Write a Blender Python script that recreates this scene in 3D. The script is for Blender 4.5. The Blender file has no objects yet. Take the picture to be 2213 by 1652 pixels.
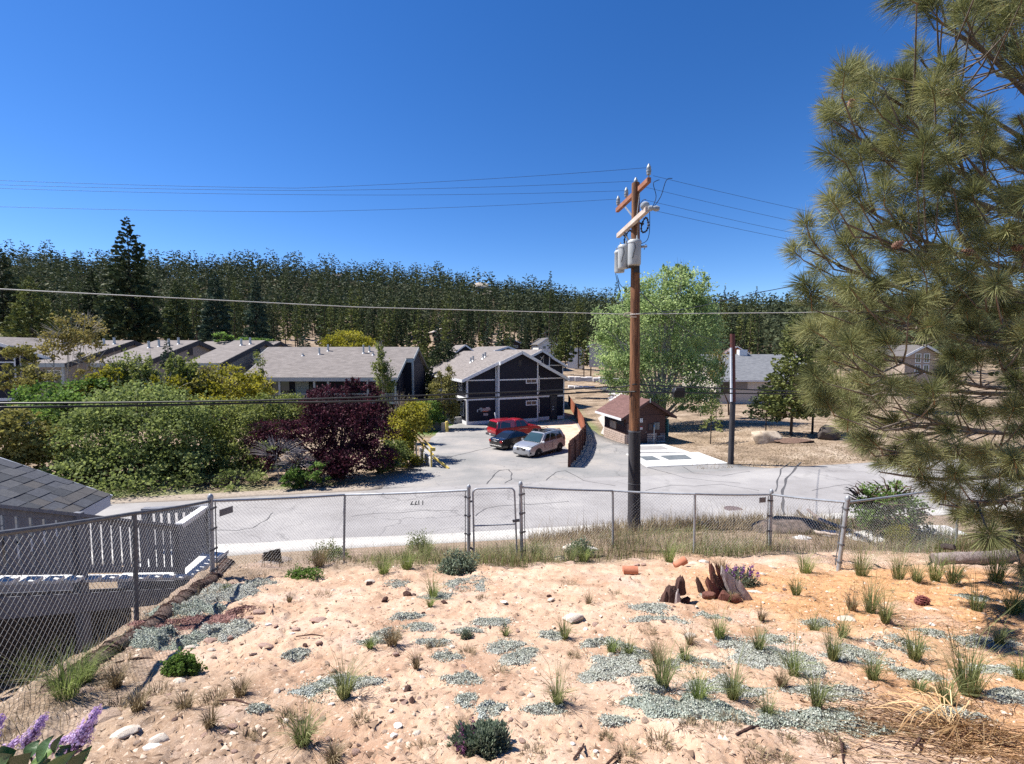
import bpy, bmesh, math, random
import numpy as np
from math import sin, cos, pi, sqrt, atan2, radians

S = bpy.context.scene
COL = S.collection
random.seed(7)
RNG = np.random.default_rng(11)

# ------------------------------------------------------------------ camera, sky, sun, exposure
F = 1000.0                       # focal length in pixels of a 2213 px wide picture
PITCH = math.atan(68.0 / F)
cam_data = bpy.data.cameras.new('camera')
cam_data.sensor_width = 36.0
cam_data.lens = 36.0 * F / 2213.0
cam_data.clip_start = 0.05
cam_data.clip_end = 5000.0
cam = bpy.data.objects.new('camera', cam_data)
cam.rotation_euler = (pi / 2 - PITCH, 0, 0)
COL.objects.link(cam)
S.camera = cam

SUN_EL = radians(56.0)
SUN_FROM = (-0.977, 0.215)       # horizontal direction towards the sun
world = bpy.data.worlds.new('World')
S.world = world
world.use_nodes = True
wn = world.node_tree.nodes
wl = world.node_tree.links
for n in list(wn):
    wn.remove(n)
w_out = wn.new('ShaderNodeOutputWorld')
w_bg = wn.new('ShaderNodeBackground')
w_sky = wn.new('ShaderNodeTexSky')
w_sky.sky_type = 'NISHITA'
w_sky.sun_disc = False
w_sky.sun_elevation = SUN_EL
w_sky.sun_rotation = atan2(SUN_FROM[0], SUN_FROM[1])
w_sky.altitude = 2000
w_sky.air_density = 1.0
w_sky.dust_density = 0.3
w_sky.ozone_density = 3.0
w_hs = wn.new('ShaderNodeHueSaturation')
w_hs.inputs['Saturation'].default_value = 1.30
w_hs.inputs['Hue'].default_value = 0.509
w_hs.inputs['Value'].default_value = 1.0
wl.new(w_sky.outputs['Color'], w_hs.inputs['Color'])
wl.new(w_hs.outputs['Color'], w_bg.inputs['Color'])
w_bg.inputs['Strength'].default_value = 0.080
wl.new(w_bg.outputs['Background'], w_out.inputs['Surface'])

sun_data = bpy.data.lights.new('sun', 'SUN')
sun_data.energy = 4.5
sun_data.angle = radians(0.53)
sun_data.color = (1.0, 0.955, 0.89)
sun = bpy.data.objects.new('sun', sun_data)
from mathutils import Vector, Matrix
_d = Vector((-SUN_FROM[0] * cos(SUN_EL), -SUN_FROM[1] * cos(SUN_EL), -sin(SUN_EL)))
sun.rotation_euler = _d.to_track_quat('-Z', 'Y').to_euler()
sun.location = (-30, 10, 60)
COL.objects.link(sun)

S.view_settings.view_transform = 'Standard'
S.view_settings.look = 'None'
S.view_settings.exposure = 1.12
S.view_settings.gamma = 1.0
S.view_settings.use_curve_mapping = False
S.cycles.use_denoising = False
S.cycles.max_bounces = 6
S.cycles.diffuse_bounces = 3
S.cycles.transparent_max_bounces = 8
S.cycles.caustics_reflective = False
S.cycles.caustics_refractive = False

# ------------------------------------------------------------------ picture rays -> places
def ray(px, py):
    u = (px - 1106.5) / F
    v = -(py - 826.0) / F
    y = cos(PITCH) + v * sin(PITCH)
    z = -sin(PITCH) + v * cos(PITCH)
    return u / y, z / y
def at(px, py, Y):
    a, b = ray(px, py)
    return Vector((a * Y, Y, b * Y))
def atz(px, py, z):
    a, b = ray(px, py)
    Y = z / b
    return Vector((a * Y, Y, z))

# ------------------------------------------------------------------ noise
_tabs = {}
def vnoise(x, y, seed=0):
    if seed not in _tabs:
        _tabs[seed] = np.random.default_rng(1000 + seed).random((256, 256))
    T = _tabs[seed]
    x = np.asarray(x, float); y = np.asarray(y, float)
    xi = np.floor(x); yi = np.floor(y)
    fx = x - xi; fy = y - yi
    fx = fx * fx * (3 - 2 * fx); fy = fy * fy * (3 - 2 * fy)
    a = xi.astype(int) & 255; b = yi.astype(int) & 255
    a1 = (a + 1) & 255; b1 = (b + 1) & 255
    return (T[a, b] * (1 - fx) + T[a1, b] * fx) * (1 - fy) + (T[a, b1] * (1 - fx) + T[a1, b1] * fx) * fy
def fbm(x, y, scale, octv=4, seed=0):
    s = 0; amp = 1.0; tot = 0; f = 1.0 / scale
    for o in range(octv):
        s = s + amp * (vnoise(np.asarray(x) * f, np.asarray(y) * f, seed + o) - 0.5) * 2
        tot += amp; amp *= 0.5; f *= 2.03
    return s / tot
def sm(t):
    t = np.clip(t, 0, 1)
    return t * t * (3 - 2 * t)

# ------------------------------------------------------------------ the lie of the land (z = 0 is eye level)
def road_near(x): return 17.0 + 0.13 * np.clip(x, -70, 70)
def road_far(x): return 26.3 + 0.19 * np.clip(x, -70, 70)
def fence_y(x): return np.interp(x, [-30, -5.1, 0, 4, 6, 12, 30], [7.9, 7.9, 8.4, 9.3, 9.6, 9.8, 9.9])
def fence_left_x(y): return -3.2 - (y - 2.3) * 0.345
def flat_z(x, y):
    yn = road_near(x); yf = road_far(x)
    s = np.clip((y - yn) / (yf - yn), 0, 1)
    d = y - yf
    z = -7.0 - 0.6 * s - 0.75 * np.clip(d / 14, 0, 1) - 0.25 * np.clip((d - 14) / 15, 0, 1)
    return z
_SKA = [-2.2, -1.3, -1.1, -.75, -.6, -.4, -.2, 0, .2, .4, .6, .8, 1.1, 2.2]
_SKV = [.17, .18, .180, .160, .165, .152, .136, .112, .088, .082, .090, .105, .115, .115]
def hgt(x, y):
    x = np.asarray(x, float); y = np.asarray(y, float)
    yf = fence_y(x); yn = road_near(x)
    yard = -1.65 - 0.27 * np.clip(y, -4, None)
    zf = -1.65 - 0.27 * yf
    t = np.clip((y - yf) / (yn - 0.25 - yf), 0, 1)
    e = np.interp(x, [-6, 0, 4, 10], [.85, 1.0, 1.45, 1.6])
    bank = zf + (-7.0 - zf) * t ** e
    z = np.where(y < yf, yard, bank)
    d = fence_left_x(np.clip(y, 0, 8.2)) - x
    drop = 0.65 * sm((d - 0.10) / 0.4) + np.clip((d - 0.1) * 0.30, 0, 1.5)
    z = z - drop * (1 - sm((y - 10) / 6)) * sm((y + 3) / 4)
    fl = flat_z(x, y)
    # berm of dry grass to the right of the shed, gentle swells elsewhere
    berm = 0.55 * sm((x - 16.5 - 0.1 * (y - 33)) / 6) * sm((y - road_far(x) - 0.4) / 4) * sm((70 - y) / 25)
    lawn = 0.35 * sm((-9 - x) / 5) * sm((y - road_far(x) - 0.5) / 3) * sm((80 - y) / 20)
    fl = fl + berm + lawn
    z = np.where(y > yn, fl, z)
    # far valley and wooded ridge
    az = x / np.clip(y, 5, None)
    sk = np.interp(az, _SKA, _SKV)
    R = np.interp(az, [-1.2, 0, .6, 1.2], [400, 430, 560, 600])
    up = (sk * R + 8.6)
    q = np.clip((y - 85) / (R - 85), 0, 1)
    hill = up * (0.35 * q + 0.65 * q * q * (1.6 - 0.6 * q))
    hill = np.where(y > R, up - (y - R) * 0.12, hill)
    n = fbm(x, y, 60, 3, 40) * 5 * np.clip((y - 110) / 120, 0, 1)
    return z + np.where(y > 85, hill + n, 0)
def micro(x, y):
    x = np.asarray(x, float); y = np.asarray(y, float)
    r = np.hypot(x, y)
    m = 0.045 * fbm(x, y, 1.3, 3, 3) + 0.022 * fbm(x * 0.8 + y * 0.3, y, 0.34, 3, 7)
    rid = np.abs(fbm(x * 0.75 + 0.2 * y, y * 1.25, 0.15, 3, 13))
    crack = (0.10 - np.clip(rid, 0, 0.10)) / 0.10
    m = m - 0.026 * crack * (vnoise(x * 0.9, y * 0.9, 21) > 0.42)
    step = vnoise(x * 2.6 + y, y * 4.1, 23)
    m = m + 0.034 * sm((step - 0.52) / 0.05) * sm((vnoise(x * .8, y * .8, 25) - 0.3) / 0.2)
    m = m + 0.015 * fbm(x, y, 0.07, 3, 17) + 0.03 * fbm(x + .4 * y, y * 1.3, 0.2, 2, 19) * sm((vnoise(x * .7, y * .7, 29) - .25) / .3) + 0.02 * sm((vnoise(x * 5.5 + 3, y * 8 + x, 27) - 0.66) / 0.05) * (vnoise(x * 1.1, y * 1.1, 28) > 0.4)
    return m * np.clip((16 - r) / 5, 0, 1)
def zg(x, y):
    return float(hgt(x, y) + micro(x, y))
def atg(px, py, lift=0.0):
    a, b = ray(px, py)
    lo = 0.6; Y = lo
    prev = lo
    while Y < 600:
        if b * Y < float(hgt(a * Y, Y)):
            break
        prev = Y
        Y *= 1.02
    for _ in range(24):
        m = (prev + Y) / 2
        if b * m < float(hgt(a * m, m)): Y = m
        else: prev = m
    return Vector((a * Y, Y, float(hgt(a * Y, Y)) + lift))

# ------------------------------------------------------------------ materials
MATS = {}
def new_mat(name):
    m = bpy.data.materials.new(name)
    m.use_nodes = True
    m.node_tree.nodes.clear()
    return m, m.node_tree.nodes, m.node_tree.links
def rgba(c): return (c[0], c[1], c[2], 1)
def ramp(nodes, stops):
    r = nodes.new('ShaderNodeValToRGB')
    e = r.color_ramp.elements
    while len(e) > 1: e.remove(e[-1])
    e[0].position = stops[0][0]; e[0].color = rgba(stops[0][1])
    for p, c in stops[1:]:
        k = e.new(p); k.color = rgba(c)
    return r
def M(name, c1, c2=None, scale=6.0, rough=0.8, bump=0.0, bscale=None, metal=0.0, detail=6.0, stretch=(1, 1, 1), spec=0.4, coat=0.0, lo=.35, hi=.65):
    if name in MATS: return MATS[name]
    m, N, L = new_mat(name)
    out = N.new('ShaderNodeOutputMaterial'); b = N.new('ShaderNodeBsdfPrincipled')
    L.new(b.outputs[0], out.inputs[0])
    b.inputs['Roughness'].default_value = rough
    b.inputs['Metallic'].default_value = metal
    b.inputs['Specular IOR Level'].default_value = spec
    b.inputs['Coat Weight'].default_value = coat
    b.inputs['Base Color'].default_value = rgba(c1)
    if c2 is not None or bump:
        tc = N.new('ShaderNodeTexCoord'); mp = N.new('ShaderNodeMapping')
        mp.inputs['Scale'].default_value = stretch
        L.new(tc.outputs['Object'], mp.inputs['Vector'])
    if c2 is not None:
        t = N.new('ShaderNodeTexNoise'); t.inputs['Scale'].default_value = scale; t.inputs['Detail'].default_value = detail
        t.inputs['Roughness'].default_value = .62
        L.new(mp.outputs[0], t.inputs['Vector'])
        r = ramp(N, [(lo, c1), (hi, c2)])
        L.new(t.outputs['Fac'], r.inputs[0]); L.new(r.outputs[0], b.inputs['Base Color'])
    if bump:
        t2 = N.new('ShaderNodeTexNoise'); t2.inputs['Scale'].default_value = bscale or scale * 3; t2.inputs['Detail'].default_value = 5
        L.new(mp.outputs[0], t2.inputs['Vector'])
        bp = N.new('ShaderNodeBump'); bp.inputs['Strength'].default_value = min(1, bump); bp.inputs['Distance'].default_value = 0.02
        L.new(t2.outputs['Fac'], bp.inputs['Height']); L.new(bp.outputs[0], b.inputs['Normal'])
    MATS[name] = m
    return m
def LEAF(name, c1, c2, c3=None, trans=0.3, rough=0.7, gain=1.0):
    """leaf or needle: per-clump tint attribute picks between two or three leaf colours"""
    if name in MATS: return MATS[name]
    m, N, L = new_mat(name)
    out = N.new('ShaderNodeOutputMaterial')
    a = N.new('ShaderNodeAttribute'); a.attribute_name = 'tint'
    c1, c2, c3 = [None if c is None else tuple(min(.8, v * gain) for v in c) for c in (c1, c2, c3)]
    stops = [(0.0, c1), (1.0, c2)] if c3 is None else [(0.0, c1), (0.55, c2), (1.0, c3)]
    r = ramp(N, stops)
    L.new(a.outputs['Fac'], r.inputs[0])
    b = N.new('ShaderNodeBsdfPrincipled'); b.inputs['Roughness'].default_value = rough
    b.inputs['Specular IOR Level'].default_value = 0.10
    L.new(r.outputs[0], b.inputs['Base Color'])
    t = N.new('ShaderNodeBsdfTranslucent')
    hs = N.new('ShaderNodeHueSaturation'); hs.inputs['Value'].default_value = 1.3; hs.inputs['Saturation'].default_value = 1.1
    L.new(r.outputs[0], hs.inputs['Color']); L.new(hs.outputs[0], t.inputs['Color'])
    mx = N.new('ShaderNodeMixShader'); mx.inputs[0].default_value = trans
    L.new(b.outputs[0], mx.inputs[1]); L.new(t.outputs[0], mx.inputs[2]); L.new(mx.outputs[0], out.inputs[0])
    MATS[name] = m
    return m

# ------------------------------------------------------------------ objects
_frames = {}
def tag(o, label=None, cat=None, group=None, kind=None):
    if label: o['label'] = label
    if cat: o['category'] = cat
    if group: o['group'] = group
    if kind: o['kind'] = kind
    return o
def thing(name, label, cat, loc=(0, 0, 0), rz=0.0, group=None):
    o = bpy.data.objects.new(name, None)
    o.empty_display_size = 0.2
    o.location = loc; o.rotation_euler = (0, 0, rz)
    COL.objects.link(o)
    return tag(o, label, cat, group)
def inv_of(p):
    """world -> local of an object and its ancestors (rotation about z only)"""
    m = Matrix.Identity(4)
    while p is not None:
        m = (Matrix.Translation(p.location) @ p.rotation_euler.to_matrix().to_4x4() @ Matrix.Diagonal(p.scale.to_4d())) @ m
        p = p.parent
    return m.inverted()
def put(name, me, parent=None):
    o = bpy.data.objects.new(name, me)
    COL.objects.link(o)
    if parent is not None: o.parent = parent
    return o
def fast(name, V, Fc, mat, parent=None, tint=None, smooth=False, link=True):
    """mesh from numpy arrays; faces all the same size"""
    V = np.asarray(V, np.float32); Fc = np.asarray(Fc, np.int32)
    me = bpy.data.meshes.new(name)
    nv, nf, k = len(V), len(Fc), Fc.shape[1]
    me.vertices.add(nv); me.vertices.foreach_set('co', V.ravel())
    me.loops.add(nf * k); me.loops.foreach_set('vertex_index', Fc.ravel())
    me.polygons.add(nf)
    me.polygons.foreach_set('loop_start', np.arange(0, nf * k, k, dtype=np.int32))
    me.polygons.foreach_set('loop_total', np.full(nf, k, np.int32))
    if smooth: me.polygons.foreach_set('use_smooth', np.ones(nf, bool))
    me.update(calc_edges=True)
    if tint is not None:
        a = me.attributes.new('tint', 'FLOAT', 'POINT')
        a.data.foreach_set('value', np.asarray(tint, np.float32))
    me.materials.append(mat)
    return put(name, me, parent) if link else me
class MB:
    """collects boxes, bars, tubes and prisms; build() links them as one mesh object"""
    def __init__(s): s.v = []; s.f = []
    def add(s, vs, fs):
        n = len(s.v)
        s.v += [tuple(p) for p in vs]; s.f += [tuple(i + n for i in q) for q in fs]
        return s
    def box(s, c, d, rz=0.0, rx=0.0, ry=0.0):
        x, y, z = d[0] / 2, d[1] / 2, d[2] / 2
        pts = [Vector(p) for p in ((-x, -y, -z), (x, -y, -z), (x, y, -z), (-x, y, -z), (-x, -y, z), (x, -y, z), (x, y, z), (-x, y, z))]
        if rx or ry or rz:
            R = Matrix.Rotation(rz, 3, 'Z') @ Matrix.Rotation(ry, 3, 'Y') @ Matrix.Rotation(rx, 3, 'X')
            pts = [R @ p for p in pts]
        c = Vector(c)
        return s.add([p + c for p in pts], [(0, 3, 2, 1), (4, 5, 6, 7), (0, 1, 5, 4), (1, 2, 6, 5), (2, 3, 7, 6), (3, 0, 4, 7)])
    def bar(s, a, b, w, h, up=(0, 0, 1)):
        """rectangular bar from a to b, w across, h along up"""
        a = Vector(a); b = Vector(b); d = (b - a)
        if d.length < 1e-6: return s
        d.normalize(); u = Vector(up)
        if abs(d.dot(u)) > 0.99: u = Vector((0, 1, 0))
        r = d.cross(u).normalized(); u = r.cross(d).normalized()
        o = []
        for p in (a, b):
            for (i, j) in ((-1, -1), (1, -1), (1, 1), (-1, 1)):
                o.append(p + r * (i * w / 2) + u * (j * h / 2))
        return s.add(o, [(0, 1, 2, 3), (7, 6, 5, 4), (0, 4, 5, 1), (1, 5, 6, 2), (2, 6, 7, 3), (3, 7, 4, 0)])
    def tube(s, pts, rad, n=8, caps=True):
        pts = [Vector(p) for p in pts]
        if not hasattr(rad, '__len__'): rad = [rad] * len(pts)
        base = len(s.v); ref = None
        for i, p in enumerate(pts):
            d = pts[min(i + 1, len(pts) - 1)] - pts[max(i - 1, 0)]
            if d.length < 1e-9: d = Vector((0, 0, 1))
            d.normalize()
            if ref is None:
                ref = Vector((1, 0, 0)) if abs(d.x) < 0.8 else Vector((0, 1, 0))
            r = d.cross(ref).normalized(); u = r.cross(d)
            ref = u
            for k in range(n):
                a = 2 * pi * k / n
                s.v.append(tuple(p + (r * cos(a) + u * sin(a)) * rad[i]))
        for i in range(len(pts) - 1):
            for k in range(n):
                a = base + i * n + k; b = base + i * n + (k + 1) % n
                s.f.append((a, b, b + n, a + n))
        if caps:
            s.f.append(tuple(base + k for k in range(n))[::-1])
            e = base + (len(pts) - 1) * n
            s.f.append(tuple(e + k for k in range(n)))
        return s
    def prism(s, poly, off):
        """polygon of 3D points swept by the vector off"""
        off = Vector(off); n = len(poly)
        vs = [Vector(p) for p in poly] + [Vector(p) + off for p in poly]
        fs = [tuple(range(n))[::-1], tuple(range(n, 2 * n))]
        for i in range(n):
            j = (i + 1) % n
            fs.append((i, j, j + n, i + n))
        return s.add(vs, fs)
    def lathe(s, prof, c=(0, 0, 0), n=12):
        base = len(s.v); c = Vector(c)
        for r, z in prof:
            for k in range(n):
                a = 2 * pi * k / n
                s.v.append((c.x + r * cos(a), c.y + r * sin(a), c.z + z))
        for i in range(len(prof) - 1):
            for k in range(n):
                a = base + i * n + k; b = base + i * n + (k + 1) % n
                s.f.append((a, b, b + n, a + n))
        s.f.append(tuple(base + k for k in range(n))[::-1])
        e = base + (len(prof) - 1) * n
        s.f.append(tuple(e + k for k in range(n)))
        return s
    def build(s, name, mat, parent=None, world=False, smooth=False, bevel=0.0, seg=1, fix=True):
        v = s.v
        if world and parent is not None:
            I = inv_of(parent)
            v = [tuple(I @ Vector(p)) for p in v]
        me = bpy.data.meshes.new(name)
        me.from_pydata(v, [], s.f)
        if bevel or fix:
            bm = bmesh.new(); bm.from_mesh(me)
            bmesh.ops.recalc_face_normals(bm, faces=bm.faces)
            if bevel:
                ed = [e for e in bm.edges if len(e.link_faces) == 2 and e.calc_face_angle(0) > 0.35]
                bmesh.ops.bevel(bm, geom=ed, offset=bevel, segments=seg, affect='EDGES', clamp_overlap=True)
            bm.to_mesh(me); bm.free()
        if smooth:
            me.polygons.foreach_set('use_smooth', np.ones(len(me.polygons), bool))
            if smooth != 'all':
                me.set_sharp_from_angle(angle=radians(40))
        me.materials.append(mat)
        return put(name, me, parent)
def dup(root, loc=None, rz=None, scale=None, label=None, name=None):
    """a copy of a thing with copies of its parts and sub-parts (mesh data shared)"""
    r = root.copy(); COL.objects.link(r)
    if loc is not None: r.location = loc
    if rz is not None: r.rotation_euler = (0, 0, rz)
    if scale is not None: r.scale = scale if hasattr(scale, '__len__') else (scale,) * 3
    if label: r['label'] = label
    for ch in KIDS.get(root.name, ()):
        c = ch.copy(); COL.objects.link(c); c.parent = r
        for g in KIDS.get(ch.name, ()):
            d = g.copy(); COL.objects.link(d); d.parent = c
    return r
KIDS = {}
def kids(root, *ch): KIDS[root.name] = list(ch)

# labels that say where a thing is: the nth of its kind on one side of a landmark
LANDMARKS = []          # (px, py, words)
def side_words(px, py, marks):
    best = min(marks, key=lambda q: (q[0] - px) ** 2 + 2.0 * (q[1] - py) ** 2)
    dx, dy = px - best[0], (py - best[1]) * 1.4
    if abs(dx) > abs(dy): s = 'right of' if dx > 0 else 'left of'
    else: s = 'in front of' if dy > 0 else 'behind'
    return s, best[2], sqrt(dx * dx + dy * dy)
ORD = ['closest', 'second', 'third', 'fourth', 'fifth', 'sixth', 'seventh', 'eighth', 'ninth', 'tenth']
def place_labels(items, noun, marks):
    """items: [(object, px, py, adjective)] -> each gets '<adj> <noun>, nth <side> <landmark>'"""
    from collections import defaultdict
    g = defaultdict(list)
    for o, px, py, adj in items:
        s, w, d = side_words(px, py, marks)
        g[(adj, s, w)].append((d, o))
    for (adj, s, w), lst in g.items():
        lst.sort(key=lambda q: q[0])
        for i, (d, o) in enumerate(lst):
            if len(lst) == 1: o['label'] = f'{adj} {noun} {s} {w}'
            else: o['label'] = f'{adj} {noun}, {ORD[min(i, 9)]} {s} {w}'

# ------------------------------------------------------------------ ground sheets
def fan(name, rs, angs, mat, attrs=None, detail=True):
    A, Rr = np.meshgrid(np.asarray(angs), np.asarray(rs))
    X = Rr * np.sin(A); Y = -1.5 + Rr * np.cos(A)
    Z = hgt(X, Y)
    # keep the ground sheet safely below the paved sheets
    under = paved(X, Y)
    Z = Z - under * 0.25
    if detail: Z = Z + micro(X, Y)
    V = np.stack([X, Y, Z], -1).reshape(-1, 3)
    nr, na = A.shape
    i = np.arange(nr - 1)[:, None] * na + np.arange(na - 1)[None, :]
    Fc = np.stack([i, i + na, i + na + 1, i + 1], -1).reshape(-1, 4)
    o = fast(name, V, Fc, mat, smooth=True)
    for k, fn in (attrs or {}).items():
        a = o.data.attributes.new(k, 'FLOAT', 'POINT')
        a.data.foreach_set('value', np.asarray(fn(X, Y), np.float32).ravel())
    return tag(o, kind='structure')

def lot_left(y):   # left edge of the parking pavement as x(y)
    return np.interp(y, [24, 27, 30, 34, 40, 47, 52, 56], [-9.5, -8.2, -6.6, -6.9, -7.6, -7.8, -7.2, -6.4])
def lot_right(y):
    return np.interp(y, [24, 30, 33, 36, 39, 44, 50, 56], [26, 15.6, 13.5, 12.6, 10.4, 9.0, 8.6, 8.6])
def paved(x, y):
    """1 well inside a paved sheet, 0 well outside"""
    x = np.asarray(x, float); y = np.asarray(y, float)
    yn = road_near(x); yf = road_far(x)
    r = sm((y - yn - 0.15) / 0.4) * sm((yf - 0.15 - y) / 0.4) * (np.abs(x) < 75)
    l = sm((y - yf + 0.6) / 0.4) * sm((55.5 - y) / 0.4) * sm((x - lot_left(y) - 0.15) / 0.4) * sm((lot_right(y) - 0.15 - x) / 0.4)
    return np.maximum(r, l)

def soil_material():
    m, N, L = new_mat('soil')
    out = N.new('ShaderNodeOutputMaterial'); b = N.new('ShaderNodeBsdfPrincipled')
    b.inputs['Roughness'].default_value = .95; b.inputs['Specular IOR Level'].default_value = .15
    L.new(b.outputs[0], out.inputs[0])
    tc = N.new('ShaderNodeTexCoord')
    def noise(sc, det=6, rough=.6):
        t = N.new('ShaderNodeTexNoise'); t.inputs['Scale'].default_value = sc; t.inputs['Detail'].default_value = det
        t.inputs['Roughness'].default_value = rough
        L.new(tc.outputs['Object'], t.inputs['Vector']); return t
    def mix(fac, a, c, blend='MIX'):
        k = N.new('ShaderNodeMix'); k.data_type = 'RGBA'; k.blend_type = blend
        if isinstance(fac, float): k.inputs[0].default_value = fac
        else: L.new(fac, k.inputs[0])
        for i, v in ((6, a), (7, c)):
            if isinstance(v, tuple): k.inputs[i].default_value = rgba(v)
            else: L.new(v, k.inputs[i])
        return k.outputs[2]
    base = ramp(N, [(.34, (.33, .205, .135)), (.5, (.45, .31, .215)), (.64, (.54, .395, .29))])
    L.new(noise(1.6, 8, .65).outputs['Fac'], base.inputs[0])
    col = base.outputs[0]
    # orange needle duff
    a = N.new('ShaderNodeAttribute'); a.attribute_name = 'duff'
    dn = noise(9, 6, .7); dr = ramp(N, [(.35, (.36, .185, .08)), (.65, (.53, .30, .15))])
    L.new(dn.outputs['Fac'], dr.inputs[0])
    col = mix(a.outputs['Fac'], col, dr.outputs[0])
    # grey-brown litter near the fences and the lower left
    a2 = N.new('ShaderNodeAttribute'); a2.attribute_name = 'litter'
    ln = noise(26, 5, .7); lr = ramp(N, [(.4, (.13, .095, .06)), (.62, (.30, .235, .17))])
    L.new(ln.outputs['Fac'], lr.inputs[0])
    col = mix(a2.outputs['Fac'], col, lr.outputs[0])
    # pink-grey tinge patches
    pr = ramp(N, [(.52, (0, 0, 0)), (.66, (.55, .55, .55))])
    L.new(noise(.8, 4).outputs['Fac'], pr.inputs[0])
    col = mix(pr.outputs[0], col, (.42, .30, .245))
    # dark specks of bark, twigs and grit
    for sc, lo, hi, c, st in ((30, .62, .67, (.12, .075, .05), .7), (80, .62, .70, (.20, .13, .09), .5)):
        r = ramp(N, [(lo, (0, 0, 0)), (hi, (st, st, st))])
        L.new(noise(sc, 3, .6).outputs['Fac'], r.inputs[0])
        col = mix(r.outputs[0], col, c)
    r = ramp(N, [(.62, (0, 0, 0)), (.7, (.6, .6, .6))])
    L.new(noise(55, 2, .5).outputs['Fac'], r.inputs[0])
    col = mix(r.outputs[0], col, (.60, .50, .40))
    L.new(col, b.inputs['Base Color'])
    bp = N.new('ShaderNodeBump'); bp.inputs['Strength'].default_value = .9; bp.inputs['Distance'].default_value = .012
    bn = noise(24, 9, .78)
    L.new(bn.outputs['Fac'], bp.inputs['Height']); L.new(bp.outputs[0], b.inputs['Normal'])
    return m
def duff_mask(X, Y):
    n = fbm(X, Y, 1.0, 3, 60) * 0.5
    a = sm((X - 1.9 + n) / 1.4) * sm((Y - 3.9 - n) / 1.2) * sm((8.2 - Y) / 1.2)
    b = sm((X - 2.4 + n) / 1.0) * sm((4.6 - Y) / 1.0) * 0.75
    return np.clip(np.maximum(a, b) * 0.9, 0, .9)
def litter_mask(X, Y):
    n = fbm(X, Y, 1.2, 3, 70)
    near_f = sm((Y - fence_y(X) + 0.9 + n * 0.7) / 0.9) * 0.85
    lf = sm((fence_left_x(np.clip(Y, 0, 8)) + 0.9 + n * .5 - X) / 0.5) * .8 * sm((9 - Y) / 2)
    bl = sm((-0.7 - X + n * .8) / 1.2) * sm((3.9 + n - Y) / 1.2) * .55
    deck = sm((fence_left_x(np.clip(Y, 0, 8)) - 0.1 - X) / 0.3)  # same dark tone over all ground left of the fence
    return np.clip(np.maximum.reduce([near_f, lf, bl, deck]), 0, .92)
SOIL = soil_material()
fan('yard_ground', np.concatenate([np.geomspace(0.5, 1.9, 12), np.geomspace(2.0, 22.0, 450)]), np.radians(np.linspace(-72, 72, 680)), SOIL,
    {'duff': duff_mask, 'litter': litter_mask})

def valley_material():
    m, N, L = new_mat('valley_soil')
    out = N.new('ShaderNodeOutputMaterial'); b = N.new('ShaderNodeBsdfPrincipled')
    b.inputs['Roughness'].default_value = 1; b.inputs['Specular IOR Level'].default_value = .1
    L.new(b.outputs[0], out.inputs[0])
    tc = N.new('ShaderNodeTexCoord')
    t = N.new('ShaderNodeTexNoise'); t.inputs['Scale'].default_value = .35; t.inputs['Detail'].default_value = 10; t.inputs['Roughness'].default_value = .7
    L.new(tc.outputs['Object'], t.inputs['Vector'])
    r = ramp(N, [(.32, (.13, .10, .072)), (.5, (.29, .22, .155)), (.66, (.43, .35, .265))])
    L.new(t.outputs['Fac'], r.inputs[0])
    t2 = N.new('ShaderNodeTexNoise'); t2.inputs['Scale'].default_value = 7; t2.inputs['Detail'].default_value = 6; t2.inputs['Roughness'].default_value = .75
    L.new(tc.outputs['Object'], t2.inputs['Vector'])
    r2 = ramp(N, [(.40, (.45, .42, .40)), (.60, (1.25, 1.25, 1.25))])
    L.new(t2.outputs['Fac'], r2.inputs[0])
    k = N.new('ShaderNodeMix'); k.data_type = 'RGBA'; k.blend_type = 'MULTIPLY'; k.inputs[0].default_value = 1
    L.new(r.outputs[0], k.inputs[6]); L.new(r2.outputs[0], k.inputs[7])
    a = N.new('ShaderNodeAttribute'); a.attribute_name = 'green'
    k2 = N.new('ShaderNodeMix'); k2.data_type = 'RGBA'
    L.new(a.outputs['Fac'], k2.inputs[0]); L.new(k.outputs[2], k2.inputs[6]); k2.inputs[7].default_value = (.075, .145, .03, 1)
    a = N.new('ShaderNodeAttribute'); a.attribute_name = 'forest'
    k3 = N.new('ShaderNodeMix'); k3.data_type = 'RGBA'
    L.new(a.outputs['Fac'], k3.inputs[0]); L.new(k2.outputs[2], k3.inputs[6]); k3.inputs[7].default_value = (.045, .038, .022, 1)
    L.new(k3.outputs[2], b.inputs['Base Color'])
    bp = N.new('ShaderNodeBump'); bp.inputs['Strength'].default_value = .7; bp.inputs['Distance'].default_value = .06
    L.new(t2.outputs['Fac'], bp.inputs['Height']); L.new(bp.outputs[0], b.inputs['Normal'])
    return m
def green_mask(X, Y):
    lawn = sm((-4.5 - X) / 2) * sm((X + 16) / 3) * sm((Y - 44) / 4) * sm((74 - Y) / 6)
    strip = .7 * sm((9.8 + .03 * (Y - 45) - X) / 1) * sm((X - 7) / .5) * sm((Y - 43) / 3) * sm((75 - Y) / 8) * vnoise(X * .6, Y * .25, 71)
    verge = .8 * sm((-9 - X) / 2) * sm((Y - road_far(X)) / .6) * sm((road_far(X) + 2.6 - Y) / .8) * vnoise(X * .8, Y, 72)
    return np.clip(np.maximum.reduce([lawn, strip, verge]), 0, 1)
fan('valley_ground', np.concatenate([np.geomspace(22.0, 110, 170), np.geomspace(113, 760, 90)]), np.radians(np.linspace(-72, 72, 420)), valley_material(),
    {'green': green_mask, 'forest': lambda X, Y: sm((Y - 210) / 90) * .85}, detail=False)

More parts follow.
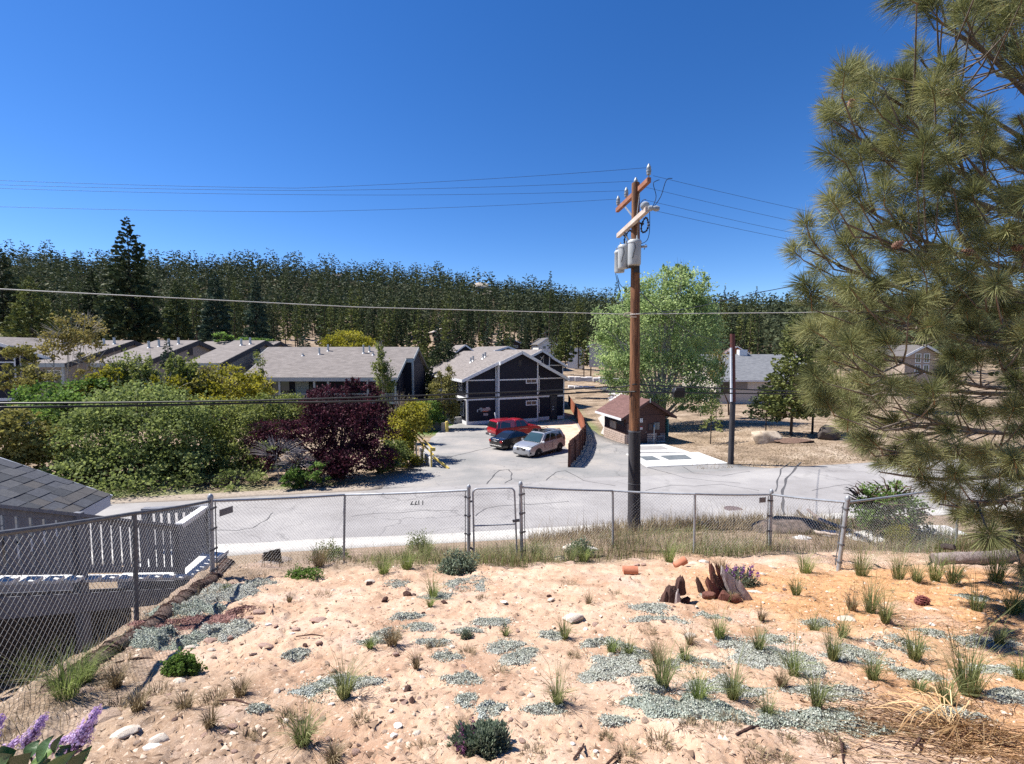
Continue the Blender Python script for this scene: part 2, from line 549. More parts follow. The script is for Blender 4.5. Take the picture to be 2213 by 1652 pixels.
def asphalt_material(name, c1, c2, c3, crack=.55, cs=.16):
    m, N, L = new_mat(name)
    out = N.new('ShaderNodeOutputMaterial'); b = N.new('ShaderNodeBsdfPrincipled')
    b.inputs['Roughness'].default_value = .88; b.inputs['Specular IOR Level'].default_value = .25
    L.new(b.outputs[0], out.inputs[0])
    tc = N.new('ShaderNodeTexCoord')
    def noise(sc, det=6, rough=.6):
        t = N.new('ShaderNodeTexNoise'); t.inputs['Scale'].default_value = sc; t.inputs['Detail'].default_value = det
        t.inputs['Roughness'].default_value = rough
        L.new(tc.outputs['Object'], t.inputs['Vector']); return t
    r = ramp(N, [(.32, c1), (.5, c2), (.68, c3)])
    L.new(noise(.28, 9, .62).outputs['Fac'], r.inputs[0])
    col = r.outputs[0]
    # aggregate grain
    g = ramp(N, [(.3, (.82, .82, .82)), (.7, (1.12, 1.12, 1.12))]); L.new(noise(60, 3).outputs['Fac'], g.inputs[0])
    k = N.new('ShaderNodeMix'); k.data_type = 'RGBA'; k.blend_type = 'MULTIPLY'; k.inputs[0].default_value = 1
    L.new(col, k.inputs[6]); L.new(g.outputs[0], k.inputs[7]); col = k.outputs[2]
    # meandering tar-filled cracks, fading in and out
    wob = noise(.35, 6, .6); vm = N.new('ShaderNodeVectorMath'); vm.operation = 'MULTIPLY_ADD'; vm.inputs[1].default_value = (3.2, 3.2, 0)
    L.new(wob.outputs['Color'], vm.inputs[0]); L.new(tc.outputs['Object'], vm.inputs[2])
    hide = ramp(N, [(.42, (0, 0, 0)), (.60, (1, 1, 1))]); L.new(noise(.16, 3).outputs['Fac'], hide.inputs[0])
    for sc, w, st in ((cs, .0055, 1.0), (cs * 2.6, .008, .6)):
        v = N.new('ShaderNodeTexVoronoi'); v.feature = 'DISTANCE_TO_EDGE'; v.inputs['Scale'].default_value = sc
        L.new(vm.outputs[0], v.inputs['Vector'])
        cr = ramp(N, [(0, (crack, crack, crack)), (w, (crack * .7,) * 3), (w * 2.2, (0, 0, 0))]); L.new(v.outputs['Distance'], cr.inputs[0])
        mm = N.new('ShaderNodeMath'); mm.operation = 'MULTIPLY'
        L.new(cr.outputs[0], mm.inputs[0])
        L.new(hide.outputs[0], mm.inputs[1])
        k = N.new('ShaderNodeMix'); k.data_type = 'RGBA'
        L.new(mm.outputs[0], k.inputs[0]); L.new(col, k.inputs[6]); k.inputs[7].default_value = (.10, .095, .095, 1); col = k.outputs[2]
    L.new(col, b.inputs['Base Color'])
    bp = N.new('ShaderNodeBump'); bp.inputs['Strength'].default_value = .35; bp.inputs['Distance'].default_value = .01
    L.new(noise(45, 5).outputs['Fac'], bp.inputs['Height']); L.new(bp.outputs[0], b.inputs['Normal'])
    return m
ROADM = asphalt_material('road_asphalt', (.225, .212, .205), (.285, .272, .265), (.345, .33, .315), .5, .13)
LOTM = asphalt_material('lot_asphalt', (.185, .185, .18), (.25, .24, .23), (.32, .295, .27), .6, .17)
def sheet(name, fa, fb, us, nv, mat, lift=0.03, skirt=0.3):
    """sheet between two plan curves fa(u), fb(u) -> (x, y); edges turned down into the ground"""
    rows = []
    for u in us:
        a = np.array(fa(u)); b = np.array(fb(u))
        for j in range(nv + 1):
            p = a + (b - a) * j / nv
            rows.append((p[0], p[1], float(flat_z(p[0], p[1])) + lift))
    n = nv + 1
    V = list(rows); Fc = []
    for i in range(len(us) - 1):
        for j in range(nv):
            k = i * n + j
            Fc.append((k, k + n, k + n + 1, k + 1))
    o = fast(name, V, Fc, mat, smooth=True)
    # rounded-off edge of the pavement
    mb = bmesh.new(); mb.from_mesh(o.data)
    ed = [e for e in mb.edges if e.is_boundary]
    ex = bmesh.ops.extrude_edge_only(mb, edges=ed)
    for v in ex['geom']:
        if isinstance(v, bmesh.types.BMVert): v.co.z -= skirt
    bmesh.ops.recalc_face_normals(mb, faces=mb.faces)
    mb.to_mesh(o.data); mb.free()
    return tag(o, kind='structure')
def wob(x, k=0.16, s=80): return float(fbm(x, 0 * x + s, 2.2, 3, s)) * k
sheet('road', lambda u: (u, float(road_near(u)) + wob(u)), lambda u: (u, float(road_far(u)) + wob(u, .2, 90)), np.linspace(-70, 70, 240), 10, ROADM)
sheet('parking_lot', lambda u: (float(lot_left(u)) + wob(u, .35, 95), u), lambda u: (float(lot_right(u)) + wob(u, .3, 97), u), np.linspace(25.2, 55.5, 90), 14, LOTM, lift=0.022)
# pale concrete gutter along the near edge of the road
gut = M('gutter_concrete', (.40, .38, .35), (.52, .50, .46), 3, .85, .2)
sheet('road_gutter', lambda u: (u, float(road_near(u)) - .35 + wob(u, .1, 83)), lambda u: (u, float(road_near(u)) + .75 + wob(u, .2, 85)), np.linspace(-40, 30, 120), 2, gut, lift=0.042)
# sandy patch of the lot by the wooden fence
sand = M('sandy_dirt', (.40, .30, .215), (.56, .45, .35), 1.2, .95, .6, 14)
def lotpatch(name, poly, mat, lift):
    V = [(p.x, p.y, float(flat_z(p.x, p.y)) + lift) for p in poly]
    mb = MB(); mb.add(V, [tuple(range(len(V)))])
    o = mb.build(name, mat); return tag(o, kind='structure')
# a fuller polygon, finely stepped so that it follows the lot
def ground_poly(name, pix, mat, lift, kind='structure', z0=-8.2):
    pts = [atg(px, py) for px, py in pix]
    bm = bmesh.new(); vs = [bm.verts.new((p.x, p.y, 0)) for p in pts]
    bm.faces.new(vs)
    bmesh.ops.triangulate(bm, faces=bm.faces)
    bmesh.ops.subdivide_edges(bm, edges=bm.edges, cuts=5, use_grid_fill=True)
    for v in bm.verts:
        v.co.z = float(flat_z(v.co.x, v.co.y)) + lift
    me = bpy.data.meshes.new(name); bm.to_mesh(me); bm.free(); me.materials.append(mat)
    o = put(name, me)
    if kind: tag(o, kind=kind)
    return o
ground_poly('dirt_patch', [(1160, 918), (1225, 906), (1243, 912), (1258, 940), (1250, 962), (1232, 976), (1216, 962), (1190, 945), (1168, 935)], sand, .027)

# gravel shoulder on the far side of the road, left of the lot
grav = M('shoulder_gravel', (.20, .165, .13), (.36, .30, .24), 9, .95, .8, 30)
def shoulder_a(u): return (u, float(road_far(u)) - .25 + wob(u, .25, 101))
def shoulder_b(u): return (u, float(road_far(u)) + 1.5 + wob(u, .6, 103))
sheet('gravel_shoulder', shoulder_a, shoulder_b, np.linspace(-45, -7.2, 60), 3, grav, lift=.036)

# ------------------------------------------------------------------ buildings
def shingle_mat(name, c1, c2, sx, sy, bump=.5):
    """composition roof: courses of tabs from a brick pattern laid on the roof's own slope (UV in metres)"""
    m, N, L = new_mat(name)
    out = N.new('ShaderNodeOutputMaterial'); b = N.new('ShaderNodeBsdfPrincipled')
    b.inputs['Roughness'].default_value = .92; b.inputs['Specular IOR Level'].default_value = .2
    L.new(b.outputs[0], out.inputs[0])
    tc = N.new('ShaderNodeTexCoord')
    br = N.new('ShaderNodeTexBrick'); br.inputs['Scale'].default_value = 1
    br.inputs['Brick Width'].default_value = sx; br.inputs['Row Height'].default_value = sy
    br.inputs['Mortar Size'].default_value = .012; br.inputs['Color1'].default_value = (.25, .25, .25, 1); br.inputs['Color2'].default_value = (.8, .8, .8, 1)
    br.inputs['Mortar'].default_value = (.0, .0, .0, 1); br.inputs['Mortar Smooth'].default_value = .3
    L.new(tc.outputs['UV'], br.inputs['Vector'])
    n = N.new('ShaderNodeTexNoise'); n.inputs['Scale'].default_value = 1.3; n.inputs['Detail'].default_value = 8; n.inputs['Roughness'].default_value = .7
    L.new(tc.outputs['Object'], n.inputs['Vector'])
    ad = N.new('ShaderNodeMix'); ad.data_type = 'RGBA'; ad.inputs[0].default_value = .5
    L.new(br.outputs['Color'], ad.inputs[6]); L.new(n.outputs['Color'], ad.inputs[7])
    r = ramp(N, [(.08, tuple(x * .6 for x in c1)), (.32, c1), (.68, c2)])
    L.new(ad.outputs[2], r.inputs[0]); L.new(r.outputs[0], b.inputs['Base Color'])
    bp = N.new('ShaderNodeBump'); bp.inputs['Strength'].default_value = bump; bp.inputs['Distance'].default_value = .03
    L.new(ad.outputs[2], bp.inputs['Height']); L.new(bp.outputs[0], b.inputs['Normal'])
    return m
ROOFGREY = shingle_mat('roof_greybrown', (.15, .132, .122), (.25, .222, .205), .55, .16)
ROOFSLATE = shingle_mat('roof_slate', (.125, .13, .14), (.21, .215, .225), .55, .16)
ROOFBROWN = shingle_mat('roof_redbrown', (.105, .058, .052), (.17, .095, .085), .4, .14)
NAVY = M('navy_siding', (.0085, .0095, .019), (.014, .014, .026), .9, .7, .0, spec=.3)
TRIM = M('white_trim', (.60, .60, .61), (.68, .68, .68), 2, .6)
GREYTRIM = M('greygreen_trim', (.30, .325, .325), (.38, .40, .39), 2, .7)
BEIGE = M('beige_siding', (.27, .235, .21), (.33, .29, .26), 3, .85)
DARKTRIM = M('dark_trim', (.035, .033, .036), (.05, .046, .05), 3, .7)
GLASS = M('window_glass', (.012, .014, .018), None, rough=.08, spec=.6)
BLIND = M('brown_blind', (.085, .055, .042), (.12, .08, .06), 4, .5, spec=.6)
METAL = M('vent_metal', (.38, .38, .38), (.5, .5, .5), 5, .45, metal=.5)
BROWNWOOD = M('shed_brown_boards', (.060, .028, .024), (.085, .042, .036), 2.2, .8, .3, 12, stretch=(6, 6, .6))

def slope_panel(name, a, b, c, d, th, mat, parent):
    """roof slab: a-b along the eave, d-c along the ridge; local coordinates; UV in metres"""
    a, b, c, d = map(Vector, (a, b, c, d))
    n = (b - a).cross(d - a).normalized()
    if n.z < 0: n = -n
    vs = [a, b, c, d] + [p - n * th for p in (a, b, c, d)]
    me = bpy.data.meshes.new(name)
    fs = [(0, 1, 2, 3), (7, 6, 5, 4), (0, 4, 5, 1), (1, 5, 6, 2), (2, 6, 7, 3), (3, 7, 4, 0)]
    me.from_pydata([tuple(p) for p in vs], [], fs)
    bm = bmesh.new(); bm.from_mesh(me); bmesh.ops.recalc_face_normals(bm, faces=bm.faces)
    uv = bm.loops.layers.uv.new('UVMap')
    ex = (b - a).normalized(); ey = n.cross(ex)
    for f in bm.faces:
        for l in f.loops:
            q = l.vert.co - a
            l[uv].uv = (q.dot(ex), q.dot(ey))
    bm.to_mesh(me); bm.free()
    me.materials.append(mat)
    return put(name, me, parent)
def window(parent, c, w, h, out=(0, -1, 0), frame=.08, name='window', fm=None, gm=None, mull=1):
    """framed window: frame with pane and mullions as sub-parts; c is the centre on the wall face"""
    o = Vector(out).normalized(); up = Vector((0, 0, 1)); r = up.cross(o).normalized()
    c = Vector(c)
    def P(i, j, k): return c + r * i + up * j + o * k
    f = MB(); t = frame
    for (x0, x1, y0, y1) in ((-w / 2 - t, -w / 2, -h / 2 - t, h / 2 + t), (w / 2, w / 2 + t, -h / 2 - t, h / 2 + t), (-w / 2, w / 2, h / 2, h / 2 + t), (-w / 2, w / 2, -h / 2 - t, -h / 2)):
        f.prism([P(x0, y0, .0), P(x1, y0, .0), P(x1, y1, .0), P(x0, y1, .0)], o * .06)
    for k in range(mull):
        x = -w / 2 + w * (k + 1) / (mull + 1)
        f.prism([P(x - .02, -h / 2, .0), P(x + .02, -h / 2, .0), P(x + .02, h / 2, .0), P(x - .02, h / 2, .0)], o * .04)
    fo = f.build(name, fm or TRIM, parent)
    g = MB(); g.prism([P(-w / 2, -h / 2, .002), P(w / 2, -h / 2, .002), P(w / 2, h / 2, .002), P(-w / 2, h / 2, .002)], o * .015)
    g.build('pane', gm or GLASS, fo)
    return fo
def slab(mb, x0, x1, y0, y1, z0, z1):
    mb.box(((x0 + x1) / 2, (y0 + y1) / 2, (z0 + z1) / 2), (x1 - x0, y1 - y0, z1 - z0)); return mb
def pipe_vent(root, p, h=.55, r=.09, base=None):
    v = MB(); v.lathe([(r, -.3), (r, h), (r * .8, h), (r * .8, h - .05)], p, 10)
    v.lathe([(r * 2.2, -.12), (r * 1.2, .06)], p, 10)
    return v.build('roof_vent', METAL, root, smooth=True)

def navy_house(loc, rz, W, L, slope, ridge, over, full=True, label='', ground=0):
    root = thing('navy_townhouse', label, 'building', loc, rz)
    bx = [-W, -2.78 * W / 6.45, 2.46 * W / 6.45, W]
    yb = [0.0, -.55, 0.0]
    sr = slope * 1.14
    zr = lambda x: ridge - (slope if x < 0 else sr) * abs(x)
    th = .2
    w = MB()
    for i in range(3):
        x0, x1 = bx[i], bx[i + 1]
        xs = [x0] + ([0.0] if x0 < 0 < x1 else []) + [x1]
        poly = [(x0, yb[i], ground), (x1, yb[i], ground)] + [(x, yb[i], zr(x) - th - .015) for x in xs[::-1]]
        w.prism(poly, (0, L - yb[i] - .02 * i, 0))
    w.build('wall', NAVY, root)
    # roof slabs: the middle bay stands proud of the side bays
    yf = [-.75 - over * .0, -1.25, -.75]
    for sx in (-1, 1):
        e = W + (.8 if sx < 0 else .18)
        m = abs(bx[1]) if sx < 0 else bx[2]
        slope_panel('roof', (sx * e, yf[0], zr(sx * e)), (sx * e, L + .5, zr(sx * e)), (sx * m, L + .5, zr(sx * m)), (sx * m, yf[0], zr(sx * m)), th, ROOFGREY, root)
        slope_panel('roof', (sx * m, yf[1], zr(sx * m)), (sx * m, L + .5, zr(sx * m)), (0, L + .5, zr(0)), (0, yf[1], zr(0)), th, ROOFGREY, root)
        f = MB()
        f.bar((sx * e, yf[0] - .03, zr(sx * e) - .17), (sx * m, yf[0] - .03, zr(sx * m) - .17), .05, .34)
        f.bar((sx * m, yf[1] - .03, zr(sx * m) - .17), (0, yf[1] - .03, zr(0) - .17), .05, .34)
        f.prism([(sx * m - .03, yf[1] - .06, zr(sx * m) - .40), (sx * m + .03, yf[1] - .06, zr(sx * m) - .40), (sx * m + .03, yf[1] - .06, zr(sx * m) + .01), (sx * m - .03, yf[1] - .06, zr(sx * m) + .01)], (0, .55, 0))
        f.build('rake_board', TRIM, root)
        g = MB(); g.box((sx * (e + .03), (L - .3) / 2, zr(sx * e) - .15), (.05, L + 1.5, .32)); g.build('eave_board', TRIM, root)
    t = MB(); d = .05
    hu = zr(-W) - th - .05
    for i in range(3):
        x0, x1, y = bx[i], bx[i + 1], yb[i] - d / 2 - .003
        for zz, hh in ((.21, .42), (3.02, .32), (min(hu, zr(W) - th + .1) - .02, .14)):
            if i == 2 and zz < 4:
                for a, b in ((x0 + .12, x0 + 1.9), (x1 - 1.05, x1)):
                    t.box(((a + b) / 2, y, ground + zz), (b - a - .14, d, hh))
            else:
                t.box(((x0 + x1) / 2, y, ground + zz), (x1 - x0 - .28, d, hh))
        for x, wd in ((x0 + .075, .15), (x1 - .075, .15)):
            top = zr(x) - th - .02
            t.box((x, y - .004, (ground + top) / 2), (wd, d, top - ground))
    # bright returns where the middle bay steps forward, and the left corner
    t.box((bx[1] - .028, -.28, (ground + zr(bx[1])) / 2 - .2), (.05, .50, zr(bx[1]) - ground - .45))
    t.box((bx[0] - .028, .08, (ground + hu) / 2), (.05, .16, hu - ground))
    slab(t, bx[0] - .055, bx[0] - .005, .17, L, ground + .02, ground + .42); slab(t, bx[0] - .055, bx[0] - .005, .17, L, ground + 2.88, ground + 3.18)
    t.build('trim', TRIM, root)
    if full:
        for zz in (4.95, 2.3):
            window(root, (bx[2] - .92, yb[1], ground + zz), 1.3, .40, mull=1, gm=BLIND, frame=.1)
        # gable louvre
        g = MB(); slab(g, -.22, .22, yb[1] - .04, yb[1] - .003, ridge - 1.75, ridge - 1.05)
        for k in range(5): g.box((0, yb[1] - .055, ridge - 1.68 + k * .14), (.40, .03, .03), rx=.5)
        g.build('gable_louvre', DARKTRIM, root)
        # white frame returns in the right bay
        t = MB(); y = -.035
        for z0, z1 in ((3.45, 5.5), (.95, 2.65)):
            slab(t, bx[2] + .36, bx[2] + .47, y - .02, y + .02, ground + z0, ground + z1)
            slab(t, bx[2] + .10, bx[2] + .355, y - .02, y + .02, ground + z0, ground + z0 + .09)
        slab(t, bx[2] + .10, bx[2] + .355, y - .02, y + .02, ground + 2.56, ground + 2.65)
        t.build('corner_frame', TRIM, root)
        dr = MB(); slab(dr, 4.45, 5.35, -.06, -.004, .02, 2.95); dr.build('entry_door', DARKTRIM, root)
        mb = MB(); slab(mb, 4.72, 4.92, -.10, -.065, 1.55, 1.70); slab(mb, 4.68, 4.92, -.10, -.065, 1.18, 1.36); mb.build('door_plaque', GREYTRIM, root)
        dsh = MB(); dsh.tube([(-2.98, -.07, .3), (-2.98, -.07, 5.3)], .045, 8); dsh.build('downpipe', DARKTRIM, root)
        # the sign on the left bay: board pieces with illegible lettering
        sg = thing('wall_sign', 'small grey and orange sign fixed on the navy wall left bay', 'sign')
        sg.parent = root; del sg['label'], sg['category']
        k = .00508; cx, cz = -4.43, 1.72
        SG = {'grey': M('sign_grey', (.36, .37, .38)), 'pink': M('sign_pale', (.52, .40, .38)), 'orange': M('sign_orange', (.42, .115, .06)), 'rust': M('sign_rust', (.12, .045, .04))}
        def plate(x0, y0, x1, y1, c, lift=.0):
            p = MB(); slab(p, cx + (x0 - 500) * k, cx + (x1 - 500) * k, -.055 - lift, -.012, cz - (y1 - 250) * k, cz - (y0 - 250) * k); p.build('sign_plate', SG[c], sg)
        plate(400, 203, 465, 229, 'grey'); plate(473, 203, 558, 218, 'rust'); plate(560, 195, 645, 218, 'pink')
        plate(340, 236, 469, 251, 'grey'); plate(340, 252, 367, 298, 'grey'); plate(432, 252, 460, 292, 'grey')
        plate(470, 223, 668, 273, 'pink'); plate(470, 276, 615, 302, 'orange'); plate(500, 340, 608, 392, 'pink')
        mk = MB()
        for i, xx in enumerate(np.linspace(482, 655, 13)):
            z0 = cz - (250 + random.uniform(8, 15) - 250) * k; z1 = cz + random.uniform(6, 14) * k
            slab(mk, cx + (xx - 500) * k, cx + (xx - 496.0) * k, -.061, -.0555, z0, z1)
            if i % 2: slab(mk, cx + (xx - 495.8) * k, cx + (xx - 488) * k, -.061, -.0555, (z0 + z1) / 2, (z0 + z1) / 2 + .018)
        slab(mk, cx + 8 * k, cx + 98 * k, -.061, -.0555, cz - 118 * k, cz - 112 * k); slab(mk, cx + 8 * k, cx + 80 * k, -.061, -.0555, cz - 132 * k, cz - 128 * k)
        mk.build('sign_lettering', SG['rust'], sg)
        # left side: windows, balcony and its white guard, low white wall
        for yy, zz, ww, hh in ((2.2, 4.5, 1.0, 1.1), (1.6, 1.75, .9, 1.5), (7, 4.5, 1.4, 1.2), (7.5, 1.6, 1.6, 1.8)):
            window(root, (bx[0] - .003, yy, ground + zz), ww, hh, out=(-1, 0, 0), frame=.07)
        bl = MB(); slab(bl, bx[0] - 1.2, bx[0] - .06, 1.1, 9, ground + 2.82, ground + 2.98)
        for yy in np.arange(1.15, 9, .16): slab(bl, bx[0] - 1.2, bx[0] - 1.16, yy, yy + .05, ground + 2.98, ground + 3.9)
        slab(bl, bx[0] - 1.22, bx[0] - 1.14, 1.1, 9, ground + 3.9, ground + 3.97); bl.build('balcony', TRIM, root)
        for p in ((-3.35, 7.4), (-2.9, 7.8), (-2.2, 5.9), (-1.75, 6.3)):
            pipe_vent(root, (p[0], p[1], zr(p[0])), .62, .13)
    # gutters and a small satellite dish for the rear block
    return root
ND = navy_house((.7, 55.45, -8.6), radians(24.2), 6.45, 20.0, .443, 8.55, .7, True, 'large navy blue two storey gabled townhouse with white trim and grey shingle roof')
ND2 = navy_house((4.0, 70.0, -8.6), radians(24.2), 4.3, 12, .47, 8.76, .7, False, 'rear navy blue gabled wing behind the front townhouse roof, with white trim')
ND3 = navy_house((-1.2, 84.5, -8.4), radians(24.2), 6.0, 14, .30, 9.2, .7, False, 'far navy blue townhouse with a low dormer ridge above the vent pipes')
dish = thing('satellite_dish', 'dark satellite dish on the grey roof beside the rear navy gable', 'satellite dish', (4.05, 59.6, -1.55))
d = MB(); d.lathe([(.05, 0), (.25, .05), (.42, .16), (.43, .165), (.25, .065), (.02, .02)], (0, 0, .55), 14)
ob = d.build('dish', DARKTRIM, dish, smooth=True)
for v in ob.data.vertices: v.co = Matrix.Translation((0, 0, .55)) @ Matrix.Rotation(-1.0, 4, 'Y') @ Matrix.Translation((0, 0, -.55)) @ v.co
d = MB(); d.tube([(0, 0, -.4), (0, 0, .55)], .035, 6); d.tube([(0, 0, .5), (-.45, 0, .75)], .02, 6); d.build('mast', METAL, dish)
wp = thing('white_marker_post', 'white round-topped post behind the red pickup by the navy wall', 'post', tuple(at(1071.5, 918, 51.5)))
d = MB(); d.tube([(.1, 0, -.5), (0, 0, .6), (-.09, 0, 1.3), (-.11, 0, 1.38)], [.075, .075, .075, .04], 10); d.build('post', TRIM, wp, smooth=True)

# long grey-roofed block in the middle, eave towards the street
def eave_block():
    zg0 = -8.5
    root = thing('grey_roof_apartments', 'long apartment block with grey shingle roof, white fascia and dark balcony', 'building', (-20.9, 50, zg0))
    A = 8.45; B = 9.3; ze = 5.6; zs = 7.6; zr = 8.95; ys = 4.5; yr = 7.6; zb = 5.6; yb = 15
    slope_panel('roof', (-A, 0, ze), (A, 0, ze), (A, ys, zs), (-A, ys, zs), .2, ROOFGREY, root)
    slope_panel('roof', (-B, ys + .005, zs), (B, ys + .005, zs), (B, yr, zr), (-B, yr, zr), .2, ROOFGREY, root)
    slope_panel('roof', (B, yb, zb), (-B, yb, zb), (-B, yr + .005, zr), (B, yr + .005, zr), .2, ROOFGREY, root)
    w = MB(); slab(w, -A + .3, A - .3, 1.9, 13.5, 0, 5.9)
    w.prism([(-B + .3, ys + .2, 0), (-B + .3, 13.5, 0), (-B + .3, 13.5, 5.6), (-B + .3, yr, zr - .35), (-B + .3, ys + .2, zs - .35)], (2 * B - .6, 0, 0))
    w.build('wall', NAVY, root)
    t = MB(); slab(t, -A - .05, A + .05, -.06, -.005, ze - .42, ze - .03)
    for sx in (-1, 1):
        t.bar((sx * (B + .03), ys, zs - .2), (sx * (B + .03), yr, zr - .2), .05, .36); t.bar((sx * (A + .03), .02, ze - .2), (sx * (A + .03), ys - .03, zs - .2), .05, .34)
        slab(t, sx * (B - .1) - .1, sx * (B - .1) + .1, ys - .08, ys + .15, 0, zs - .35)
        slab(t, min(sx * A, sx * B), max(sx * A, sx * B), ys - .09, ys - .01, zs - .5, zs - .06)
    t.build('fascia', GREYTRIM, root)
    p = MB()
    for x in (-8.2, -6.1, -4.4, -.6, .9, 5.2, 8.2): slab(p, x - .09, x + .09, .12, .3, 0, ze - .4)
    slab(p, -A, A, .1, .22, 3.75, 3.83); slab(p, -A, A, .05, 1.85, 2.7, 2.9)
    for x in np.arange(-A, A, .17): slab(p, x, x + .03, .14, .18, 2.9, 3.75)
    p.build('balcony_posts', GREYTRIM, root)
    for x, ww in ((-5.1, 1.9), (-2.4, 1.9), (2.9, 1.9), (6.6, 1.6)):
        window(root, (x, 1.9, 4.1), ww, 2.1, frame=.07, fm=DARKTRIM)
    sh = MB(); slab(sh, -3.4, -1.9, 1.75, 1.84, 3.1, 5.1); sh.build('sliding_shutter', M('pale_green_panel', (.23, .27, .26)), root)
    for x, yy, h in ((-2.2, 5.6, .75), (-1.5, 6.5, .8), (3.0, 5.9, 1.0), (3.6, 6.3, .7), (4.3, 5.4, .25), (-4.0, 5.2, .25)):
        pipe_vent(root, (x, yy, ze + (zs - ze) / ys * yy if yy < ys else zs + (zr - zs) / (yr - ys) * (yy - ys)), h, .11)
    return root
eave_block()
# row of stepped grey roofed units on the left; eaves to the street, gable ends to the right
def row_unit(xr, W, d, label, vents=2, ze=-1.35, rise=2.65, run=9.3):
    zg0 = -8.4
    root = thing('row_house', label, 'building', (xr, d, zg0), 0, 'grey roofed row houses on the left')
    e = ze - zg0; r = e + rise
    slope_panel('roof', (-W, 0, e), (0, 0, e), (0, run, r), (-W, run, r), .2, ROOFGREY, root)
    slope_panel('roof', (0, run + 5.2, r - 1.5), (-W, run + 5.2, r - 1.5), (-W, run + .005, r), (0, run + .005, r), .2, ROOFGREY, root)
    w = MB()
    w.prism([(-.45, .9, 0), (-.45, run + 5, 0), (-.45, run + 5, r - 1.8), (-.45, run, r - .3), (-.45, .9, e - .05)], (-W + .8, 0, 0))
    w.build('wall', BEIGE, root)
    t = MB(); slab(t, -W, 0, -.07, -.005, e - .45, e - .03); t.build('eave_board', GREYTRIM, root)
    t = MB(); t.bar((.03, .02, e - .3), (.03, run, r - .3), .06, .55); t.bar((.03, run, r - .3), (.03, run + 5.2, r - 1.8), .06, .55)
    t.build('rake_board', DARKTRIM, root)
    g = MB(); slab(g, -.44, -.38, run - 1.4, run - .6, r - 1.9, r - 1.0); g.build('gable_louvre', DARKTRIM, root)
    p = MB(); slab(p, -W + .1, -W + .3, .1, .3, 0, e - .45); slab(p, -.5, -.3, .1, .3, 0, e - .45); p.build('porch_post', GREYTRIM, root)
    window(root, (-W / 2, .9, e - 1.7), 1.5, 1.6, frame=.08)
    for k in range(vents): pipe_vent(root, (-W * .25 - k * .8, run * (.82 - .06 * k), e + rise * (.82 - .06 * k)), .8, .13)
    return root
row_unit(-48.3, 4.2, 50, 'row house with grey roof behind the yellow-green saplings, left one of three')
row_unit(-40, 5.5, 50, 'row house with grey roof and beige gable wall, middle of the three', 4)
row_unit(-31.5, 3.9, 50, 'row house with grey roof and white eave board next to the long apartment block', 2)
row_unit(-37.5, 12, 66, 'grey roofed house behind the row, only its ridge and vents showing', 3, ze=-.9, rise=2.4)
NL = navy_house((-57.5, 51, -8.4), radians(12), 7.2, 12, .33, 9.95, .7, False, 'navy blue gabled house at the left edge of the picture')
window(NL, (-4.6, 0, 7.9), .7, .7, gm=GLASS, fm=DARKTRIM); window(NL, (6.2, 12, 7.2), .8, 1.1)

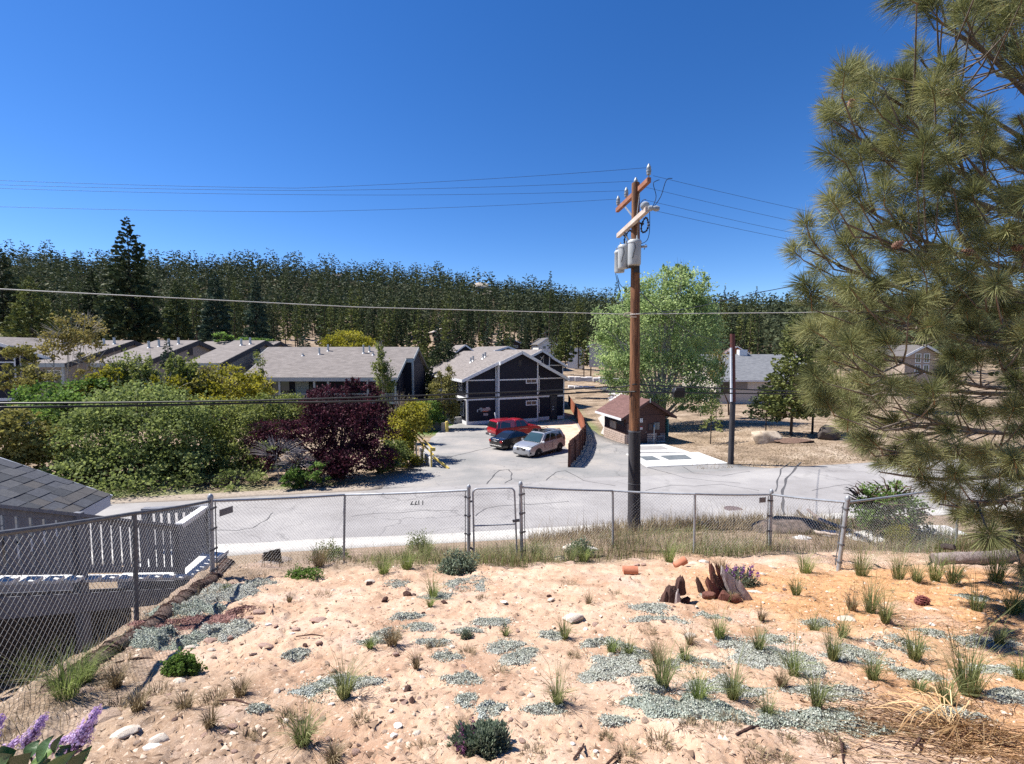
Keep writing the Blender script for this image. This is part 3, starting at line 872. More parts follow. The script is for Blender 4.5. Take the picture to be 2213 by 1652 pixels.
# small brown shed with stone base
SH = thing('brown_shed', 'small brown shed with red-brown roof and stone base behind the utility pole', 'shed', (10.07, 40.6, -8.3), atan2(1.0, 3.83))
def build_shed():
    W = 3.95; D = 4.2; H = 2.35; z0 = -.12
    RH = 4.0; ov = .75; sl = (RH - 2.42) / (W / 2 + ov)
    zr = lambda x: RH - sl * abs(x - W / 2)
    w = MB()
    w.prism([(0, 0, z0), (W, 0, z0), (W, 0, zr(W) - .2), (W / 2, 0, RH - .2), (0, 0, zr(0) - .2)], (0, D, 0)); w.build('wall', BROWNWOOD, SH)
    for sx in (-1, 1):
        xe = W / 2 + sx * (W / 2 + ov)
        slope_panel('roof', (xe, -.6, zr(xe)), (xe, D + .5, zr(xe)), (W / 2, D + .5, RH), (W / 2, -.6, RH), .1, ROOFBROWN, SH)
        f = MB(); f.bar((xe, -.63, zr(xe) - .13), (W / 2, -.63, RH - .13), .05, .22); f.build('rake_board', BROWNWOOD, SH)
        f = MB(); f.box((xe + sx * .02, (D - .1) / 2, zr(xe) - .1), (.05, D + 1.06, .2)); f.build('eave_board', TRIM if sx < 0 else BROWNWOOD, SH)
    # boards over the gable and upper walls
    b = MB()
    for x in np.arange(.1, W, .2): slab(b, x - .012, x + .012, -.02, -.001, 2.55, zr(x) - .22)
    for y in np.arange(.15, D, .22): slab(b, -.02, -.001, y - .012, y + .012, .98, 2.2)
    slab(b, .02, W - .02, -.05, -.022, 2.45, 2.53); slab(b, -.05, -.022, .02, D - .02, .95, 1.03)
    b.build('battens', BROWNWOOD, SH)
    dr = MB(); slab(dr, 1.02, 2.02, -.05, -.003, .02, 2.15); do = dr.build('door', M('shed_door', (.062, .03, .025), (.075, .036, .03), 3, .6), SH, bevel=.008)
    h = MB(); h.lathe([(.03, 0), (.035, .04), (.02, .06)], (1.95, -.1, 1.0), 8); h.build('handle', METAL, do)
    # stones of the base, one by one
    st1 = M('base_stone', (.34, .26, .215), (.47, .37, .31), 5, .9, .8, 18)
    proto = MB(); proto.box((0, 0, 0), (1, 1, 1))
    pm = proto.build('stone', st1, SH, bevel=.09).data
    bpy.data.objects.remove(bpy.data.objects['stone'])
    rr = random.Random(5)
    def lay(p0, dx, dy, length, h, nrow, skip=None):
        rh = h / nrow
        for i in range(nrow):
            x = -rr.uniform(0, .2)
            while x < length:
                w_ = rr.uniform(.24, .5)
                a, b_ = max(x, 0), min(x + w_, length)
                if b_ - a > .07:
                    s = bpy.data.objects.new('stone', pm); COL.objects.link(s); s.parent = SH
                    c = (a + b_) / 2
                    s.location = (p0[0] + dx * c, p0[1] + dy * c, z0 + .02 + rh * (i + .5))
                    s.rotation_euler = (0, 0, atan2(dy, dx)); s.scale = (b_ - a - .018, .1 + rr.uniform(0, .04), rh * .93 + rr.uniform(-.02, .01))
                x += w_
    lay((-.03, 0), 0, 1, D, .98, 5)
    lay((0, -.03), 1, 0, .98, .98, 5)
    lay((2.1, -.03), 1, 0, 1.0, .98, 5)
    fo = MB(); slab(fo, -.12, W + .05, -.08, D + .05, z0 - .4, z0 + .03); fo.build('footing', gut, SH)
    # weathered planks beside the stone, notices, boxes, glazed boards
    gp = M('grey_plank', (.13, .105, .10), (.22, .18, .17), 5, .85, .3, stretch=(5, 5, .5))
    for i, x in enumerate(np.arange(3.16, 3.9, .13)):
        p = MB(); slab(p, x, x + .12, -.06, -.004, .18, .85 if i > 1 else .55); p.build('plank', gp, SH)
    gr = MB(); slab(gr, 3.12, W, -.07, -.004, z0 + .03, .16); slab(gr, 3.15, 3.85, -.1, -.065, .56, .62); slab(gr, 3.78, 3.85, -.1, -.065, .25, .56)
    gr.build('bench_rail', GREYTRIM, SH)
    nt = MB(); slab(nt, 1.36, 1.63, -.075, -.052, 1.9, 2.28); n1 = nt.build('notice', TRIM, SH)
    mk = MB()
    ink = M('notice_ink', (.05, .05, .05))
    for j, (a, b_) in enumerate(((1.42, 1.58), (1.40, 1.60), (1.42, 1.55), (1.39, 1.60))):
        for x in np.arange(a, b_, .045): slab(mk, x, x + .028, -.079, -.0755, 2.2 - j * .07 - (.05 if j > 1 else 0), 2.235 - j * .07 - (.05 if j > 1 else 0))
    mk.build('notice_print', ink, n1)
    nt = MB(); slab(nt, 1.38, 1.62, -.075, -.052, 1.27, 1.52); n2 = nt.build('notice', TRIM, SH)
    mk = MB(); slab(mk, 1.38, 1.62, -.081, -.0755, 1.45, 1.53); mk.build('notice_band', M('notice_red', (.35, .03, .05)), n2)
    mk = MB()
    for j in range(2):
        for x in np.arange(1.41, 1.59, .05): slab(mk, x, x + .03, -.079, -.0755, 1.31 + j * .06, 1.335 + j * .06)
    mk.build('notice_print', ink, n2)
    nb = window(SH, (2.47, -.003, 1.45), .38, .5, frame=.05, name='notice_board', fm=DARKTRIM, gm=M('board_black', (.02, .012, .014), (.10, .07, .07), 18, .4), mull=0)
    for x, c in ((2.76, (.155, .165, .155)), (3.05, (.20, .195, .175))):
        p = MB(); slab(p, x, x + .26, -.12, -.004, 1.2, 1.85); p.build('meter_box', M('meter_panel%d' % int(x * 10), c), SH, bevel=.012)
    sb = MB(); slab(sb, .05, .32, -.14, -.004, 1.1, 1.85); slab(sb, .02, .35, -.25, -.004, 1.04, 1.1); sb.build('wall_cabinet', M('cabinet_brown', (.11, .07, .06)), SH)
    # the left wall: pale plywood patch and dark panels
    for y0, y1, z_0, z_1, m in ((1.75, 3.0, 1.08, 1.75, M('plywood', (.50, .34, .21), (.60, .43, .29), 3, .8)), (2.95, D - .05, 1.72, 2.2, DARKTRIM), (.3, 1.7, 1.6, 2.2, DARKTRIM)):
        p = MB(); slab(p, -.04, -.022, y0, y1, z_0, z_1); p.build('wall_panel', m, SH)
    fin = MB(); slab(fin, W / 2 - .03, W / 2 + .03, -.72, -.66, RH - .28, RH + .12); fin.build('finial', GREYTRIM, SH)
build_shed()
pst = thing('sign_post', 'thin pale post with blue collar standing before the brown shed', 'post', tuple(atg(1413, 961)))
q = MB(); q.tube([(0, 0, -.2), (0, 0, 1.75)], .035, 8); q.build('post', GREYTRIM, pst, smooth=True)
q = MB(); q.tube([(0, 0, 1.55), (0, 0, 1.72)], .05, 8); q.build('collar', M('blue_collar', (.05, .16, .30)), pst, smooth=True)
tp = thing('teal_board', 'narrow teal board leaning on the right side of the brown shed', 'board', (14.15, 41.9, -8.2), .26)
q = MB(); q.box((0, 0, 1.2), (.06, .5, 1.55), ry=.02); q.build('board', M('teal_paint', (.05, .17, .18), (.07, .2, .2), 3), tp)

# white concrete pad with hatches
PADM = M('pad_concrete', (.48, .475, .45), (.58, .575, .55), 1.2, .8, .15, 20)
pad = thing('concrete_pad', 'white concrete pad with dark steel hatches in front of the brown shed', 'concrete pad', tuple(atg(1450, 985)))
def pad_piece(name, pix, lift, th, mat, bevel=0):
    pts = [atg(px, py) for px, py in pix]
    z = -8.02 + lift
    m_ = MB(); m_.prism([(p.x, p.y, float(flat_z(p.x, p.y)) + .075 + lift - th) for p in pts], (0, 0, th)); return m_.build(name, mat, pad, world=True, bevel=bevel)
pad_piece('slab', [(1353, 983), (1398, 1011), (1575, 1003.5), (1510, 979.5)], .0, .35, PADM, .02)
pad_piece('slab', [(1372, 979.0), (1368, 961), (1434, 961), (1491, 979.0)], .0, .35, PADM, .02)
HAT = M('hatch_steel', (.10, .115, .125), (.145, .16, .17), 2, .6)
hx = [(525, 1275), (750, 1265), (810, 1302), (605, 1309)]
pad_piece('hatch', [((2400 + x / 2.203) * .5403, (1250 + y / 2.203) * .5403) for x, y in hx], .03, .04, HAT, .008)
hx = [(345, 1281), (460, 1277), (530, 1309), (405, 1315)]
pad_piece('hatch', [((2400 + x / 2.203) * .5403, (1250 + y / 2.203) * .5403) for x, y in hx], .03, .04, HAT, .008)
hx = [(340, 1190), (545, 1187), (605, 1215), (360, 1220)]
pad_piece('hatch', [((2400 + x / 2.203) * .5403, (1250 + y / 2.203) * .5403) for x, y in hx], .03, .04, M('hatch_grate', (.26, .25, .245), (.3, .29, .28), 4), .008)

# houses among the trees
def cottage(label, px, py_ground, Y, w, dpt, hw, hr, wallm, roofm, rz=0.0, wins=((0, .55),), trimm=None, name='house', chimney=False, over=.5):
    p = at(px, py_ground, Y)
    root = thing(name, label, 'house', (p.x, p.y, p.z), rz)
    wl_ = MB(); wl_.prism([(-w / 2, 0, -2.5), (w / 2, 0, -2.5), (w / 2, 0, hw), (0, 0, hr - .2), (-w / 2, 0, hw)], (0, dpt, 0)); wl_.build('wall', wallm, root)
    sl = (hr - hw) / (w / 2); e = w / 2 + over
    for sx in (-1, 1):
        slope_panel('roof', (sx * e, -over, hr - sl * e), (sx * e, dpt + over, hr - sl * e), (0, dpt + over, hr), (0, -over, hr), .16, roofm, root)
        f = MB(); f.bar((sx * e, -over - .03, hr - sl * e - .1), (0, -over - .03, hr - .1), .05, .26); f.build('rake_board', trimm or TRIM, root)
    for x, z in wins: window(root, (x * w / 2, 0, hw * z), w * .13, hw * .3, frame=.09)
    if chimney:
        c = MB(); slab(c, w * .1, w * .1 + .9, dpt * .4, dpt * .4 + .7, hr - .8, hr + .7); c.build('chimney', TRIM, root)
    return root
def ranch(label, x0, x1, py_eave, py_ridge, py_ground, Y, run, wallm, roofm, wins, name='house', chim=None):
    a = at(x0, py_eave, Y); b = at(x1, py_eave, Y); g = at(x0, py_ground, Y)
    root = thing(name, label, 'house', ((a.x + b.x) / 2, Y, g.z))
    W = (b.x - a.x) / 2; e = a.z - g.z; r = at(x0, py_ridge, Y + run).z - g.z
    slope_panel('roof', (-W, 0, e), (W, 0, e), (W, run, r), (-W, run, r), .18, roofm, root)
    slope_panel('roof', (W, 2 * run, e), (-W, 2 * run, e), (-W, run + .005, r), (W, run + .005, r), .18, roofm, root)
    w = MB(); w.prism([(-W + .5, .6, -1.5), (-W + .5, 2 * run - .6, -1.5), (-W + .5, 2 * run - .6, e), (-W + .5, run, r - .3), (-W + .5, .6, e)], (2 * W - 1, 0, 0)); w.build('wall', wallm, root)
    t = MB(); slab(t, -W, W, -.06, -.005, e - .25, e - .02); t.build('eave_board', TRIM, root)
    for x, z, ww, hh, mu in wins: window(root, (x * W, .6, e * z), ww, hh, mull=mu, frame=.1)
    if chim:
        c = MB(); slab(c, chim * W - .7, chim * W + .7, run - .5, run + .5, r - .3, r + .8); c.build('chimney', TRIM, root)
    return root
CREAM = M('cream_siding', (.44, .39, .34), (.52, .47, .42), 2, .8, .2, 20, stretch=(.3, .3, 6))
CH = ranch('cream ranch house with grey roof behind the green cottonwood and dark pole', 1545, 1790, 822, 766, 864, 74, 8, CREAM, ROOFSLATE, ((-.78, .62, 1.6, 2.0, 0), (.25, .74, 3.2, 1.5, 2)), chim=-.1)
cm = MB(); slab(cm, -6.0, -3.6, .45, .58, 1.6, 3.2); cm.build('pale_panel', M('taupe_panel', (.19, .165, .15)), CH)
cottage('stone gabled house with white trim seen through the pine branches', 1990, 822, 60, 4.4, 6, 3.4, 4.6, M('tan_stone', (.27, .21, .17), (.40, .32, .26), 5, .9), M('dark_roof', (.09, .08, .08), (.12, .11, .1), 4), 0.0, ((-.25, .42), (.25, .42), (-.25, .84), (.25, .84)))
GREENW = M('dark_green_wall', (.045, .055, .05), (.06, .07, .06), 2)
WHITEW = M('white_siding', (.62, .61, .58), (.70, .69, .66), 3)
cottage('dark green cottage with white framed windows by the lawn', 880, 832, 78, 5.0, 6, 3.6, 5.0, GREENW, M('tan_roof', (.34, .29, .24), (.42, .36, .30), 3), .5, ((-.4, .55), (.3, .55), (.3, .15)))
cottage('white gabled house with small arched window beyond the row houses', 461, 775, 95, 4.0, 8, 1.6, 3.9, WHITEW, ROOFSLATE, 0, ((0, 1.15),), WHITEW)
cottage('white house behind the navy townhouse peak', 1182, 760, 128, 5, 6, 2.2, 3.8, WHITEW, M('dark_roof', (.09, .08, .08)), .3, ((-.3, .5), (.3, .5)))
cottage('white house with blue window right of the rear navy gable', 1243, 774, 110, 3.6, 5, 2.2, 3.2, WHITEW, M('tan_roof', (.34, .29, .24)), -.2, ((-.2, .6), (.45, .6)))
cottage('pale house with blue window below the tall pines beside the cottonwood', 1293, 770, 105, 4.0, 5, 2.4, 3.4, M('pale_stucco', (.46, .43, .40)), M('rust_roof', (.16, .11, .10)), -.2, ((0, .6),))
cottage('brown roofed house with thin trim in the dark trees on the left', 207, 705, 120, 6.0, 8, 2.6, 4.0, M('dark_brown_wall', (.05, .035, .03)), M('tan_roof', (.34, .29, .24)), .9, ((0, .5),))
cottage('navy gabled house peeping over the shrubs left of the front townhouse roof', 1005, 766, 92, 3.6, 10, .6, 1.9, NAVY, ROOFGREY, .3, ())
cottage('small cabin in the clearing among the pines', 962, 728, 175, 9, 7, 1.8, 3.6, M('sand_wall', (.34, .26, .19)), M('tan_roof', (.34, .29, .24)), .4, ((0, .5),))
cottage('house with orange gable above the cream ranch roof', 1592, 772, 112, 4.5, 6, 1.2, 2.6, M('orange_wall', (.42, .13, .05)), M('rust_roof', (.16, .11, .10)), -.3, ())
cottage('dark cabin with white porch posts among trunks above the navy ridge', 1100, 755, 135, 8, 6, 1.6, 3.4, M('dark_brown_wall', (.05, .035, .03)), M('dark_roof', (.09, .08, .08)), 0, ((-.4, .5), (.1, .5), (.5, .5)))
cottage('pale tan lodge half hidden by trunks right of the navy ridge', 1196, 748, 165, 9, 8, 4.2, 6.0, M('sand_wall', (.34, .26, .19)), M('tan_roof', (.34, .29, .24)), 0, ((-.4, .6), (0, .6), (.4, .6)))

# the neighbour's house at the lower left: one roof corner with its shingles laid one by one
HN = thing('neighbour_house', 'neighbouring house whose dark shingled roof corner shows at lower left', 'house', (-10.95, 12.3, -3.9))
def build_neighbour():
    e0 = Vector((0, 0, 0)); ed = Vector((.28, -.96, 0)).normalized(); rd = Vector((-.96, -.28, 0)).normalized()
    sl = .51; Rn = 4.6; Ln = 3.3
    P = lambda s, l: Vector((0, 0, 0)) + ed * l + rd * s + Vector((0, 0, sl * s))
    n = Vector((rd.y * 0, 0, 0))
    nor = ed.cross((rd + Vector((0, 0, sl))).normalized()).normalized()
    if nor.z < 0: nor = -nor
    base = M('roof_felt', (.03, .032, .036), (.04, .042, .048), 4)
    m = MB(); m.prism([P(0, 0) - nor * .1, P(Rn, 0) - nor * .1, P(Rn, Ln) - nor * .1, P(0, Ln) - nor * .1], nor * .095); m.build('roof', base, HN)
    sm_ = [M('shingle_%s' % k, c, c2, 14, .9, .4, 60) for k, c, c2 in (('dark', (.03, .033, .041), (.048, .052, .06)), ('mid', (.055, .057, .065), (.08, .082, .088)), ('blue', (.042, .046, .058), (.066, .07, .083)), ('brown', (.057, .054, .054), (.078, .073, .072)))]
    rr = random.Random(3); ex = .26; row = 0; s = -.03; count = 0
    while s < Rn - .1:
        l = -rr.uniform(0, .35)
        while l < Ln:
            w = rr.uniform(.26, .46); a, b = max(l, -.04), min(l + w, Ln)
            if b - a > .06 and count < 290:
                q = MB(); h = .012 + rr.choice((0, .006, .01))
                q.prism([P(s, a + .004) + nor * .012, P(s, b - .004) + nor * .012, P(s + ex + .06, b - .004) + nor * .002, P(s + ex + .06, a + .004) + nor * .002], nor * h)
                q.build('shingle', rr.choice(sm_), HN); count += 1
            l += w
        s += ex; row += 1
    f = MB(); f.prism([P(-.03, -.05) - nor * .02, P(-.03, Ln) - nor * .02, P(-.03, Ln) - Vector((0, 0, .3)), P(-.03, -.05) - Vector((0, 0, .3))], rd * .04); f.build('fascia', M('fascia_bluewhite', (.42, .45, .50)), HN)
    f = MB(); f.bar(P(-.03, -.06) - Vector((0, 0, .12)), P(Rn, -.06) - Vector((0, 0, .12)), .04, .22); f.build('rake_board', M('fascia_bluewhite', (.42, .45, .50)), HN)
    w = MB(); a, b, c, d = (P(.5, .3), P(Rn, .3), P(Rn, Ln), P(.5, Ln))
    w.prism([(p.x, p.y, -3.0) for p in (a, b, c, d)], (0, 0, 2.9)); w.build('wall', M('neighbour_wall', (.20, .21, .23), (.24, .25, .27), 3), HN)
build_neighbour()

# the neighbour's wooden stairway running down beside the fence
ST = thing('wooden_stairway', 'grey wooden stairway with picket railing descending beyond the left chain link fence', 'stairway', (-6.3, 6.8, -4.0))
def build_stairs():
    paint = M('stair_grey_paint', (.12, .125, .145), (.17, .175, .195), 3, .75, .2, 15, stretch=(6, 6, 1))
    light = M('stair_tread_wood', (.55, .54, .52), (.66, .65, .63), 4, .8)
    A = at(-150, 1085, 5.15); B = at(0, 1095, 5.8); C = at(383, 1137, 8.44); R = at(446, 1094, 9.5)
    A = B + (B - C) * 1.35  # flight lengthened out of view so that its shade carries on
    dirv = (C - A); L = dirv.length; u = dirv / L
    def rail_run(p, q, n, top, w=.112):
        d = q - p
        t = MB(); t.bar(p, q, .14, .045); t.bar(p - Vector((0, 0, .06)), q - Vector((0, 0, .06)), .04, .09); t.build('top_rail', top, ST, world=True)
        b = MB(); b.bar(p - Vector((0, 0, .84)), q - Vector((0, 0, .84)), .045, .09); b.build('bottom_rail', paint, ST, world=True)
        m = MB(); m.box((0, 0, 0), (.028, w, .80)); me = m.build('picket', paint, ST).data
        bpy.data.objects.remove([o for o in ST.children if o.name.startswith('picket') and o.data == me][0])
        for i in range(n):
            c = p + d * ((i + .5) / n) - Vector((0, 0, .44))
            o = put('picket', me, ST)
            o.location = inv_of(ST) @ c; o.rotation_euler = (random.uniform(-.012, .012), 0, atan2(d.y, d.x) - pi / 2 + random.uniform(-.05, .05))
    rail_run(A, C, 40, paint)
    rail_run(C + Vector((0, .02, 0)), R, 7, TRIM)  # sun on the level top rail put in as white
    rail_run(R, R + Vector((-1.35, .1, -.1)), 8, paint, .09)
    for p, h in ((A + (C - A) * .72, 2.8), (C, 2.2), (R, 2.2), (R + Vector((-1.35, .1, -.1)), 2.0), (A + (C - A) * .2, 2.6)):
        q = MB(); q.box((p.x, p.y, p.z - h / 2 + .03), (.13, .13, h)); q.build('post', paint, ST, world=True, bevel=.008)
    # treads and stringer
    nt = 24
    for i in range(nt):
        p = A + (C - A) * ((i + .5) / nt) - Vector((0, 0, .98))
        q = MB(); q.box((p.x - .40, p.y, p.z), (1.22, .14, .05), rz=0); q.build('tread', light, ST, world=True, bevel=.004)
    for off in (.06, -1.1):
        q = MB(); q.bar(A + Vector((off, 0, -1.34)), C + Vector((off, 0, -1.34)), .05, .26); q.build('stringer', paint, ST, world=True)
    q = MB(); slab(q, C.x - 1.2, C.x + .18, C.y + .05, R.y + .15, C.z - 1.06, C.z - .99); q.build('landing', light, ST, world=True)
    q = MB(); slab(q, C.x - 1.2, C.x + .16, C.y + .02, R.y + .13, C.z - 1.34, C.z - 1.07); q.build('landing_joists', paint, ST, world=True)
    w = MB(); w.prism([A + Vector((-1.0, 0, -1.35)), C + Vector((-1.0, 0, -1.35)), Vector((C.x - 1.0, C.y, -6.2)), Vector((A.x - 1.0, A.y, -5.0))], (.05, 0, 0)); w.build('shade_skirt', DARKTRIM, ST, world=True)  # solid dark skirt added to cast shade under the stairs
build_stairs()

# ------------------------------------------------------------------ chain link fence along the yard
GALV = M('galvanised', (.25, .265, .285), (.34, .355, .375), 9, .5, metal=.35)
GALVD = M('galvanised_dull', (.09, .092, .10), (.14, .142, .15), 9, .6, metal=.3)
WIRE = M('fence_wire', (.28, .28, .285), None, rough=.5, metal=.5)
POSTS = {}
def fpost(key, bx, by, tx, ty):
    b = atg(bx, by); a, s = ray(tx, ty)
    z = s * b.y
    POSTS[key] = (b, Vector((a * b.y, b.y, z)))
for k, v in dict(J=(-560, 2100, -650, 1190), I=(295, 1345, 290, 1110), A=(460, 1252, 455, 1083), B=(743, 1217, 745, 1070), C=(1013, 1212, 1013, 1060),
                 D=(1128, 1210, 1125, 1053), E=(1325, 1188, 1324, 1061), Fp=(1500, 1202, 1502, 1068), G=(1663, 1195, 1667, 1069), H=(1812, 1232, 1831, 1086)).items():
    fpost(k, *v)
# posts outside the picture: towards the camera on the left, behind the pine on the right
xj = fence_left_x(2.0) - .05
POSTS['J'] = (Vector((xj, 2.0, zg(xj, 2.0))), Vector((xj, 2.0, zg(xj, 2.0) + 1.25)))
bx_, by_ = 9.6, 9.75
POSTS['K'] = (Vector((bx_, by_, zg(bx_, by_))), Vector((bx_, by_, at(2090, 1052, by_).z)))
FENCE = thing('chain_link_fence', 'galvanised chain link fence with steel posts and top rail between yard and road', 'fence', tuple(POSTS['B'][0]))
def mesh_bay(a, b, name, parent, pitch=.066, r=.0012, sag=.0):
    """diamond mesh between two posts a=(base,top), b=(base,top)"""
    V = []; Fc = []
    b0, t0 = a; b1, t1 = b
    ln = (t1 - t0).length
    H = ((t0 - b0).length + (t1 - b1).length) / 2 - .03
    w = pitch * 1.0
    def P(u, v):
        lo = b0.lerp(b1, u) + Vector((0, 0, .02)); hi = t0.lerp(t1, u) - Vector((0, 0, .01))
        p = lo.lerp(hi, v)
        k = 4 * u * (1 - u)
        p = p + Vector((0, -0.02 - .015 * sin(u * 9) * v, 0)) * k
        return p
    nrm = Vector((-(t1 - t0).y, (t1 - t0).x, 0)).normalized()
    def seg(p, q):
        d = (q - p).normalized(); s1 = d.cross(nrm).normalized() * r; s2 = nrm * r
        n = len(V)
        for c in (p, q):
            V.extend([c + s1 + s2 * .6, c - s1 + s2 * .6, c - s2 * 1.2])
        Fc.extend([(n, n + 1, n + 4, n + 3), (n + 1, n + 2, n + 5, n + 4), (n + 2, n, n + 3, n + 5)])
    run = H / ln   # horizontal advance in u for a 45 degree wire
    n = int((ln + H) / w) + 1
    for sgn in (1, -1):
        for i in range(n):
            off = i * w / ln
            # line u = off - run*(1-v) (sgn 1) clipped to [0,1]
            v0 = 0.0; v1 = 1.0
            f = (lambda v: off - run * (1 - v)) if sgn > 0 else (lambda v: off - run * v)
            # clip
            va, vb = (1 - (off - 0) / run, 1 - (off - 1) / run) if sgn > 0 else ((off - 1) / run, off / run)
            v0 = max(0, va); v1 = min(1, vb)
            if v1 - v0 < .01: continue
            k = max(1, int((v1 - v0) * 4))
            jit = [random.uniform(-.004, .004) for _ in range(k + 1)]
            for j in range(k):
                pa = v0 + (v1 - v0) * j / k; pb = v0 + (v1 - v0) * (j + 1) / k
                seg(P(f(pa) + jit[j] / ln, pa) + nrm * (.002 * sgn), P(f(pb) + jit[j + 1] / ln, pb) + nrm * (.002 * sgn))
    I = inv_of(parent)
    o = fast(name, [tuple(I @ p) for p in V], Fc, WIRE, parent)
    return o
def post_at(key, r, cap=True, parent=FENCE, over=.03, m=None):
    b, t = POSTS[key]
    d = (t - b).normalized()
    q = MB(); q.tube([b - d * .3, t + d * over], r, 10)
    if cap: q.lathe([(r * 1.2, -.02), (r * 1.25, .01), (r * 1.0, .04), (r * .45, .06), (.004, .065)], tuple(t + d * over), 10)
    o = q.build('post', m or GALV, parent, world=True, smooth=True)
    return o
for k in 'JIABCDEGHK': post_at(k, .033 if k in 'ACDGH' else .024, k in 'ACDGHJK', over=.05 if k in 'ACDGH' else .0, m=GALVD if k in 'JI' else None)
post_at('Fp', .022, False, over=0)
runs = [('J', 'I'), ('I', 'A'), ('A', 'B'), ('B', 'C'), ('D', 'E'), ('E', 'Fp'), ('Fp', 'G'), ('G', 'H'), ('H', 'K')]
for a, b in runs:
    q = MB(); ta, tb = POSTS[a][1], POSTS[b][1]
    n = 6
    q.tube([ta.lerp(tb, i / n) - Vector((0, 0, .012 * 4 * (i / n) * (1 - i / n))) for i in range(n + 1)], .021, 8)
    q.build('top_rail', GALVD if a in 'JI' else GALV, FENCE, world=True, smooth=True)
    mesh_bay(POSTS[a], POSTS[b], 'wire_mesh', FENCE)
for k, nb in (('A', 'B'), ('C', 'B'), ('D', 'E'), ('G', 'Fp'), ('H', 'G')):     # tension bars and bands at the terminal posts
    b, t = POSTS[k]; dv = (POSTS[nb][0] - b); dv.z = 0; dv.normalize()
    q = MB(); q.tube([b + dv * .07 + Vector((0, 0, .05)), t + dv * .07 - Vector((0, 0, .03))], .008, 5)
    for f in (.12, .38, .64, .9):
        c = b.lerp(t, f); q.bar(c - dv * .04, c + dv * .09, .012, .03)
        q.lathe([(.040, -.015), (.040, .015)], tuple(c), 10)
    q.build('tension_bar', GALVD, FENCE, world=True)
def fence_plate(px, py, w, h, a, b, m):
    pa, pb = POSTS[a][1], POSTS[b][1]
    # the point of the bay's plane on this ray
    s, z = ray(px, py)
    d = pb - pa
    k = (s * pa.y - pa.x) / (d.x - s * d.y)
    p = pa + d * k; Y = p.y - .025
    q = MB(); ang = atan2(d.y, d.x)
    q.box((s * Y, Y, z * Y), (w, .006, h), rz=ang); q.build('plate', m, FENCE, world=True)
PLATE = M('plate_grey', (.13, .125, .13), (.17, .165, .17), 12, .6)
fence_plate(489, 1105, .215, .105, 'A', 'B', PLATE); fence_plate(1648, 1081, .15, .105, 'Fp', 'G', PLATE)

GATE = thing('fence_gate', 'narrow chain link gate with rounded top corners and one middle rail', 'gate', tuple(POSTS['C'][0]))
def build_gate():
    Y = (POSTS['C'][0].y + POSTS['D'][0].y) / 2
    def G(px, py): return at(px, py, Y)
    x0, x1, yt, yb = 1022, 1113, 1057, 1216
    tl, tr, bl_, br_ = G(1022, 1057), G(1112, 1055), G(1025, 1222), G(1118, 1213)
    r = .09; pts = []
    up = Vector((0, 0, 1)); rt = (tr - tl).normalized()
    pts.append(bl_); pts.append(tl - up * r)
    for k in range(1, 6):
        a = k / 6 * pi / 2; pts.append(tl + rt * (r - r * cos(a)) - up * (r - r * sin(a)))
    pts.append(tl + rt * r); pts.append(tr - rt * r)
    for k in range(1, 6):
        a = k / 6 * pi / 2; pts.append(tr - rt * (r - r * sin(a)) - up * (r - r * cos(a)))
    pts.append(tr - up * r); pts.append(br_)
    q = MB(); q.tube(pts, .017, 8); q.tube([bl_ + rt * .02, br_ - rt * .02], .017, 8); q.build('frame', GALV, GATE, world=True, smooth=True)
    q = MB(); q.tube([G(1024, 1137), G(1115, 1133)], .015, 8); q.build('middle_rail', GALV, GATE, world=True, smooth=True)
    mesh_bay((bl_, tl - up * .02), (br_, tr - up * .02), 'wire_mesh', GATE, .06)
    for f in (.2, .84):
        q = MB(); a = POSTS['C'][0].lerp(POSTS['C'][1], f); b = bl_.lerp(tl, f); q.bar(a, b, .02, .035); q.build('hinge', GALVD, GATE, world=True)
    q = MB(); a = POSTS['D'][0].lerp(POSTS['D'][1], .55); b = br_.lerp(tr, .55); q.bar(b - rt * .06, b.lerp(a, .8), .025, .05); q.build('latch', GALVD, GATE, world=True)
build_gate()

# ------------------------------------------------------------------ utility pole
def pole_wood(name, lo_c, hi_c):
    m, N, L = new_mat(name)
    out = N.new('ShaderNodeOutputMaterial'); b = N.new('ShaderNodeBsdfPrincipled'); b.inputs['Roughness'].default_value = .8
    L.new(b.outputs[0], out.inputs[0])
    tc = N.new('ShaderNodeTexCoord'); mp = N.new('ShaderNodeMapping'); mp.inputs['Scale'].default_value = (17, 17, 1.3)
    L.new(tc.outputs['Object'], mp.inputs[0])
    t = N.new('ShaderNodeTexNoise'); t.inputs['Scale'].default_value = 1; t.inputs['Detail'].default_value = 7; t.inputs['Roughness'].default_value = .65; t.inputs['Distortion'].default_value = .6
    L.new(mp.outputs[0], t.inputs['Vector'])
    r = ramp(N, [(.33, (.03, .011, .005)), (.44, lo_c), (.58, hi_c), (.75, tuple(min(1, c * 1.35) for c in hi_c))]); L.new(t.outputs['Fac'], r.inputs[0]); L.new(r.outputs[0], b.inputs['Base Color'])
    bp = N.new('ShaderNodeBump'); bp.inputs['Strength'].default_value = .8; bp.inputs['Distance'].default_value = .02
    L.new(t.outputs['Fac'], bp.inputs['Height']); L.new(bp.outputs[0], b.inputs['Normal'])
    return m
PWOOD = pole_wood('pole_wood', (.105, .040, .014), (.23, .10, .042))
PDARK = M('pole_tarred', (.022, .02, .022), (.05, .046, .05), 1.6, .8, .7, 9, stretch=(7, 7, .8))
ARMR = M('arm_redwood', (.21, .075, .04), (.32, .14, .085), 2, .85, .4, 20)
ARMW = M('arm_pale', (.42, .33, .27), (.55, .46, .40), 2, .85, .3, 20)
PORC = M('porcelain_grey', (.25, .27, .29), (.34, .36, .38), 8, .35)
CAN = M('transformer_grey', (.36, .375, .375), (.45, .46, .455), 2, .45, spec=.5)
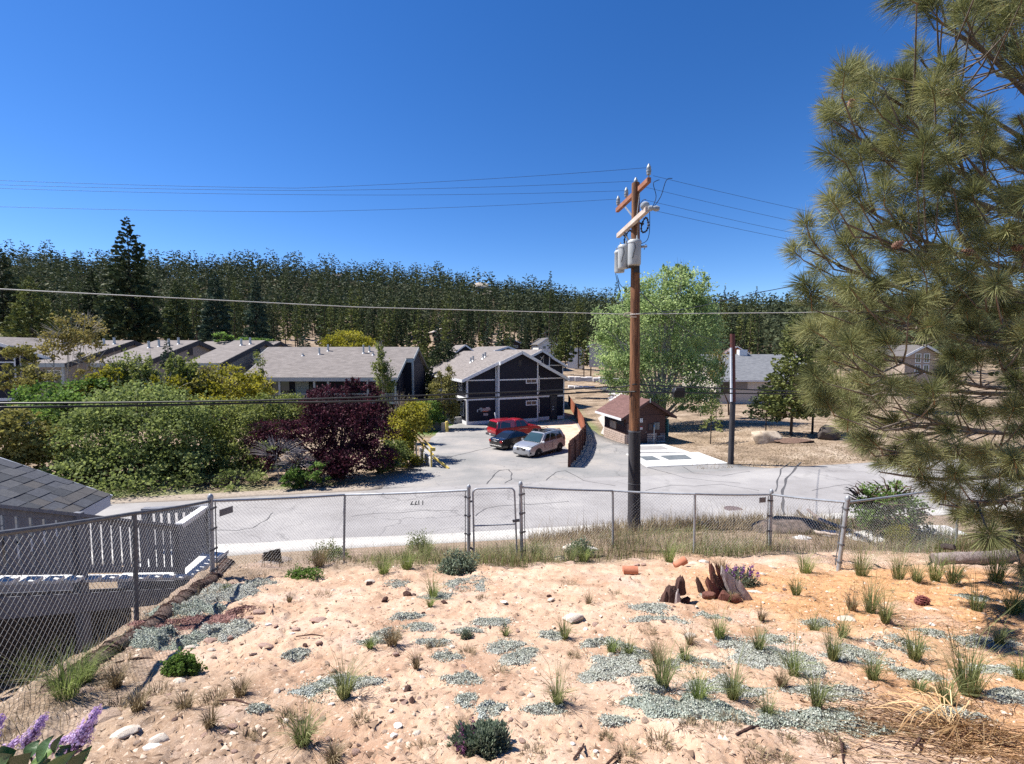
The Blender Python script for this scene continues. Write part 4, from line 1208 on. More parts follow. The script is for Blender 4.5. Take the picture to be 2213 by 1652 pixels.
BLACK = M('black_cable', (.01, .01, .011), None, rough=.55)
pb = atg(1370, 1150); ptop = at(1374, 396, pb.y)
PX, PY = pb.x, pb.y
UP = thing('utility_pole', 'tall orange-brown utility pole with tarred foot, two crossarms and three grey transformers', 'utility pole', tuple(pb))
def uz(py): return at(1372, py, PY).z
zs = uz(932)
q = MB()
zz = np.linspace(pb.z - .6, zs, 9)
def prad(z): return .158 - .058 * (z - pb.z) / (ptop.z - pb.z)
def px_at(z): return PX + (ptop.x - PX) * (z - pb.z) / (ptop.z - pb.z)
q.tube([(px_at(z), PY, z) for z in zz], [prad(z) + .012 for z in zz], 20); q.build('tarred_foot', PDARK, UP, world=True, smooth=True)
q = MB(); zz = np.linspace(zs + .002, ptop.z, 40)
q.tube([(px_at(z), PY, z) for z in zz], [prad(z) * (1 + .02 * sin(z * 5)) for z in zz], 20); q.build('shaft', PWOOD, UP, world=True, smooth=True)
q = MB(); q.lathe([(prad(zs) + .016, -.02), (prad(zs) + .016, .02)], (px_at(zs), PY, zs), 20)
zb = uz(1044); q.lathe([(prad(zb) + .018, -.012), (prad(zb) + .018, .012)], (px_at(zb), PY, zb), 20); q.build('steel_band', GALVD, UP, world=True, smooth=True)
def arm(p0, p1, z, ym, m, half):
    a = at(p0[0], p0[1], 10); b = at(p1[0], p1[1], 10)
    Ya = z / (a.z / 10); Yb = z / (b.z / 10)
    A = Vector((a.x / 10 * Ya, Ya, z)); B = Vector((b.x / 10 * Yb, Yb, z))
    # lay the arm against the pole's left face, keeping direction
    d = (B - A).normalized()
    o = MB(); o.bar(A, B, .10, .125); o.build('crossarm', m, UP, world=True, bevel=.006)
    return A, B, d
zA = (ptop.z - .12) * 1.0
A1, B1, d1 = arm((1334, 455), (1403, 389), zA * .985, 0, ARMR, 0)
zL = uz(487)
A2, B2, d2 = arm((1336, 510), (1399, 453), zL, 0, ARMW, 0)
def insulator(p, s=1.0):
    o = MB(); o.lathe([(.02, 0), (.02, .07), (.05, .075), (.055, .11), (.042, .125), (.06, .135), (.062, .18), (.045, .19), (.055, .205), (.05, .26), (.03, .285), (.028, .31), (.012, .33)], p, 12)
    return o.build('insulator', PORC, UP, world=True, smooth=True)
INS = []
for f in (.03, .32, .62, .985):
    p = A1.lerp(B1, f) + Vector((0, 0, .06)); insulator(tuple(p)); INS.append(p + Vector((0, 0, .24)))
for arm_, zb_, mm in (((A1, B1), .42, GALV), ((A2, B2), .40, GALVD)):
    for f in (.25, .75):
        o = MB(); a = arm_[0].lerp(arm_[1], f) - Vector((0, 0, .05)); o.bar(a, (px_at(a.z - .55), PY - .12 if f > .5 else PY + .12, a.z - .62), .012, .05); o.build('brace', mm, UP, world=True)
o = MB(); pp = A2.lerp(B2, .93) + Vector((0, 0, .12)); o.lathe([(.02, -.09), (.08, -.05), (.11, 0), (.10, .06), (.05, .10), (.01, .11)], tuple(pp), 12); o.build('insulator', PORC, UP, world=True, smooth=True)
o = MB(); e = B2 + Vector((.02, 0, .03)); o.tube([e, e + Vector((.07, 0, -.005)), e + Vector((.10, 0, -.005)), e + Vector((.18, 0, -.01)), e + Vector((.25, 0, -.01))], [.05, .07, .045, .07, .045], 10); o.build('insulator', PORC, UP, world=True, smooth=True)
# fused cutouts hanging off the lower arm
def cutout(px, py, Y, tilt):
    c = at(px, py, Y); o = MB(); w, h = .085, .19
    pts = []
    for k in range(15):
        a = 2 * pi * k / 14
        x = w * cos(a); z = h * sin(a)
        pts.append(c + Vector((x * cos(tilt) - z * sin(tilt), .04 * sin(2 * a), x * sin(tilt) + z * cos(tilt))))
    for i in range(14):
        p, q_ = pts[i], pts[i + 1]
        o.tube([p, p.lerp(q_, .35), p.lerp(q_, .4), q_], [.028, .028, .017, .017], 6)
    o.bar(c + Vector((-.14, 0, .05)), c + Vector((-.03, 0, .03)), .03, .04)
    return o.build('fuse_cutout', DARKTRIM, UP, world=True)
cutout(1394, 487, 12.2, -.18); cutout(1358, 513, 12.9, -.35)
def transformer(px, py, Y, r=.162, h=.56):
    c = at(px, py, Y)
    o = MB(); o.lathe([(r * .93, -h / 2), (r, -h / 2 + .03), (r, h / 2 - .03), (r * 1.06, h / 2 - .02), (r * 1.06, h / 2 + .02), (r * .9, h / 2 + .055), (.02, h / 2 + .075)], tuple(c), 18)
    t = o.build('transformer', CAN, UP, world=True, smooth=True)
    b_ = MB(); b_.tube([c + Vector((.05, -.05, h / 2 + .03)), c + Vector((.05, -.05, h / 2 + .16))], [.03, .022], 8); b_.tube([c + Vector((-.08, .02, h / 2 + .03)), c + Vector((-.08, .02, h / 2 + .13))], [.022, .016], 8)
    b_.tube([c + Vector((r, -.03, h * .3)), c + Vector((r + .14, -.03, h * .32))], .03, 8)
    bo = b_.build('bushing', PORC, t); bo.parent = t
    I = inv_of(t)
    for v in bo.data.vertices: v.co = I @ v.co
    w_ = MB(); w_.tube([c + Vector((-.04, -r * .98, h * .4)), c + Vector((-.02, -r * 1.04, h * .2)), c + Vector((-.06, -r * 1.03, 0)), c + Vector((-.09, -r * .95, -h * .25))], .008, 5)
    wo = w_.build('lead', BLACK, t)
    for v in wo.data.vertices: v.co = I @ v.co
    return c
c1 = transformer(1371, 549, PY - .36); c2 = transformer(1347.5, 558, PY + .05, .145, .54); c3 = transformer(1339, 568, PY + .42, .135, .52)
o = MB(); q0 = c1 - Vector((0, -.2, .25)); o.box(tuple(q0), (.22, .3, .1)); o.box(tuple(c1 + Vector((.12, .25, -.3))), (.12, .2, .25)); o.bar(c3 + Vector((.1, -.1, .1)), Vector((PX, PY, c3.z + .12)), .05, .1); o.bar(c2 + Vector((.1, 0, -.1)), Vector((PX, PY, c2.z - .1)), .05, .08)
o.build('bracket', DARKTRIM, UP, world=True)
# leads on the pole
def lead(pts, r=.009): 
    o = MB(); 
    P_ = [at(*p) for p in pts]
    # smooth with Catmull-Rom
    out = []
    for i in range(len(P_) - 1):
        p0 = P_[max(i - 1, 0)]; p1 = P_[i]; p2 = P_[i + 1]; p3 = P_[min(i + 2, len(P_) - 1)]
        for k in range(5):
            t = k / 5
            out.append(.5 * ((2 * p1) + (p2 - p0) * t + (2 * p0 - 5 * p1 + 4 * p2 - p3) * t * t + (3 * p1 - p0 - 3 * p2 + p3) * t ** 3))
    out.append(P_[-1])
    o.tube(out, r, 5); return o.build('lead', BLACK, UP, world=True)
lead([(1411, 447, 11.9), (1418, 425, 12), (1412, 398, 12), (1419, 391, 12.0), (1425, 389, 12)])
lead([(1412, 449, 11.9), (1428, 425, 12), (1440, 390, 12), (1453, 386, 12)])
lead([(1404, 458, 11.6), (1404, 490, 12), (1402, 510, 12.1), (1396, 522, 12.2), (1381, 529, 12.3)])
lead([(1396, 528, 12.2), (1392, 540, 12.2)]); lead([(1382, 443, 12.8), (1390, 433, 12.6), (1396, 432, 12.5)])
lead([(1352, 530, 12.9), (1336, 545, 13.2), (1330, 575, 13.3), (1332, 600, 13.3), (1340, 632, 13.3)]); lead([(1335, 600, 13.2), (1340, 615, 13.2), (1352, 626, 13.2), (1360, 630, 13.1)])
lead([(1334, 595, 13.3), (1338, 620, 13.3), (1342, 634, 13.3)], .007)
o = MB(); zc = uz(680)
cc = Vector((px_at(zc), PY, zc)); o.lathe([(prad(zc) + .012, -.02), (prad(zc) + .012, .02)], tuple(cc), 14)
o.tube([cc + Vector((-.12, -.1, .04)), cc + Vector((-.30, -.16, .02)), cc + Vector((-.34, -.16, -.04)), cc + Vector((-.2, -.16, -.08)), cc + Vector((0, -.16, -.08))], .011, 6)
o.build('cable_clamp', ARMW, UP, world=True)

# ------------------------------------------------------------------ wires
def wire(name, label, pts, r, m, sag=0.0, n=24):
    """pts: list of (px, py, depth) or Vectors; smooth hanging wire through them"""
    P_ = [p if isinstance(p, Vector) else at(*p) for p in pts]
    out = []
    for i in range(len(P_) - 1):
        a, b = P_[i], P_[i + 1]
        for k in range(n):
            t = k / n
            out.append(a.lerp(b, t) - Vector((0, 0, sag * 4 * t * (1 - t))))
    out.append(P_[-1])
    I = Matrix.Translation(-out[0])
    o = MB(); o.tube([I @ p for p in out], r, 6)
    w = o.build(name, m); w.location = out[0]
    return tag(w, label, 'wire', 'overhead wires of the utility pole')
WIREB = M('wire_dark', (.03, .035, .05), None, rough=.6)
WIREW = M('wire_pale', (.42, .41, .38), (.55, .53, .49), 4, .6)
for i, (py, w_) in enumerate(((452, 'lowest of the four thin wires running left from the upper crossarm'), (411, 'second lowest thin wire running left from the upper crossarm'), (404, 'thin wire running left from the pole top insulator, second from top'), (393, 'topmost thin wire running left from the high end of the crossarm'))):
    wire('power_line', w_, [INS[i], (640, [458, 421, 412, 407][i], 12.6), (-260, py - 14, 12.4)], .004, WIREB, .05)
for i, (pa, pc, w_) in enumerate((((1411, 380, 11.5), (2330, 560), 'topmost thin wire running right from the crossarm to behind the pine'), ((1383, 402, 12.6), (2330, 590), 'second thin wire running right from the pole top to behind the pine'), ((1392, 432, 12.4), (2330, 610), 'third thin wire running right from the pole to behind the pine'), ((1416, 456, 11.6), (2330, 618), 'lowest thin wire running right from the end of the pale crossarm'))):
    wire('power_line', w_, [pa, (pc[0], pc[1], 15)], .004, WIREB, .16)
wire('service_cable', 'pale cable crossing in front of the forest from the left edge to the pole', [(-300, 595, 6.8), (0, 625, 7.6), (450, 648, 9.2), (770, 664, 10.6), (1371, 680, PY - .17)], .0085, WIREW, .0)
wire('service_cable', 'pale cable running right from the pole clamp across the cottonwood', [(1375, 679, PY - .17), (1730, 676, 13.6), (2320, 660, 15)], .011, WIREW, .0)
wire('service_cable', 'slack cable rising right from the cottonwood top towards the pine', [(1390, 677, PY - .16), (1480, 668, 13.2), (1560, 650, 13.6), (1640, 632, 14), (1730, 613, 14.4), (2300, 560, 16)], .011, WIREB, .02, 10)
wire('guy_wire', 'thin dark cable slanting down from the pole to the dark second pole', [(1382, 628, PY), (1430, 672, 15.5), (1500, 722, 21), (1583, 744, 30)], .012, BLACK, .06, 10)
wire('phone_cable', 'upper of two black cables across the shrubs and navy house', [(-300, 875, 7.2), (0, 872, 8.0), (560, 866, 9.6), (1150, 846, 11.9), (1310, 836, 12.6), (1330, 838, 12.7), (1371, 831, PY - .16), (1520, 838, 13.3), (1830, 850, 14.6), (2300, 862, 16)], .018, BLACK, .01, 8)
wire('phone_cable', 'lower of two black cables across the shrubs and navy house', [(-300, 884, 7.2), (0, 881, 8.0), (560, 871, 9.6), (1000, 862, 11.3), (1310, 846, 12.6), (1371, 847, PY - .17), (1460, 849, 13.1), (1830, 852, 14.6), (2300, 866, 16)], .020, BLACK, .01, 8)
bxp = at(1465, 849, 13.05)
bx = thing('cable_box', 'black splice box hanging on the lower black cable before the cottonwood', 'cable box', tuple(bxp))
o = MB(); o.prism([(-.16, -.11, .0), (-.13, -.11, -.13), (.15, -.11, -.13), (.17, -.11, -.06), (.17, -.11, .12), (.12, -.11, .14), (-.10, -.11, .14)], (0, .22, 0)); o.build('case', M('box_black', (.012, .012, .014), None, rough=.5), bx, bevel=.015, smooth=True)
o = MB(); o.box((.02, -.118, .10), (.24, .02, .10)); o.build('lid', M('box_lid', (.03, .03, .036), None, rough=.6), bx, bevel=.006)

# second pole with white conduit, tarred below
sp = atg(1579, 1004); SPY = sp.y; spt = at(1583, 722, SPY)
P2 = thing('second_pole', 'dark pole with white conduit at the corner of the white concrete pad', 'pole', tuple(sp))
zc = at(1580, 868, SPY).z
o = MB(); o.tube([(sp.x, SPY, sp.z - .5), (sp.x + .01, SPY, zc)], [.185, .175], 16); o.build('tarred_foot', PDARK, P2, world=True, smooth=True)
o = MB(); o.tube([(sp.x + .02, SPY, zc + .002), (spt.x, SPY, spt.z)], [.172, .155], 16); o.build('shaft', M('dark_red_wood', (.055, .014, .012), (.11, .032, .026), 1.5, .8, .5, 10, stretch=(7, 7, .8)), P2, world=True, smooth=True)
o = MB(); zt = at(1580, 752, SPY).z; o.tube([(sp.x - .15, SPY - .13, zc), (spt.x - .13, SPY - .12, zt)], .075, 10); o.build('conduit', M('conduit_white', (.55, .56, .58), (.62, .63, .65), 3, .45), P2, world=True, smooth=True)

# ------------------------------------------------------------------ vehicles (x forwards, z up, origin on the ground)
def arch(cx, r, z0, n=9):
    return [(cx + r * cos(pi * (1 - k / n)), z0 + r * sin(pi * (1 - k / n))) for k in range(n + 1)]
def body_side(o_pts, W, taper, mat, root, name='body', bev=.045):
    """side outline swept across the width; plan rounded at nose and tail, sides tucked in above the belt"""
    xs = [p[0] for p in o_pts]; xa, xb = min(xs), max(xs); L = (xb - xa) / 2; xm = (xa + xb) / 2
    zmax = max(p[1] for p in o_pts); zmid = .62 * zmax
    def half(x, z):
        k = abs(x - xm) / L
        s = 1 - taper * k ** 5
        s -= .05 * max(0, (z - zmid) / max(.01, zmax - zmid)) ** 1.3 + .05 * max(0, (.38 - z) / .38)
        return W / 2 * s
    rows = [-1, -.86, 0, .86, 1]
    V = []
    for t in rows:
        for x, z in o_pts:
            h = half(x, z)
            crown = .02 * (1 - t * t) if z > zmid else 0
            nose = (1 - abs(t) ** 2.5) * .07 * (1 if x > xm else -1) * max(0, (abs(x - xm) / L) - .8) / .2
            V.append((x + nose, h * t, z + crown))
    n = len(o_pts); Fc = []
    for i in range(len(rows) - 1):
        for j in range(n):
            a = i * n + j; b = i * n + (j + 1) % n
            Fc.append((a, b, b + n, a + n))
    Fc.append(tuple(range(n))[::-1]); Fc.append(tuple((len(rows) - 1) * n + j for j in range(n)))
    m = MB(); m.add(V, Fc)
    return m.build(name, mat, root, smooth=True, bevel=bev, seg=2)
def wheel(root, x, y, r, w, rim_m, side, spokes=5):
    t = MB(); t.lathe([(r * .62, -w / 2), (r * .93, -w / 2), (r, -w * .3), (r, w * .3), (r * .93, w / 2), (r * .62, w / 2)], (0, 0, 0), 22)
    o = t.build('wheel', M('tyre', (.012, .012, .013), None, rough=.85), root, smooth=True)
    o.location = (x, y, r); o.rotation_euler = (-side * pi / 2, 0, 0)
    rm = MB(); rm.lathe([(r * .66, w * .28), (r * .66, w * .48), (r * .60, w * .50), (r * .58, w * .3)], (0, 0, 0), 22)
    for k in range(spokes):
        a = 2 * pi * k / spokes
        for da in (-.13, .13):
            p0 = Vector((cos(a) * r * .1, sin(a) * r * .1, w * .44)); p1 = Vector((cos(a + da) * r * .62, sin(a + da) * r * .62, w * .42))
            rm.bar(p0, p1, r * .10, .03)
    rm.lathe([(r * .15, w * .3), (r * .15, w * .47), (r * .02, w * .49)], (0, 0, 0), 12)
    rm.build('rim', rim_m, o)
    bk = MB(); bk.lathe([(r * .60, w * .1), (r * .60, w * .2), (.01, w * .2)], (0, 0, 0), 18); bk.build('brake_disc', DARKTRIM, o)
    return o
def quad_panel(root, pts, nout, lift, name, mat, inset=0.0, thick=.012):
    P_ = [Vector(p) for p in pts]; c = sum(P_, Vector()) / len(P_)
    n = (P_[1] - P_[0]).cross(P_[2] - P_[0]).normalized()
    if n.dot(Vector(nout)) < 0: n = -n
    P_ = [p.lerp(c, inset) + n * lift for p in P_]
    m = MB(); m.prism(P_, n * thick); return m.build(name, mat, root, bevel=.004)
def cabin(root, prof, wb, wt, mat, gmat, zb, side_cuts, name='cabin', rear_glass=True, front_glass=True, inset=.10):
    """greenhouse on the belt line; prof = [(xb_rear, x_roof_rear), (xb_front, x_roof_front)], roof height zt"""
    (xr, xrt, xft, xf, zt) = prof
    n = 7
    V = []; 
    # roof sections from rear to front, each with belt edge, roof edge, crown
    st = [(xr, xr, zb + .001), (xr, xrt, zt - .05), ((xrt + xft) / 2, (xrt + xft) / 2, zt), (xf, xft, zt - .06), (xf, xf, zb + .001)]
    m = MB()
    A = [(xr, -wb / 2, zb), (xf, -wb / 2, zb), (xf, wb / 2, zb), (xr, wb / 2, zb)]
    xm = (xrt + xft) / 2
    B = [(xrt, -wt / 2, zt - .045), (xm, -wt / 2 - .015, zt - .005), (xft, -wt / 2, zt - .055), (xft - .04, 0, zt - .01), (xft, wt / 2, zt - .055), (xm, wt / 2 + .015, zt - .005), (xrt, wt / 2, zt - .045), (xrt + .05, 0, zt)]
    C = [(xm, 0, zt + .045)]
    vs = A + B + C
    b = 4; c = 12
    fs = [(0, 1, b + 2, b + 1, b), (2, 3, b + 6, b + 5, b + 4), (1, 2, b + 4, b + 3, b + 2), (3, 0, b, b + 7, b + 6),
          (b, b + 1, c, b + 7), (b + 1, b + 2, b + 3, c), (c, b + 3, b + 4, b + 5), (b + 7, c, b + 5, b + 6), (3, 2, 1, 0)]
    m.add(vs, fs)
    o = m.build(name, mat, root, smooth=True, bevel=.05, seg=2)
    # glass
    def lerp(p, q, t): return Vector(p).lerp(Vector(q), t)
    for sy in (-1, 1):
        lo_r = Vector((xr, sy * wb / 2, zb)); lo_f = Vector((xf, sy * wb / 2, zb)); hi_r = Vector((xrt, sy * wt / 2, zt - .045)); hi_f = Vector((xft, sy * wt / 2, zt - .05))
        def S_(x, t):
            lo = Vector((x, sy * wb / 2, zb))
            # slanted ends
            lo_x = lo_r.x + (lo_f.x - lo_r.x) * x; hi_x = hi_r.x + (hi_f.x - hi_r.x) * x
            p = Vector((lo_x, sy * wb / 2, zb)).lerp(Vector((hi_x, sy * wt / 2, zt - .05)), t); return p
        for (u0, u1) in side_cuts:
            t0, t1 = .07, .86
            quad_panel(root, [S_(u0, t0), S_(u1, t0), S_(u1 - .01, t1), S_(u0 + .01, t1)], (0, sy, .2), .004, 'side_window', gmat, 0, .01)
    if front_glass:
        quad_panel(root, [Vector((xf, -wb / 2, zb)).lerp(Vector((xft, -wt / 2, zt - .055)), .06), Vector((xf, wb / 2, zb)).lerp(Vector((xft, wt / 2, zt - .055)), .06), Vector((xft, wt / 2, zt - .055)).lerp(Vector((xf, wb / 2, zb)), .10), Vector((xft, -wt / 2, zt - .055)).lerp(Vector((xf, -wb / 2, zb)), .10)], (1, 0, .5), .006, 'windscreen', gmat, .085)
    if rear_glass:
        quad_panel(root, [Vector((xr, -wb / 2, zb)).lerp(Vector((xrt, -wt / 2, zt - .045)), .08), Vector((xr, wb / 2, zb)).lerp(Vector((xrt, wt / 2, zt - .045)), .08), Vector((xrt, wt / 2, zt - .045)).lerp(Vector((xr, wb / 2, zb)), .12), Vector((xrt, -wt / 2, zt - .045)).lerp(Vector((xr, -wb / 2, zb)), .12)], (-1, 0, .5), .006, 'rear_window', gmat, .085)
    return o
CARGLASS = M('car_glass', (.010, .012, .014), None, rough=.05, spec=.8)
CARGLASSB = M('car_glass_teal', (.022, .045, .055), (.03, .06, .07), 1.5, .06, spec=.8)
CHROME = M('rim_alloy', (.45, .44, .43), None, rough=.3, metal=.8)
def box_part(root, name, c, d, mat, rz=0, ry=0, bevel=.01):
    q = MB(); q.box(c, d, rz=rz, ry=ry); return q.build(name, mat, root, bevel=bevel, seg=1)
def plate(root, x, z, face, y=0.0):
    p = box_part(root, 'licence_plate', (x, y, z), (.02, .31, .155), TRIM, bevel=.003)
    k = MB()
    for yy in np.linspace(-.11, .11, 6): k.box((x + face * .0125, y + yy, z - .005), (.003, .024, .07))
    k.build('plate_print', M('plate_ink', (.03, .04, .09)), p)
    return p

# silver SUV
sa = atz(1160, 993, -8.18); sb_ = atz(1209, 979, -8.22)
def suv():
    ax = (sa - sb_); rz = atan2(ax.y, ax.x)
    rz = rz
    P_ = (sa + sb_) / 2
    nrm = Vector((-sin(rz), cos(rz), 0))
    # the wheels seen are the near (left-hand) side
    side = 1 if nrm.y < 0 else -1
    c = P_ - nrm * side * .80
    root = thing('silver_suv', 'silver SUV with roof rails and black sunroof parked nearest the wooden fence', 'car', (c.x, c.y, float(flat_z(c.x, c.y)) + .024), rz)
    paint = M('silver_paint', (.42, .425, .435), None, rough=.28, metal=.55, coat=.6)
    r = .385
    pts = [(-2.44, .42), (-2.46, .85), (-2.40, 1.06), (-2.2, 1.12), (-.6, 1.10), (.9, 1.10), (1.25, 1.08), (1.9, 1.00), (2.28, .90), (2.42, .78), (2.47, .50), (2.42, .27)]
    under = arch(1.48, .45, .27)[::-1] + arch(-1.42, .45, .27)[::-1]
    pts = pts + [(p[0], p[1]) for p in under] + [(-2.36, .27)]
    body_side(pts, 1.90, .16, paint, root)
    cabin(root, (-2.36, -2.0, .38, 1.22, 1.74), 1.74, 1.34, paint, CARGLASS, 1.06, ((.13, .37), (.39, .635), (.655, .86)), front_glass=False)
    zt = 1.74
    quad_panel(root, [(1.20, -.80, 1.10), (1.20, .80, 1.10), (.43, .60, 1.665), (.43, -.60, 1.665)], (1, 0, .5), .012, 'windscreen', CARGLASSB, .02)
    quad_panel(root, [(-.95, -.50, 1.772), (-.95, .50, 1.772), (.22, .48, 1.735), (.22, -.48, 1.735)], (0, 0, 1), .008, 'sunroof', CARGLASS, .0, .012)
    for sy in (-1, 1):
        q = MB(); q.tube([(-1.9, sy * .63, 1.71), (-1.8, sy * .63, 1.80), (.1, sy * .63, 1.81), (.25, sy * .63, 1.72)], .025, 6); q.build('roof_rail', DARKTRIM, root, smooth=True)
        m_ = MB(); m_.box((.98, sy * 1.0, 1.14), (.12, .22, .17)); mo = m_.build('mirror', TRIM if sy == side else paint, root, bevel=.04, seg=2, smooth=True)
        for xx in (1.48, -1.42):
            wheel(root, xx, sy * .83, r, .24, CHROME, sy)
        q = MB(); q.box((0, sy * .925, .33), (2.0, .06, .12)); q.build('sill', DARKTRIM, root, bevel=.015)
        q = MB()
        for xx in (.50, -.55): q.box((xx, sy * .935, .94), (.20, .03, .04))
        q.build('door_handle', CHROME, root, bevel=.008)
        q = MB(); q.bar((.72, sy * .945, 1.02), (.62, sy * .952, .45), .012, .02); q.bar((-.32, sy * .945, 1.02), (-.34, sy * .952, .45), .01, .012); q.build('door_seam', DARKTRIM, root)
        quad_panel(root, [(2.33, sy * .42, .86), (2.22, sy * .80, .87), (1.98, sy * .86, .96), (2.18, sy * .50, .96)], (1, sy * .6, .3), .012, 'headlight', M('lamp_glass', (.10, .11, .12), (.35, .37, .38), 30, .15), 0, .03)
        quad_panel(root, [(-2.33, sy * .84, .90), (-2.20, sy * .90, .90), (-2.16, sy * .86, 1.25), (-2.28, sy * .76, 1.25)], (-.5, sy, 0), .004, 'tail_light', M('lamp_red', (.25, .01, .015), None, rough=.2), 0, .02)
        q = MB(); q.box((2.30, sy * .70, .48), (.16, .30, .13), rz=-sy * .35); q.build('fog_lamp_recess', DARKTRIM, root, bevel=.02)
    g = MB(); g.prism([(2.475, -.38, .62), (2.475, .38, .62), (2.445, .42, .84), (2.445, -.42, .84)], (.03, 0, 0)); go = g.build('grille', DARKTRIM, root, bevel=.01)
    k = MB(); k.box((2.487, 0, .745), (.02, .62, .02)); k.box((2.487, 0, .745), (.03, .12, .07)); k.build('grille_bar', CHROME, go)
    g = MB(); g.box((2.40, 0, .36), (.16, 1.25, .13)); g.build('lower_intake', DARKTRIM, root, bevel=.02)
    plate(root, 2.50, .48, 1, 0)
suv()

# black sedan, seen from behind
def sedan():
    c = atz(1113, 966, -8.3)
    root = thing('black_sedan', 'black sedan with red tail lights parked between the red pickup and the silver SUV', 'car', (c.x, c.y, float(flat_z(c.x, c.y)) + .024), radians(46))
    paint = M('black_paint', (.008, .008, .012), None, rough=.18, coat=.7, spec=.6)
    r = .33
    pts = [(-2.30, .40), (-2.36, .70), (-2.28, .94), (-2.1, 1.0), (-1.5, 1.02), (-.3, .97), (.9, .94), (1.6, .88), (2.15, .74), (2.30, .55), (2.28, .30)]
    pts += [(x, z) for x, z in arch(1.38, .39, .24)[::-1] + arch(-1.34, .39, .24)[::-1]] + [(-2.24, .26)]
    body_side(pts, 1.80, .15, paint, root)
    cabin(root, (-1.78, -1.02, .15, 1.02, 1.43), 1.60, 1.14, paint, CARGLASS, .97, ((.17, .40), (.42, .62), (.64, .84)))
    for sy in (-1, 1):
        for xx in (1.38, -1.34): wheel(root, xx, sy * .78, r, .21, CHROME, sy)
        q = MB(); q.lathe([(.12, 0), (.12, .03), (.07, .045), (.01, .05)], (0, 0, 0), 14)
        lo = q.build('tail_light', M('lamp_red_round', (.42, .03, .03), (.2, .01, .01), 20, .2), root, smooth=True); lo.location = (-2.335, sy * .66, .80); lo.rotation_euler = (0, -pi / 2 - .08, -sy * .18); lo.scale = (1, 1.15, 1)
        m_ = MB(); m_.box((.72, sy * .93, 1.0), (.11, .18, .13)); m_.build('mirror', paint, root, bevel=.03, seg=2)
    q = MB(); q.box((-2.36, 0, .47), (.07, 1.42, .035)); q.build('bumper_strip', CHROME, root, bevel=.008)
    q = MB(); q.box((-2.30, .0, .955), (.03, .75, .03)); q.build('boot_trim', CHROME, root, bevel=.006)
    plate(root, -2.385, .76, -1)
sedan()

# red pickup with a matching cap
def pickup():
    rear = atz(1073, 953, -8.35)
    rz = radians(33)
    c = rear + Vector((cos(rz), sin(rz), 0)) * 2.05
    root = thing('red_pickup', 'red pickup truck with matching red bed cap parked closest to the navy house', 'truck', (c.x, c.y + .9, float(flat_z(c.x, c.y)) + .024), rz)
    paint = M('red_paint', (.36, .012, .022), None, rough=.22, coat=.8, spec=.5)
    r = .40
    pts = [(-2.62, .55), (-2.66, .95), (-2.62, 1.12), (-1.2, 1.14), (1.0, 1.14), (1.35, 1.13), (2.2, 1.04), (2.52, .93), (2.60, .65), (2.55, .42)]
    pts += [(x, z) for x, z in arch(1.72, .47, .38)[::-1] + arch(-1.55, .47, .38)[::-1]] + [(-2.55, .46)]
    body_side(pts, 1.92, .12, paint, root)
    cabin(root, (-.55, -.45, .62, 1.30, 1.82), 1.70, 1.38, paint, CARGLASS, 1.12, ((.10, .42), (.45, .84)), rear_glass=False)
    cabin(root, (-2.60, -2.42, -.50, -.52, 1.86), 1.76, 1.46, paint, CARGLASS, 1.13, ((.07, .17), (.22, .74)), name='bed_cap', front_glass=False)
    q = MB()
    for y in (-.42, -.14, .14, .42): q.box((-1.45, y, 1.905), (1.7, .05, .012))
    q.build('cap_rib', paint, root)
    for sy in (-1, 1):
        for xx in (1.72, -1.55): wheel(root, xx, sy * .82, r, .25, DARKTRIM if xx > 0 else CHROME, sy, 6)
        m_ = MB(); m_.box((1.0, sy * 1.02, 1.25), (.12, .22, .18)); m_.build('mirror', paint, root, bevel=.03, seg=2)
        quad_panel(root, [(-2.64, sy * .88, .80), (-2.50, sy * .945, .80), (-2.50, sy * .93, 1.08), (-2.64, sy * .86, 1.08)], (-1, sy, 0), .004, 'tail_light', M('lamp_red', (.25, .01, .015), None, rough=.2), 0, .02)
        q = MB(); q.box((-2.48, sy * .74, 1.45), (.03, .04, .60), ry=.26); q.build('cap_pillar', TRIM, root)
        q = MB(); q.bar((-.15, sy * .93, .93), (.9, sy * .95, .93), .012, .02); q.build('door_trim', CHROME, root)
    q = MB(); q.box((-2.70, 0, .52), (.16, 1.74, .20)); q.build('rear_bumper', DARKTRIM, root, bevel=.03)
    q = MB(); q.box((-2.70, 0, .90), (.05, .20, .07)); q.build('tailgate_handle', CHROME, root, bevel=.012)
    q = MB(); q.box((2.60, 0, .50), (.14, 1.7, .18)); q.build('front_bumper', CHROME, root, bevel=.03)
    q = MB(); q.box((2.57, 0, .80), (.06, 1.1, .22)); q.build('grille', DARKTRIM, root, bevel=.02)
    plate(root, -2.795, .56, -1, .0)
    st = MB(); st.lathe([(.09, 0), (.09, .004)], (0, 0, 0), 12); so = st.build('window_sticker', TRIM, root); so.location = (-2.535, .34, 1.36); so.rotation_euler = (0, -pi / 2 + .26, 0)
pickup()

